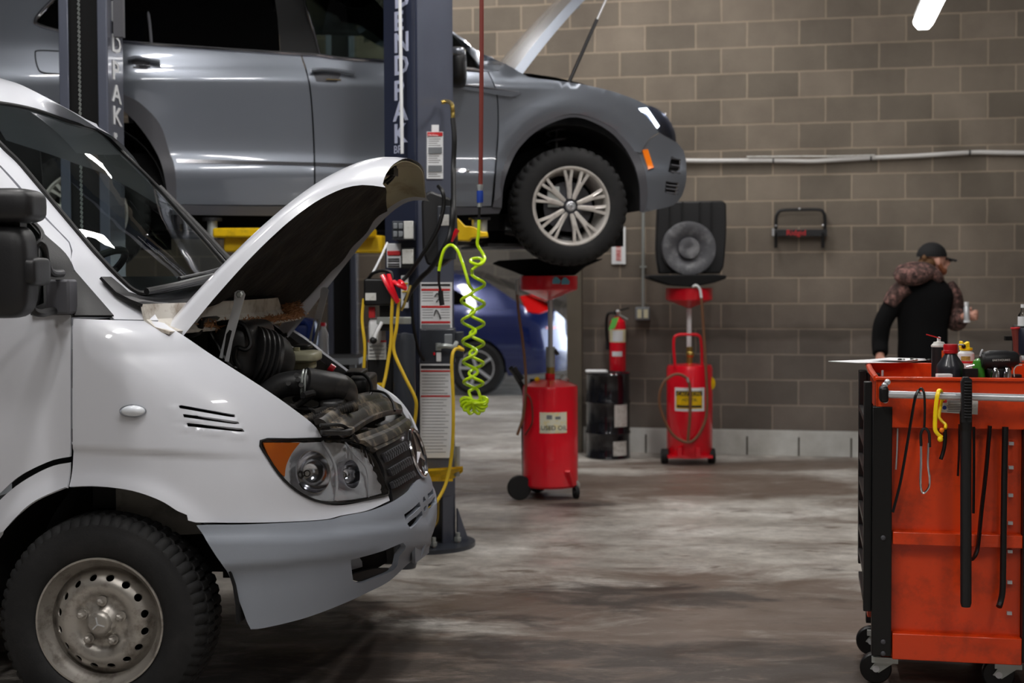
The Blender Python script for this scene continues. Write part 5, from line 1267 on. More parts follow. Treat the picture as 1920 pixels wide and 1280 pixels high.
def wheelset(r, c, rad, ax, nm='wheel', w=.04):
    ax = V(ax).normalized()
    w_o = MB().lathe([(rad * .62, -w / 2), (rad * .95, -w / 2), (rad, -w / 4), (rad, w / 4), (rad * .95, w / 2), (rad * .62, w / 2)], c, ax, 32, cap=True).build(nm, M_tyre, r)
    MB().lathe([(0, -w / 2 - .004), (rad * .25, -w / 2 - .004), (rad * .5, -w * .2), (rad * .62, -w * .45), (rad * .62, w * .45), (0, w * .45)], c, ax, 24).build('wheel_hub', M_trim, w_o)
    return w_o
wc.z = rad + .001; wheelset(OD, wc, rad, (.25, -1, 0)); wheelset(OD, wc + V((.12, .32, 0)), rad, (.25, -1, 0))
MB().tube([wc + V((0, .02, 0)), wc + V((.12, .32, 0))], .012, 8, 0).build('axle', M_satin, OD)
MB().bar(wc + V((.03, .12, .0)), c1 + V((-.15, .02, zb + .02)), .04, .03).build('wheel_bracket', M_red, OD)
kc = P(1080, 925, d1 - .05); kr = .042; kc.z = kr
wheelset(OD, kc, kr, (1, .3, 0), 'caster', .025); MB().tube([kc + V((0, 0, 0)), kc + V((.012, 0, .05)), kc + V((-.02, 0, .08)), kc + V((-.04, 0, .10))], .014, 8).build('caster_fork', M_zinc, OD)
MB().bar(P(1064, 883, d1 - .17), P(1072, 910, d1 - .12), .035, .02).build('caster_bracket', M_red, OD)
MB().tube([P(984, 905, d1), P(982, 800, d1), P(984, 740, d1), P(968, 705, d1), P(956, 688, d1)], .016, 8).build('push_handle', M_satin, OD)
MB().tube([P(962, 690, d1 - .02), P(978, 712, d1 - .02)], .022, 8, 0).build('handle_grip', M_black, OD)
MB().tube([P(969, 546, d1 - .05), P(973, 590, d1 - .05), P(980, 640, d1 - .05), P(985, 690, d1 - .06), P(986, 730, d1 - .1), P(981, 780, d1 - .12), P(970, 815, d1 - .1)], .009, 8).build('drain_hose', M_tan, OD)
MB().cyl(P(970, 552, d1 - .05), P(970, 524, d1 - .05), .010).build('hose_hook', M_zinc, OD)
MB().tube([P(986, 735, d1 - .15), P(996, 752, d1 - .17), P(998, 790, d1 - .17), P(985, 815, d1 - .12)], .006, 8).build('drain_cable', M_rhose, OD)
MB().ball(P(1007, 711, d1 - .03), .018, 12).build('gauge_knob', M_yellow, OD); MB().cyl(P(1055, 713, d1), P(1062, 706, d1), .03).build('gauge', M_zinc, OD); MB().box(P(1028, 715, d1 + .02), (.24, .03, .035)).build('tool_tray', M_satin, OD)
MB().tube([P(1040, 662, d1), P(1046, 658, d1)], .022, 8, 0).build('clamp_knob', M_black, OD)
tr = MB(); tp_ = P(1030, 500, d1)
tr.prism([P(922, 494, d1), P(935, 488, d1), P(1015, 484, d1), P(1085, 486, d1), P(1132, 485, d1), P(1098, 500, d1), P(1078, 516, d1), P(985, 518, d1), P(960, 508, d1)], V((0, .34, 0)))
tag(tr.build('splash_tray', M_void, bevel=.01), 'black plastic splash tray lying on the funnel of the front oil drain', 'tray')
# second drain ------------------------------------------------------------------
d2 = 10.9
c2 = P(1293, 850, d2); c2.z = 0; s2_ = S(d2)
z2 = lambda py: P(1293, py, d2).z
OE = root('oil_drain', 'red oil drain against the block wall with a yellow caution label and looped hose', 'oil drain', c2)
R2 = 43 / s2_
MB().lathe([(0, z2(855)), (R2 * .93, z2(855)), (R2, z2(850)), (R2, z2(690)), (R2 * .95, z2(684)), (0, z2(680))], c2, Z_, 48).build('tank', M_red, OE)
MB().tube([P(1266, 690, d2 - .12), P(1263, 645, d2 - .12), P(1268, 629, d2 - .12), P(1290, 627, d2 - .12), P(1310, 629, d2 - .12), P(1315, 645, d2 - .12), P(1317, 690, d2 - .12)], .011, 10).build('handle_loop', M_red, OE)
MB().cyl(P(1293, 682, d2), P(1293, 650, d2), .024).build('pole_base', M_brass, OE); MB().ball(P(1294, 664, d2), .033, 16).build('sight_glass', M_brass, OE)
MB().cyl(P(1292, 652, d2), P(1292, 578, d2), .018).build('pole', M_white, OE)
f2 = P(1292, 550, d2); f2.z = 0; funnel('funnel', OE, f2, 44 / s2_, z2(540), 22 / s2_, z2(577), M_red)
MB().tube([P(1298, 537, d2 - .19), P(1305, 535, d2 - .2), P(1312, 542, d2 - .2), P(1315, 558, d2 - .2)], .010, 8).build('hose_hook', M_white, OE)
MB().tube([P(1315, 558, d2 - .2), P(1318, 600, d2 - .2), P(1323, 680, d2 - .2), P(1326, 760, d2 - .2), P(1318, 800, d2 - .2), P(1295, 828, d2 - .2), P(1265, 818, d2 - .2), P(1245, 785, d2 - .2), P(1236, 750, d2 - .2), P(1244, 718, d2 - .2), P(1265, 702, d2 - .2), P(1284, 706, d2 - .2), P(1293, 722, d2 - .2), P(1294, 770, d2 - .2), P(1290, 826, d2 - .2)], .0105, 8, 8).build('looped_hose', M_tan, OE)
MB().cyl(P(1288, 708, d2 - .2), P(1291, 716, d2 - .2), .012).build('hose_ferrule', M_zinc, OE)
k2 = sticker('caution_label', OE, c2, R2, 1293, 727, 771, 58, M_white, d2)
sticker('caution_panel', OE, c2, R2, 1292, 733, 766, 50, M_yellow, d2, .0032); sticker('caution_header', OE, c2, R2, 1292, 733, 742, 50, M_ink, d2, .0042)
text('caution_text', 'CAUTION', .040, P(1269, 741.5, d2 - R2 - .01), V((1, 0, 0)), Z_, M_yellow, k2); text('caution_text', 'HOT OIL', .030, P(1278, 752, d2 - R2 - .01), V((1, 0, 0)), Z_, M_ink, k2)
sticker('caution_line', OE, c2, R2, 1292, 760, 764, 46, M_ink, d2, .0042)
MB().lathe([(0, .004), (.052, 0)], P(1331, 719, d2 - .08), V((.6, -1, 0)), 24).build('round_sticker', M_yellow, OE, solid=.002)
for x_ in (1246, 1334): cw_ = P(x_, 860, d2 - .05); cw_.z = .060; wheelset(OE, cw_, .058, (1, 0, 0), 'wheel', .05)
MB().box(P(1290, 852, d2 - .02), (.34, .3, .02)).build('base_frame', M_red, OE)
for x_ in (1274, 1308): MB().box(P(x_, 847, d2 - .16), (.03, .05, .07)).build('frame_foot', M_red, OE)
t2 = MB().prism([P(1216, 516, d2 - .2), P(1245, 515, d2 - .2), P(1340, 514, d2 - .2), P(1363, 516, d2 - .2), P(1362, 522, d2 - .2), P(1340, 530, d2 - .2), P(1300, 538, d2 - .2), P(1262, 536, d2 - .2), P(1240, 530, d2 - .2), P(1217, 522, d2 - .2)], V((0, .36, 0)))
tag(t2.build('drip_tray', M_void, bevel=.01), 'wide black drip tray resting on the funnel of the drain by the wall', 'tray')
# black spare cover with round dish leaning on the wall above the drain
dP = 10.9
BT = root('plastic_cover', 'black ribbed plastic cover with a round grey dish, propped above the wider drip tray', 'cover', P(1296, 515, dP))
cvb = MB(); pts = smooth_poly([(1236, 513), (1230, 470), (1233, 384), (1240, 378), (1355, 376), (1362, 382), (1362, 440), (1357, 500), (1350, 513)], 14, True, 30)
cvb.prism([P(x, y, dP - .02) for x, y in pts], V((0, .10, 0))); cvb.build('cover_panel', M_black, BT, bevel=.012)
for x_ in (1257, 1280, 1313, 1335): MB().box(P(x_, 415, dP - .03), (.012, .02, .30)).build('cover_rib', M_satin, BT)
ds = P(1291, 466, dP - .03); q = 51 / S(dP)
MB().lathe([(q, 0), (q * .97, .05), (q * .80, .055), (q * .5, .03), (q * .42, .015), (q * .38, .05), (q * .2, .055), (0, .045)], ds, V((0, -1, .05)), 48).build('dish', mat('grey_dish', rgb(82, 82, 86), .4, dirt=(rgb(150, 150, 152), .9, 6)), BT)
# drum -------------------------------------------------------------------------------
d3 = 11.25; c3 = P(1140, 800, d3); c3.z = 0; r3 = 41 / S(d3); z3 = lambda y: P(1140, y, d3 - r3).z
DR = root('steel_drum', 'small black steel drum standing against the wall under the fire extinguisher', 'drum', c3)
H3 = z3(701); pr_ = [(0, 0), (r3, 0), (r3 + .004, .01), (r3, .02)]
for f in (.30, .66): pr_ += [(r3, H3 * f - .02), (r3 + .008, H3 * f), (r3, H3 * f + .02)]
pr_ += [(r3, H3 - .02), (r3 + .005, H3 - .01), (r3, H3), (r3 - .01, H3 - .01), (0, H3 - .01)]
MB().lathe(pr_, c3, Z_, 48).build('drum_body', mat('black_gloss', rgb(14, 15, 22), .22, coat=.8), DR)
sticker('torn_label', DR, c3, r3, 1166, 757, 801, 30, M_label, d3); sticker('drum_label', DR, c3, r3, 1164, 828, 855, 30, M_label, d3)
tag(MB().box(V((P(1118, 698, d3).x, d3 - .03, H3 + .012)), (.17, .15, .02)).build('folded_cloth', M_white, bevel=.008), 'folded white cloth lying on the left edge of the black drum', 'cloth')
# extinguisher on the wall --------------------------------------------------------------
ec_ = wallpt(1158, 640, .085); re_ = 15.5 / S(ec_.y)
FX = root('fire_extinguisher', 'red fire extinguisher with a green tag, hung on the wall above the black drum', 'fire extinguisher', V((ec_.x, ec_.y, P(1158, 697, ec_.y).z)))
ze = lambda y: P(1158, y, ec_.y).z; b0 = V((ec_.x, ec_.y, 0))
MB().lathe([(0, ze(695)), (re_ * .95, ze(695)), (re_, ze(692)), (re_, ze(612)), (re_ * .9, ze(602)), (re_ * .4, ze(595)), (.016, ze(591))], b0, Z_, 32).build('cylinder', M_red, FX)
MB().cyl(b0 + Z_ * ze(593), b0 + Z_ * ze(584), .02).build('valve', M_zinc, FX)
MB().bar(b0 + Z_ * ze(584) + V((-.03, -.02, 0)), b0 + Z_ * ze(577) + V((.09, -.02, 0)), .02, .012).build('lever', M_satin, FX); MB().bar(b0 + Z_ * ze(588) + V((0, -.02, 0)), b0 + Z_ * ze(598) + V((.08, -.02, 0)), .02, .012).build('handle', M_zinc, FX)
MB().ball(b0 + Z_ * ze(584) + V((.0, -.03, 0)), .018, 12).build('pressure_gauge', M_alu, FX)
MB().tube([b0 + Z_ * ze(586) + V((-.02, -.02, 0)), b0 + Z_ * ze(590) + V((-.08, -.01, 0)), b0 + Z_ * ze(620) + V((-.09, 0, 0)), b0 + Z_ * ze(646) + V((-.078, 0, 0))], .012, 8).build('hose', M_satin, FX)
MB().cyl(b0 + Z_ * ze(642) + V((-.08, 0, 0)), b0 + Z_ * ze(655) + V((-.08, 0, 0)), .015).build('nozzle', M_black, FX)
g = MB(); t_ = P(1148, 606, ec_.y - .09); g.prism([t_ + V((-.03, 0, -.055)), t_ + V((.02, 0, -.04)), t_ + V((.055, 0, .05)), t_ + V((.0, 0, .04))], V((0, -.003, 0))); g.build('inspection_tag', mat('green_tag', rgb(110, 205, 90), .6), FX, smooth=False)
cE = V((ec_.x, ec_.y, 0))
def wrap(name, y0, y1, m, a0=-1.3, a1=1.3, o=.0015, par=FX): MB().grid(lambda s, t: cE + V(((re_ + o) * math.sin(a0 + (a1 - a0) * s), -(re_ + o) * math.cos(a0 + (a1 - a0) * s), ze(y1) + (ze(y0) - ze(y1)) * t)), 16, 1).build(name, m, par, solid=.001)
wrap('instruction_label', 617, 641, mat('cream_label', rgb(226, 220, 180), .5)); wrap('label_picture', 619, 639, M_white, -.7, .6, .003); wrap('oval_logo', 658, 667, M_white, -.8, .5)
# wall fittings ------------------------------------------------------------------------------
def wquad(x0, y0, x1, y1, off): return [wallpt(x0, y0, off), wallpt(x1, y0, off), wallpt(x1, y1, off), wallpt(x0, y1, off)]
fsn = root('fire_sign', 'white sign with red upright lettering on the wall behind the raised front wheel', 'sign', wallpt(1160, 495, .01))
MB().prism(wquad(1147, 425, 1173, 495, .012), -WN * .004).build('sign_panel', M_white, fsn, smooth=False)
MB().prism(wquad(1155, 430, 1165, 489, .018), -WN * .001).build('sign_band', mat('pale_red', rgb(232, 200, 196), .5), fsn, smooth=False)
pz = wallpt(1155.5, 430, .021); text('sign_text', 'FIRE EXT', .050, wallpt(1163.5, 488, .021), Z_, -WH, M_redlab, fsn)
cdv = root('conduit', 'thin grey vertical conduit running down the wall to an outlet box', 'conduit', wallpt(1206, 600, .03))
MB().tube([wallpt(1206, 300, .03), wallpt(1206, 400, .03), wallpt(1206, 576, .03)], .012, 10, 0).build('pipe', M_zinc, cdv)
MB().box(wallpt(1206, 500, .025), (.05, .03, .015), (WH, WN, Z_)).build('pipe_strap', M_zinc, cdv)
ob = root('outlet_box', 'square wall outlet box at the foot of the vertical conduit', 'outlet', wallpt(1205, 600, .03))
MB().box(wallpt(1205, 588, .025), (.115, .05, .105), (WH, WN, Z_)).build('box', M_grey, ob, bevel=.005)
for x_ in (1199, 1211): MB().box(wallpt(x_, 588, .055), (.034, .01, .07), (WH, WN, Z_)).build('socket', mat('ivory', rgb(205, 200, 170), .5), ob)
pipe = MB(); pipe.tube([wallpt(x, y, .035) for x, y in ((1180, 296), (1290, 301), (1400, 301), (1450, 301), (1520, 302), (1560, 300), (1632, 296), (1720, 292), (1818, 286), (1870, 286), (1930, 287), (2050, 290), (2300, 289), (2700, 284))], .0175, 10)
PW = root('pipe_run', 'long white pipe running along the block wall below the ceiling light', 'pipe', wallpt(1600, 298, .03)); pipe.build('pipe', mat('white_pipe', rgb(205, 203, 200), .4), PW)
MB().tube([wallpt(x, y, .06) for x, y in ((1400, 294), (1500, 293), (1560, 293), (1640, 291))], .006, 8).build('thin_cable', M_label, PW)
for x, y in ((1450, 301), (1633, 296), (1818, 286)): MB().lathe([(.021, -.006), (.021, .006)], wallpt(x, y, .035), WH, 12).build('pipe_strap', M_satin, PW)
CR = root('wall_handle_rack', 'black tubular handle with red lettering mounted on the block wall', 'rack', wallpt(1500, 467, .05))
MB().tube([wallpt(x, y, .06) for x, y in ((1455, 440), (1455, 410), (1459, 399), (1468, 394), (1500, 393), (1535, 393), (1544, 398), (1547, 410), (1547, 440))], .013, 10, 5).build('tube_handle', M_satin, CR)
MB().prism(wquad(1448, 430, 1551, 443, .075), WN * .05).build('cross_bar', M_black, CR, bevel=.004)
for x in (1454.5, 1543): MB().tube([wallpt(x, 436, .07), wallpt(x, 455, .06), wallpt(x, 465, .06)], .013, 10, 0).build('hook_leg', M_satin, CR)
MB().tube([wallpt(1450, 428, .09), wallpt(1450, 442, .09)], .010, 10, 0).build('side_pin', M_alu, CR)
for x, y in ((1455, 423), (1543, 422), (1499, 391)): MB().ball(wallpt(x, y, .076), .008, 8).build('bolt', M_alu, CR)
text('red_lettering', 'Ridgid', .062, wallpt(1474, 441, .081), WH, Z_, M_redlab, CR)
# ================================================================== blue car beyond the opening
bh = P(893, 690, 17.0)
_bx = interp([(.1, .90), (.25, 1.02), (.5, 1.07), (.62, 1.06), (.75, 1.03), (.95, .99), (1.05, .93), (1.15, .78), (1.3, .55), (1.45, .2), (1.55, -.6)])
_bw = interp([(.1, .80), (.3, .87), (.6, .90), (.9, .885), (1.0, .84), (1.3, .70), (1.5, .58)])
def Fb(u, v, z):
    xf = _bx(z); w = _bw(z); a = .45; du = max(0, (u - (xf - a)) / a); dv = abs(v - .9) / w
    return du ** 2.2 + dv ** 2.8 - 1
bc_ = Body((bh.x, bh.y, 0), math.radians(9), Fb, .9, 15.4, 19.5)
BR = root('car', 'dark blue car seen through the doorway, its red tail lamp showing', 'car', bc_.w(-1, .9, 0))
bz = lambda z: 515 + (HC - z) * 157
arc = [(893 + 56 * math.cos(a), 690 - 56 * math.sin(a)) for a in [PI * k / 12 for k in range(13)]]
low = [(1066, bz(.3)), (960, bz(.26))]
bc_.panel('rear_quarter_panel', [(600, bz(.98)), (700, bz(1.0)), (880, bz(1.02)), (980, bz(1.03)), (1040, bz(1.03)), (1062, bz(.9)), (1072, bz(.6)), (1066, bz(.32)), (1000, bz(.26)), (952, bz(.24)), (949, 690)] + arc[1:-1] + [(837, 690), (835, bz(.24)), (600, bz(.24))], M_bcar, BR, step=16, crv=False)
bc_.panel('roof_side', [(600, bz(1.5)), (820, bz(1.5)), (900, bz(1.42)), (985, bz(1.06)), (1038, bz(1.04)), (960, bz(1.03)), (700, bz(1.01)), (600, bz(1.0))], M_bcar, BR, step=16, crv=False, holes=[[(640, bz(1.38)), (820, bz(1.38)), (905, bz(1.09)), (640, bz(1.08))]])
bc_.panel('side_glass', [(640, bz(1.38)), (820, bz(1.38)), (905, bz(1.09)), (640, bz(1.08))], M_tint, BR, step=40, thick=.004, off=-.01)
bc_.panel('tail_lamp', [(975, 556), (1000, 553), (1036, 556), (1034, 580), (1010, 588), (988, 584)], M_tail, BR, step=8, off=.01, thick=.02)
bc_.panel('reflector', [(1024, 612), (1042, 612), (1042, 617), (1024, 617)], M_tail, BR, step=8, off=.01, thick=.01)
MB().box(bc_.w(-1.4, .9, .55), (4.2, 1.55, .55), (bc_.h, bc_.n, Z_)).build('inner_body', M_void, BR)
MB().grid(lambda s, t: bc_.w(-3.2 + 3.0 * s, .35 + 1.1 * t, 1.5), 2, 2).build('roof', M_bcar, BR, solid=.02)
MB().grid(lambda s, t: bc_.w(-.2 + 1.2 * s, .25 + 1.3 * t, 1.5 - .45 * s), 4, 4).build('rear_window', M_tint, BR)
def bwheel(cu):
    hb = bc_.w(cu, .02, .335); ax = -bc_.n; R = bpy.data.objects.new('rear_wheel', None); COL.objects.link(R); R.parent = BR; R.location = hb - offs(BR)
    MB().lathe([(.21, -.01), (.29, .01), (.33, -.01), (.335, -.05), (.335, -.16), (.30, -.2), (.2, -.2)], hb, ax, 48).build('tyre', M_tyre, R)
    MB().lathe([(.20, -.05), (.215, -.005), (.20, -.01)], hb, ax, 40, cap=False).build('rim', M_alu, R); MB().lathe([(.2, -.08), (0, -.08)], hb, ax, 24).build('brake_backing', M_void, R)
    s_ = MB()
    for k in range(5):
        a = PI / 2 + .3 + k * 2 * PI / 5; p = hb + bc_.h * (.2 * math.cos(a)) + Z_ * (.2 * math.sin(a)); s_.bar(hb - ax * .01, p - ax * .01, .055, .03, ax)
    s_.build('spokes', M_alu, R); return R
bwheel(0); bwheel(-2.7)
# blue jug and white bottle on a bench behind the van
bn = root('work_bench', 'low grey work bench behind the van, under the blue jug', 'bench', V((P(560, 660, 9.4).x, 9.4, 0)))
bcx = P(560, 660, 9.4).x; bt = P(560, 668, 9.4).z
MB().box(V((bcx, 9.4, bt - .02)), (.85, .5, .04)).build('bench_top', M_grey, bn)
for i in (-1, 1):
    for j in (-1, 1): MB().box(V((bcx + i * .38, 9.4 + j * .2, (bt - .04) / 2)), (.04, .04, bt - .04)).build('leg', M_grey, bn)
bj = root('plastic_jug', 'blue plastic jug standing behind the open engine bay of the van', 'jug', V((P(560, 660, 9.4).x, 9.4, bt)))
j_ = MB(); rbox(j_, 530, 592, 596, 668, 9.3, 9.5, 4); j_.build('jug_body', M_blue, bj)
MB().tube([P(548, 606, 9.28), P(570, 600, 9.27), P(580, 612, 9.27), P(578, 640, 9.28)], .018, 8).build('jug_handle', M_blue, bj); MB().cyl(P(544, 600, 9.4), P(544, 590, 9.4), .022).build('jug_cap', M_blue, bj)
wbt = root('spray_bottle', 'small white bottle beside the blue jug, left of the far lift post', 'bottle', V((P(607, 660, 9.4).x, 9.4, bt)))
MB().lathe([(0, bt), (.032, bt), (.032, bt + .15), (.016, bt + .19), (.014, bt + .2)], V((P(608, 660, 9.4).x, 9.36, 0)), Z_, 20).build('bottle_body', M_white, wbt); MB().cyl(V((P(608, 660, 9.4).x, 9.36, bt + .2)), V((P(608, 660, 9.4).x, 9.36, bt + .225)), .017).build('bottle_cap', M_red, wbt)
# ================================================================== tool cart
ca = TH; kh = V((math.cos(ca), -math.sin(ca), 0)); kn = V((math.sin(ca), math.cos(ca), 0)); AXC = (kh, kn, Z_)
k0_ = P(1634, 1232, 4.94)
def ck(a, b, z): return V((k0_.x, k0_.y, 0)) + kh * a + kn * b + Z_ * z
def onK(px, py, off=0): return onplane(px, py, V((k0_.x, k0_.y, 0)) - kn * off, kn)
TC = root('tool_cart', 'orange steel tool cart with black corner posts, tools hanging on its rail', 'tool cart', ck(.5, .25, 0))
def cbox(name, a0, a1, b0, b1, z0, z1, m=None, par=TC, bevel=.003):
    return MB().box(ck((a0 + a1) / 2, (b0 + b1) / 2, (z0 + z1) / 2), (a1 - a0, b1 - b0, z1 - z0), AXC).build(name, m or M_orange, par, bevel=bevel)
zK = lambda y, x=1700: onK(x, y).z
aK = lambda x, y=1000: (onK(x, y) - V((k0_.x, k0_.y, 0))).dot(kh)
zt = zK(706, 1660); zb = zK(1236, 1680)
AE = aK(1917, 1100) + .0; DEP = .52
cbox('rear_panel', .03, AE, .035, .05, zb, zt - .16)           # recessed end panel behind the tools
cbox('top_band', .012, AE + .09, 0, .015, zK(802, 1700), zt)
cbox('shelf_lip', .07, AE, .0, .05, zK(1022, 1720), zK(998, 1720))
cbox('bottom_lip', .07, AE, .0, .05, zb, zK(1188, 1700))
cbox('cart_floor', .03, AE + .05, .03, DEP, zb, zb + .02)
cbox('corner_post', 0, aK(1672), -.004, .05, zb + .01, zK(762, 1650), M_satin)
cbox('corner_post', AE - .0, AE + .06, -.004, .05, zb + .01, zK(802, 1900), M_satin)
cbox('corner_post', 0, .05, DEP - .05, DEP, zb + .01, zt - .02, M_satin)
cbox('corner_post', AE, AE + .06, DEP - .05, DEP, zb + .01, zt - .02, M_satin)
cbox('side_panel', AE + .02, AE + .03, .05, DEP - .04, zb, zt - .1)
cbox('rear_side', .02, AE, DEP - .01, DEP, zb, zt - .1)
# tray
cbox('tray_wall', AE + .08, AE + .09, 0, DEP, zt - .12, zt)
cbox('tray_wall', .012, AE + .09, DEP - .012, DEP, zt - .12, zt + .018)
cbox('tray_wall', .012, .022, .0, DEP, zt - .12, zt)
cbox('tray_floor', .02, AE + .085, .01, DEP, zt - .11, zt - .10)
cbox('tray_rim', .008, AE + .09, -.008, .02, zt - .012, zt)
MB().tube([ck(.012, -.0, zt - .006), ck(.006, DEP * .5, zt), ck(.006, DEP - .02, zt + .01)], .011, 8, 0).build('tray_rim', M_orange, TC)
# left side: drawers seen on edge
dz = (zt - .16 - zb - .1) / 8
for k in range(8):
    z0 = zb + .13 + k * dz; cd_ = cbox('drawer', -.012, .02, .06, DEP - .05, z0, z0 + dz - .012)
    MB().bar(ck(-.022, .06, z0 + dz - .02), ck(-.022, DEP - .06, z0 + dz - .02), .014, .02).build('drawer_pull', M_satin, cd_)
cbox('side_post', -.028, -.0, .02, .06, zb + .16, zt - .02, M_satin); cbox('side_post', -.03, -.0, DEP - .06, DEP, zb + .24, zt - .01, M_satin)
# side rail with brackets
p0, p1 = onK(1658, 739, .06), onK(1952, 747, .06)
RL = MB().cyl(p0, p1, .013).build('hand_rail', M_alu, TC)
MB().box(onK(1657, 738, .04), (.03, .08, .055), AXC).build('rail_bracket', M_satin, RL, bevel=.01); 
for x, y in ((1659, 722), (1660, 750), (1664, 716)): MB().lathe([(.011, 0), (.010, .006), (.004, .010)], onK(x, y, .03), -kn, 12).build('bolt', M_alu, RL)
MB().cyl(ck(.035, .03, zt), ck(.035, .03, zt + .02), .004).build('tray_pin', M_alu, TC)
for x, y in ((1656, 1008), (1656, 1203), (1656, 1225)): MB().lathe([(.009, 0), (.008, .004), (.005, .006)], onK(x, y, .004), -kn, 12).build('post_bolt', M_trim, TC)
lab = MB().prism([onK(1766, 748, .018), onK(1834, 751, .018), onK(1833, 777, .018), onK(1765, 773, .018)], kn * .002).build('warning_label', M_label, TC, smooth=False)
MB().lathe([(.007, 0), (0, .0005)], onK(1771, 764, .0185), -kn, 16).build('label_icon', M_blue, lab); MB().box(onK(1772, 752, .019), (.012, .001, .010), AXC).build('label_icon', M_redlab, lab)
for k in range(7): MB().box(onK(1793 + (k % 3), 751.5 + k * 3.2, .019), (.06, .0008, .0016), AXC).build('label_text', M_ink, lab)
for k, y in enumerate((831, 876, 928, 980, 1033, 1091, 1149)): MB().box(onK(1896 - k * .6, y, -.028), (.016, .014, .011), AXC).build('cable_clip', M_alu, TC)
for (x, b) in ((1660, .06), (1660, DEP - .08), (1893, .06), (1893, DEP - .08)):
    a = aK(x, 1250); cr = .055
    cs = MB().box(ck(a, b, zb - .012), (.09, .07, .02), AXC).build('caster', M_zinc, TC)
    MB().lathe([(.03, -.016), (.05, -.016), (cr, -.01), (cr, .01), (.05, .016), (.03, .016)], ck(a - .03, b, cr + .001), kn, 28).build('caster_wheel', M_satin, cs)
    MB().prism([ck(a - .05, b - .022, cr), ck(a - .02, b - .022, cr - .012), ck(a + .035, b - .022, zb - .02), ck(a - .03, b - .022, zb - .02)], kn * .004).build('caster_fork', M_zinc, cs)
    MB().lathe([(.012, 0), (.012, .045)], ck(a - .03, b - .024, cr + .001), kn, 12).build('caster_axle', M_alu, cs)
# hanging tools ------------------------------------------------------------------
pb = root('pipe_wrench', 'big black pipe tool hooked over the cart rail, its handle reaching low', 'wrench', onK(1812, 1138, .09))
MB().tube([onK(1811, 792, .085), onK(1811, 1130, .085), onK(1811, 1137, .085)], lambda t: .0185 if t < .97 else .015, 16, 0).build('handle', M_black, pb)
MB().lathe([(.0195, 0), (.0205, .004), (.0205, .05), (.0195, .054)], onK(1811, 806, .085), Z_, 20).build('collar', M_satin, pb)
hd_ = MB(); hd_.prism([onK(1802, 792, .105), onK(1822, 792, .105), onK(1823, 760, .105), onK(1823, 712, .105), onK(1817, 707, .105), onK(1806, 707, .105), onK(1802, 716, .105), onK(1803, 760, .105)], kn * .028)
for k in range(13): hd_.box(onK(1815, 716 + k * 5.5, .108), (.024, .008, .0055), AXC)
hd_.build('jaw', M_black, pb, bevel=.002)
MB().prism([onK(1800, 775, .095), onK(1806, 756, .095), onK(1806, 790, .095), onK(1801, 792, .095)], kn * .02).build('jaw_spur', M_satin, pb)
yt = root('yellow_strap', 'bright yellow strap with an orange ball end looped over the cart rail', 'strap', onK(1762, 826, .09))
MB().tube([onK(1768, 745, .03), onK(1763, 731, .06), onK(1759, 736, .085), onK(1755, 760, .09), onK(1753, 800, .09), onK(1757, 812, .09), onK(1766, 820, .09)], .0065, 8, 6, flat=.5).build('strap', M_yplain, yt) if 'M_yplain' in globals() else None
M_yplain = mat('bright_yellow', rgb(250, 214, 20), .35)
MB().tube([onK(1768, 750, .02), onK(1763, 731, .06), onK(1759, 736, .085), onK(1755, 760, .09), onK(1753, 800, .09), onK(1757, 812, .09), onK(1766, 820, .09)], .0075, 8, 6, flat=.5).build('strap', M_yplain, yt)
MB().tube([onK(1767, 745, .03), onK(1761, 778, .05), onK(1765, 788, .06), onK(1773, 796, .07), onK(1772, 803, .08)], .0055, 8, 6).build('strap_tail', M_yplain, yt)
MB().ball(onK(1766, 806, .092), .0085, 12).build('orange_ball', mat('orange_plastic', rgb(250, 130, 20), .35), yt); MB().ball(onK(1763, 823, .092), .010, 12).build('yellow_ball', M_yplain, yt)
bg = root('hook_tool', 'steel wire hook with a black cord hanging from the rail, left of the yellow strap', 'hook', onK(1733, 925, .09))
MB().tube([onK(1722, 732, .06), onK(1728, 728, .08), onK(1733, 740, .09), onK(1734, 770, .09), onK(1733, 802, .09)], .004, 8).build('cord', M_satin, bg)
MB().tube([onK(1727, 836, .09), onK(1727, 812, .09), onK(1734, 803, .09), onK(1742, 812, .09), onK(1743, 838, .09)], .005, 8).build('grip', M_black, bg)
MB().tube([onK(1727, 832, .09), onK(1727, 870, .09), onK(1726, 905, .09), onK(1729, 922, .09), onK(1734, 923, .09), onK(1742, 912, .09), onK(1743, 895, .09), onK(1740, 870, .09), onK(1741, 830, .09)], .0042, 8).build('wire_hook', M_chrome, bg)
def hang(name, lab, cat, pts, r, m=M_satin, off=.02, flat=None, sm=5):
    return tag(MB().tube([onK(x, y, o) for x, y, o in pts], r, 8, sm, flat=flat).build(name, m), lab, cat)
hang('rubber_strap', 'long thin black strap slanting from the rail to the left corner post', 'strap', [(1722, 731, .07), (1716, 745, .08), (1708, 790, .05), (1698, 850, .03), (1688, 905, .02), (1674, 960, .015)], .006, flat=.5)
hang('pry_bar', 'short black curved bar hanging below the yellow strap', 'pry bar', [(1772, 800, .01), (1772, 825, .01), (1769, 845, .015), (1764, 861, .02)], .007)
hang('pry_bar', 'flat black bar just left of the big pipe tool', 'pry bar', [(1799, 795, .01), (1798, 850, .01), (1796, 892, .015)], .008, flat=.4)
hang('pry_bar', 'slim black bar half hidden right behind the big pipe tool', 'pry bar', [(1826, 800, .005), (1826, 880, .005), (1825, 962, .01)], .005)
hang('pry_bar', 'long slanting pry bar with a curved tip, right of the big pipe tool', 'pry bar', [(1856, 798, .02), (1849, 880, .02), (1840, 960, .02), (1834, 1020, .02), (1829, 1040, .03), (1823, 1048, .045)], .0125, flat=.5)
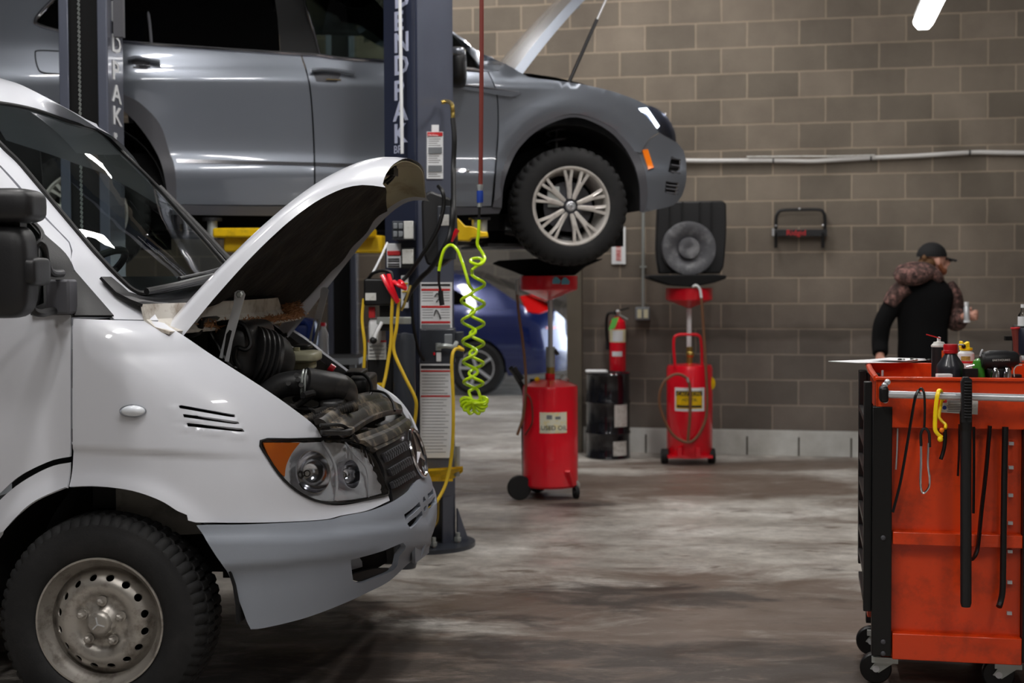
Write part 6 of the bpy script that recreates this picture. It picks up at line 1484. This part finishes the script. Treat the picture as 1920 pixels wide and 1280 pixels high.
hang('pry_bar', 'long upright black bar with a hooked foot near the right end of the cart', 'pry bar', [(1885, 800, .015), (1883, 900, .015), (1881, 1050, .015), (1880, 1105, .015), (1876, 1128, .02), (1873, 1137, .03)], .011)
hang('thin_rod', 'thin steel rod hanging by the left corner post of the cart', 'rod', [(1683, 803, -.02), (1682, 840, -.02), (1680, 880, -.02)], .003, M_alu)
# things in the tray --------------------------------------------------------------------
zf_ = zt - .10
def base(px, b): 
    p = onplane(px, 700, ck(0, b, 0), kn); return V((p.x, p.y, zf_))
q = base(1782, .12); bs_ = S(q.y); zy = lambda y, p=q: P(1782, y, p.y).z
OB = root('oil_bottle', 'dark conical oil bottle with a red cap standing in the cart tray', 'bottle', q)
q0 = V((q.x, q.y, 0)); MB().lathe([(0, zf_), (.044, zf_), (.048, zf_ + .01), (.048, zy(692)), (.046, zy(684)), (.020, zy(664)), (.019, zy(660))], q0, Z_, 36).build('bottle_body', mat('dark_bottle', rgb(36, 38, 44), .3, coat=.3), OB)
MB().lathe([(.0245, zy(662)), (.0255, zy(659)), (.0255, zy(657)), (.024, zy(656)), (.0245, zy(655)), (.0245, zy(647)), (.023, zy(645)), (0, zy(645))], q0, Z_, 28).build('cap', mat('cap_red', rgb(170, 14, 24), .35), OB)
q = base(1760, .30); q0 = V((q.x, q.y, 0)); zy = lambda y: P(1760, y, q.y).z
SC = root('spray_can', 'black aerosol can with a red straw behind the red capped bottle', 'spray can', q)
MB().lathe([(0, zf_), (.026, zf_), (.026, zy(650))], q0, Z_, 28).build('can_body', M_black, SC)
MB().lathe([(.0275, zy(650)), (.0275, zy(647)), (.02, zy(643)), (.019, zy(641)), (.008, zy(640)), (.006, zy(638))], q0, Z_, 28).build('can_shoulder', M_label, SC)
MB().lathe([(.006, zy(639)), (.007, zy(632)), (0, zy(631))], q0, Z_, 14).build('nozzle', M_white, SC)
MB().cyl(P(1763, 634, q.y - .01), P(1737, 627, q.y - .03), .0022, seg=8).build('straw', M_redlab, SC)
MB().grid(lambda s, t: q0 + V((.0265 * math.sin(.1 + .9 * s), -.0265 * math.cos(.1 + .9 * s), zf_ + .02 + (zy(656) - zf_ - .02) * t)), 6, 1).build('can_label', mat('label_orange', rgb(240, 100, 40), .5, dirt=(rgb(30, 28, 28), .9, 60)), SC)
q = base(1811, .38); q0 = V((q.x, q.y, 0)); zy = lambda y: P(1811, y, q.y).z; w_ = 15 / S(q.y)
WB = root('trigger_bottle', 'white bottle with a yellow spray head behind the red capped bottle', 'bottle', q)
MB().lathe([(0, zf_), (w_, zf_), (w_ * 1.02, zy(672)), (w_, zy(662)), (w_ * .6, zy(656)), (w_ * .5, zy(653))], q0, Z_, 28).build('bottle_body', M_white, WB)
MB().lathe([(w_ * .8, zy(656)), (w_ * .8, zy(652)), (w_ * .45, zy(651)), (w_ * .45, zy(648))], q0, Z_, 20).build('collar', M_yplain, WB)
MB().prism([P(1802, 652, q.y - .015), P(1803, 640, q.y - .015), P(1805, 639, q.y - .015), P(1809, 645, q.y - .015), P(1818, 640, q.y - .015), P(1819, 654, q.y - .015)], V((0, .03, 0))).build('spray_head', M_yplain, WB, bevel=.002)
MB().tube([P(1806, 646, q.y - .02), P(1797, 646, q.y - .025)], .003, 8, 0).build('spout', M_label, WB); MB().ball(P(1807, 649, q.y - .02), .008, 10).build('trigger', M_satin, WB)
MB().grid(lambda s, t: q0 + V(((w_ + .0015) * math.sin(-.9 + 1.1 * s), -(w_ + .0015) * math.cos(-.9 + 1.1 * s), zy(675) + (zy(667) - zy(675)) * t)), 8, 1).build('bottle_label', mat('gold_label', rgb(180, 150, 70), .5, dirt=(rgb(40, 40, 60), .9, 90)), WB)
MB().grid(lambda s, t: q0 + V(((w_ + .0015) * math.sin(-1.2 + 2.4 * s), -(w_ + .0015) * math.cos(-1.2 + 2.4 * s), zy(680) + (zy(676) - zy(680)) * t)), 8, 1).build('red_band', M_redlab, WB)
q = base(1832, .10)
GT = root('green_canister', 'small green cylinder lying between the dark bottle and the impact wrench', 'canister', q)
MB().lathe([(0, zf_), (.022, zf_), (.022, P(1832, 684, q.y).z), (.019, P(1832, 676, q.y).z), (.008, P(1832, 672, q.y).z), (0, P(1832, 671, q.y).z)], V((q.x + .006, q.y, 0)), Z_, 24).build('canister_body', M_green, GT)
MB().box(P(1819, 700, q.y - .03), (.045, .03, .035)).build('buckle', M_satin, GT); MB().tube([P(1812, 688, q.y - .02), P(1820, 686, q.y - .02), P(1827, 684, q.y - .02)], .003, 8).build('wire_clip', M_alu, GT)
q = base(1877, .10); dq = q.y
IW = root('impact_wrench', 'black cordless impact wrench lying in the cart tray at the right edge', 'power tool', q)
b = MB(); A_0, A_1 = P(1838, 676, dq), P(1914, 673, dq)
b.lathe([(.004, 0), (.022, .002), (.030, .010), (.034, .035), (.034, .085), (.030, .10), (.029, .118), (.024, .128), (.012, .13)], A_0, A_1 - A_0, 28); b.build('motor_housing', M_black, IW)
MB().box(P(1870, 661, dq), (.07, .03, .012)).build('housing_ridge', M_satin, IW, bevel=.004)
MB().prism([P(1850, 690, dq - .02), P(1900, 690, dq - .02), P(1892, 704, dq - .02), P(1888, 730, dq - .02), P(1860, 730, dq - .02), P(1856, 704, dq - .02)], V((0, .045, 0))).build('grip', M_black, IW, bevel=.006)
for x in (1866, 1888): MB().lathe([(.008, .02), (.013, .008), (.0155, -.006), (.0155, -.035)], P(x, 700, dq - .03), Z_, 20).build('chrome_boss', M_chrome, IW)
MB().cyl(A_1 - V((.0, 0, 0)), A_1 + V((.03, 0, 0)), .012).build('anvil', M_alu, IW)
MB().tube([P(1838, 668, dq), P(1840, 660, dq), P(1843, 655, dq)], .004, 8).build('wire_loop', M_alu, IW)
text('tool_lettering', 'EARTHQUAKE', .0095, P(1861, 677, dq - .0355), V((1, 0, .02)), Z_, M_label, IW)
MB().tube([P(1902, 706, dq - .02), P(1901, 694, dq - .02), P(1906, 686, dq - .02), P(1916, 684, dq - .02)], .0022, 8).build('cord', M_label, IW)
tag(MB().box(P(1852, 703, dq + .05), (.06, .05, .03)).build('sandpaper_pad', mat('brown_pad', rgb(150, 120, 96), .9, bump=.4, bs=200)), 'brown abrasive pad between the green cylinder and the chrome bosses', 'pad')
tag(MB().box(onK(1770, 704, -.03), (.05, .03, .012)).build('paper_slip', M_paper), 'white paper slip showing above the rim at the foot of the dark bottle', 'paper')
# papers on the back rim
zz0 = zt + .02
def sheet(name, lab, pts, z, m=M_paper):
    b = MB(); vs = []
    for x, y, dz in pts: p = onplane(x, y, V((0, 0, z)), Z_); vs.append(p + Z_ * dz)
    b.prism(vs, Z_ * .002); return tag(b.build(name, m, smooth=False), lab, 'paper')
sheet('paper_sheet', 'white sheet of paper whose pointed corner overhangs the left of the cart', [(1553, 677.5, 0), (1645, 674.0, 0), (1740, 675.0, 0), (1700, 680, 0), (1610, 680.5, 0)], zz0)
sheet('paper_sheet', 'white sheet lying on top of the other papers at the back of the cart', [(1630, 676.5, .004), (1668, 672.8, .004), (1735, 675, .004), (1700, 678.8, .004)], zz0 + .004)
sp_m = [(1688, 674), (1692, 674), (1711, 673), (1716, 674), (1742, 675)]
for k, (x, y) in enumerate(sp_m):
    p = onplane(x, y + 2, V((0, 0, zz0 + .008)), Z_); tag(MB().lathe([(.008, 0), (.010, .004), (.008, .008), (.003, .009)], p, Z_, 14).build('small_fastener', M_zinc if k % 2 else M_satin), 'tiny metal fastener lying on the papers at the back of the cart', 'fastener', 'fasteners on the papers')
# things at the right edge --------------------------------------------------------------
dR = 6.4
SHF = root('tool_stand', 'dark stand at the right edge carrying a bottle and a red tube', 'stand', V((P(1960, 700, dR).x, dR, 0)))
sx_ = P(1960, 700, dR).x; ztop = P(1910, 663, dR).z
MB().box(V((sx_, dR, ztop / 2)), (.20, .35, ztop)).build('stand_body', M_satin, SHF, bevel=.01)
MB().bar(P(1884, 634, dR + .1), P(1925, 634, dR + .1), .02, .02).build('side_arm', M_satin, SHF)
MB().box(P(1914, 640, dR + .1), (.05, .1, .15)).build('arm_mount', M_satin, SHF, bevel=.01)
b = MB(); q = P(1904, 700, dR - .1); 
RTB = root('red_tube', 'short dark red tube standing below the clear bottle at the right edge', 'tube', P(1905, 663, dR - .1))
MB().tube([P(1904, 615, dR - .1), P(1907, 640, dR - .1), P(1908, 664, dR - .1)], .018, 16, 0).build('tube_body', M_rhose, RTB); MB().lathe([(.018, 0), (.021, .003), (.021, .008), (.012, .008)], P(1904, 617, dR - .1), V((-.05, 0, 1)), 20).build('tube_rim', M_redlab, RTB)
NB = root('navy_canister', 'dark navy canister at the right edge beside the red tube', 'canister', P(1922, 663, dR - .05))
MB().lathe([(.03, 0), (.034, .01), (.034, .10), (.028, .115), (0, .115)], P(1924, 664, dR - .12), Z_, 24).build('canister_body', mat('navy', rgb(24, 28, 44), .4), NB)
CBT = root('clear_bottle', 'small clear bottle with a white label at the right edge by the wall', 'bottle', P(1917, 615, dR))
pb_ = P(1918, 614, dR + .02)
MB().lathe([(0, 0), (.022, 0), (.022, .055), (.009, .075), (.009, .10), (.0, .10)], pb_, Z_, 20).build('bottle_body', M_clear, CBT); MB().lathe([(.0225, .008), (.0225, .050)], pb_, Z_, 20, cap=False).build('bottle_label', M_white, CBT); MB().cyl(pb_ + Z_ * .09, pb_ + Z_ * .105, .010).build('bottle_cap', M_white, CBT)
MB().box(P(1925, 619, dR + .02), (.09, .1, .02)).build('bottle_shelf', M_satin, SHF)

# ================================================================== person
D = 10.0
def pp(x, y, dd=0): return P(x, y, D + dd)
PR = root('person', 'person in black cap and sweatshirt with camouflage hood, back turned, holding a small bottle', 'person', V((pp(1732, 700).x, D, 0)))
sP = S(D)
def ell(b, c, rx, ry, n=20, yaw=0): pass
def loft(b, rings, seg=24):
    """rings: (centre, half width, half depth, yaw)"""
    vs = []; fs = []; n = len(rings)
    for c, rx, ry, yw in rings:
        for k in range(seg):
            t = 2 * PI * k / seg; x = rx * math.cos(t); y = ry * math.sin(t)
            vs.append(V(c) + V((x * math.cos(yw) - y * math.sin(yw), x * math.sin(yw) + y * math.cos(yw), 0)))
    for i in range(n - 1):
        for k in range(seg): q = (k + 1) % seg; fs.append((i * seg + k, i * seg + q, (i + 1) * seg + q, (i + 1) * seg + k))
    fs.append(tuple(reversed(range(seg)))); fs.append(tuple((n - 1) * seg + k for k in range(seg)))
    b.add(vs, fs)
def remesh(o, vox, it=4):
    m = o.modifiers.new('rm', 'REMESH'); m.mode = 'VOXEL'; m.voxel_size = vox; m.use_smooth_shade = True
    s = o.modifiers.new('sm', 'SMOOTH'); s.iterations = it; s.factor = .5
YW = -.35
# body (skin): legs, torso, neck, head, arms and hands in one surface
bd = MB()
hx = pp(1732, 690)
loft(bd, [(pp(1730, 700), .15, .10, YW), (pp(1730, 660), .155, .105, YW), (pp(1732, 620), .14, .10, YW), (pp(1734, 580), .155, .105, YW), (pp(1736, 548), .165, .10, YW), (pp(1740, 532), .12, .08, YW), (pp(1744, 522), .06, .06, YW), (pp(1747, 512), .052, .055, YW), (pp(1749, 505), .052, .058, YW)])
for s_ in (-1, 1):
    hp_ = V((hx.x + s_ * .085, D, hx.z - .02)); kn_ = V((hx.x + s_ * .10, D - .03, .48)); an_ = V((hx.x + s_ * .11, D + .03, .09))
    bd.tube([hp_, (hp_ + kn_) / 2, kn_, (kn_ + an_) / 2, an_], lambda t: .085 - .045 * t, 16, 5)
hc = pp(1750, 487)
bd.ball(hc + V((0, 0, .012)), .088, 24, (1.02, .88, 1.12))
bd.ball(hc + V((.042, 0, -.055)), .05, 16, (1.0, .9, 1.05))          # jaw turned to the right
bd.tube([hc + V((.088, -.01, .01)), hc + V((.107, -.012, -.024)), hc + V((.092, -.012, -.036))], .0105, 8, 4)   # nose
bd.ball(hc + V((.082, -.01, -.058)), .016, 10, (1, 1.4, .6)); bd.ball(hc + V((.072, -.01, -.088)), .022, 10)
bd.ball(hc + V((.012, -.083, -.012)), .022, 12, (.8, .35, 1.3))       # ear
SLf, ELf, WLf = pp(1684, 540), pp(1655, 606, .0), pp(1650, 662, -.05)
SRt, ERt, WRt = pp(1783, 542), pp(1790, 603, .02), pp(1810, 592, -.14)
bd.tube([SLf, ELf, WLf], lambda t: .05 - .024 * t, 14, 6); bd.tube([SRt, ERt, WRt], lambda t: .05 - .024 * t, 14, 6)
def hand(b, w, fw, up, palm, curl, sc=1.0):
    """w wrist, fw finger direction, up towards the thumb side, palm the way the palm faces"""
    fw = fw.normalized(); up = (up - fw * up.dot(fw)).normalized(); palm = (palm - fw * palm.dot(fw) - up * palm.dot(up)).normalized()
    b.tube([w, w + fw * .045, w + fw * .085], lambda t: .028 + .006 * math.sin(t * 3), 12, 3)
    for i, (o, L) in enumerate(((.028, .068), (.0095, .076), (-.0095, .070), (-.028, .056))):
        p = w + fw * .085 * sc + up * o; pts = [p - fw * .02, p]; d = fw.copy()
        for j in range(3):
            a = curl * (j + 1) * .62; d = (fw * math.cos(a) + palm * math.sin(a)); p = p + d * L * (.45, .32, .26)[j]; pts.append(p)
        b.tube(pts, lambda t: .0095 - .002 * t, 8, 3)
    t0 = w + fw * .03 + up * .024
    b.tube([t0, t0 + up * .024 + fw * .02 + palm * .012, t0 + up * .024 + fw * .045 + palm * (.03 * curl + .005)], lambda t: .0115 - .003 * t, 8, 4)
hand(bd, WLf, V((.05, 0, -1)), V((.3, -.8, 0)), V((.8, .3, 0)), .55)
hand(bd, WRt + V((-.01, 0, 0)), V((.55, -.5, .05)), V((.1, 0, 1)), V((-.3, -.6, 0)), 1.25)
BD = bd.build('body', M_skin, PR); remesh(BD, .007, 2)
# bottle in the hand
# sweatshirt
m = bpy.data.materials.new('sweatshirt_cloth'); m.use_nodes = True; nt = m.node_tree; N = nt.nodes; L = nt.links; bs__ = N['Principled BSDF']; bs__.inputs['Roughness'].default_value = .9
M_sweat = M_cloth
sw = MB()
loft(sw, [(pp(1732, 676), .172, .125, YW), (pp(1731, 668), .178, .13, YW), (pp(1730, 640), .170, .128, YW), (pp(1730, 610), .172, .125, YW), (pp(1732, 580), .188, .13, YW), (pp(1735, 556), .195, .125, YW), (pp(1738, 542), .175, .11, YW), (pp(1742, 530), .12, .09, YW), (pp(1745, 520), .075, .075, YW)])
sw.tube([pp(1690, 548), pp(1672, 575), ELf, pp(1650, 640), pp(1651, 664, -.05)], lambda t: .072 - .016 * t, 16, 6)
SW = sw.build('sweatshirt', M_cloth, PR); remesh(SW, .010, 5)
cs_ = MB(); cs_.tube([pp(1770, 540), pp(1783, 556), pp(1788, 580, .02), pp(1790, 600, .02), pp(1799, 598, -.06), pp(1807, 592, -.12)], lambda t: .084 - .028 * t + (.010 if .55 < t < .75 else 0), 18, 6)
CS_ = cs_.build('camouflage_sleeve', M_camo, PR); remesh(CS_, .009, 4)
cl = MB(); cl.tube([pp(1698, 536, -.03), pp(1680, 552, -.03), pp(1668, 572, -.02)], lambda t: .068 - .012 * t, 16, 5); CL = cl.build('camouflage_shoulder', M_camo, PR); remesh(CL, .010, 4)
hdm = MB()
hdm.ball(pp(1710, 518, -.09), .105, 24, (1.22, .62, .62)); hdm.ball(pp(1735, 512, -.06), .09, 20, (1.0, .8, .55)); hdm.tube([pp(1683, 520, -.05), pp(1690, 506, -.04), pp(1715, 500, -.04), pp(1738, 502, -.07), pp(1755, 514, -.08), pp(1762, 526, -.06)], .038, 12, 5)
HM = hdm.build('camouflage_hood', M_camo, PR); remesh(HM, .010, 4)
tz = MB()
for s_ in (-1, 1):
    hp_ = V((hx.x + s_ * .085, D, hx.z - .0)); kn_ = V((hx.x + s_ * .10, D - .03, .48)); an_ = V((hx.x + s_ * .11, D + .03, .06))
    tz.tube([hp_, (hp_ + kn_) / 2, kn_, (kn_ + an_) / 2, an_], lambda t: .105 - .035 * t, 16, 5)
loft(tz, [(pp(1732, 730), .17, .12, YW), (pp(1731, 690), .168, .12, YW), (pp(1731, 668), .160, .115, YW)])
TZ = tz.build('trousers', M_cloth, PR); remesh(TZ, .012, 4)
for s_ in (-1, 1):
    so_ = MB(); a_ = V((hx.x + s_ * .12, D + .03, 0)); rb_ = [(a_ + V((0, .05 * k - .07, 0))) for k in range(6)]
    so_.grid(lambda s, t: a_ + V((.052 * math.cos(2 * PI * t) * (1 - .3 * s), -.08 + .28 * s, max(0, .05 + (.055 - .03 * s) * math.sin(2 * PI * t)))), 10, 18); so_.build('boot', M_black, PR, solid=.004)
# cap, hair, beard
cp = MB(); cc_ = pp(1748, 480)
vs = []; 
cp.grid(lambda s, t: cc_ + V((.104 * math.sin(s * 1.62) * math.cos(2 * PI * t) - .004, .094 * math.sin(s * 1.62) * math.sin(2 * PI * t), .098 * math.cos(s * 1.62) * (1.0))), 12, 28)
CPo = cp.build('cap', M_cap, PR, ang=80, solid=.004)
MB().grid(lambda s, t: cc_ + V((.088 + .085 * s * (1 - (2 * t - 1) ** 2 * .35), -.075 + .15 * t, -.006 - .02 * s - .012 * (2 * t - 1) ** 2)), 8, 8).build('cap_brim', M_cap, CPo, solid=.005)
MB().ball(cc_ + V((-.070, -.062, -.012)), .026, 12, (.8, .6, .9)).build('cap_opening', M_hair, CPo)
hr = MB(); hr.ball(hc + V((-.038, -.004, -.020)), .078, 20, (.86, 1.05, .72)); hr.build('hair', M_hair, PR)
brd = MB(); brd.ball(hc + V((.052, -.012, -.078)), .040, 14, (1, .98, .75)); brd.tube([hc + V((.02, -.074, -.03)), hc + V((.04, -.06, -.06)), hc + V((.06, -.045, -.08))], .014, 8, 3); brd.build('beard', mat('ginger_beard', rgb(150, 92, 62), .8), PR)
MB().ball(hc + V((.078, -.045, .004)), .011, 10, (.5, 1, .6)).build('eye', M_ink, PR)
hb_ = root('held_bottle', 'small white bottle held in the hand of the person by the wall', 'bottle', pp(1812, 604, -.2))
hb0 = pp(1813, 604, -.235); MB().lathe([(0, 0), (.022, 0), (.022, .012)], hb0, V((-.03, 0, 1)), 16).build('bottle_foot', M_white, hb_)
MB().lathe([(.020, .012), (.020, .10), (.012, .115), (.012, .12)], hb0, V((-.03, 0, 1)), 16).build('bottle_body', M_alu, hb_); MB().lathe([(.014, .112), (.015, .115), (.015, .14), (0, .14)], hb0, V((-.03, 0, 1)), 16).build('bottle_cap', M_white, hb_)
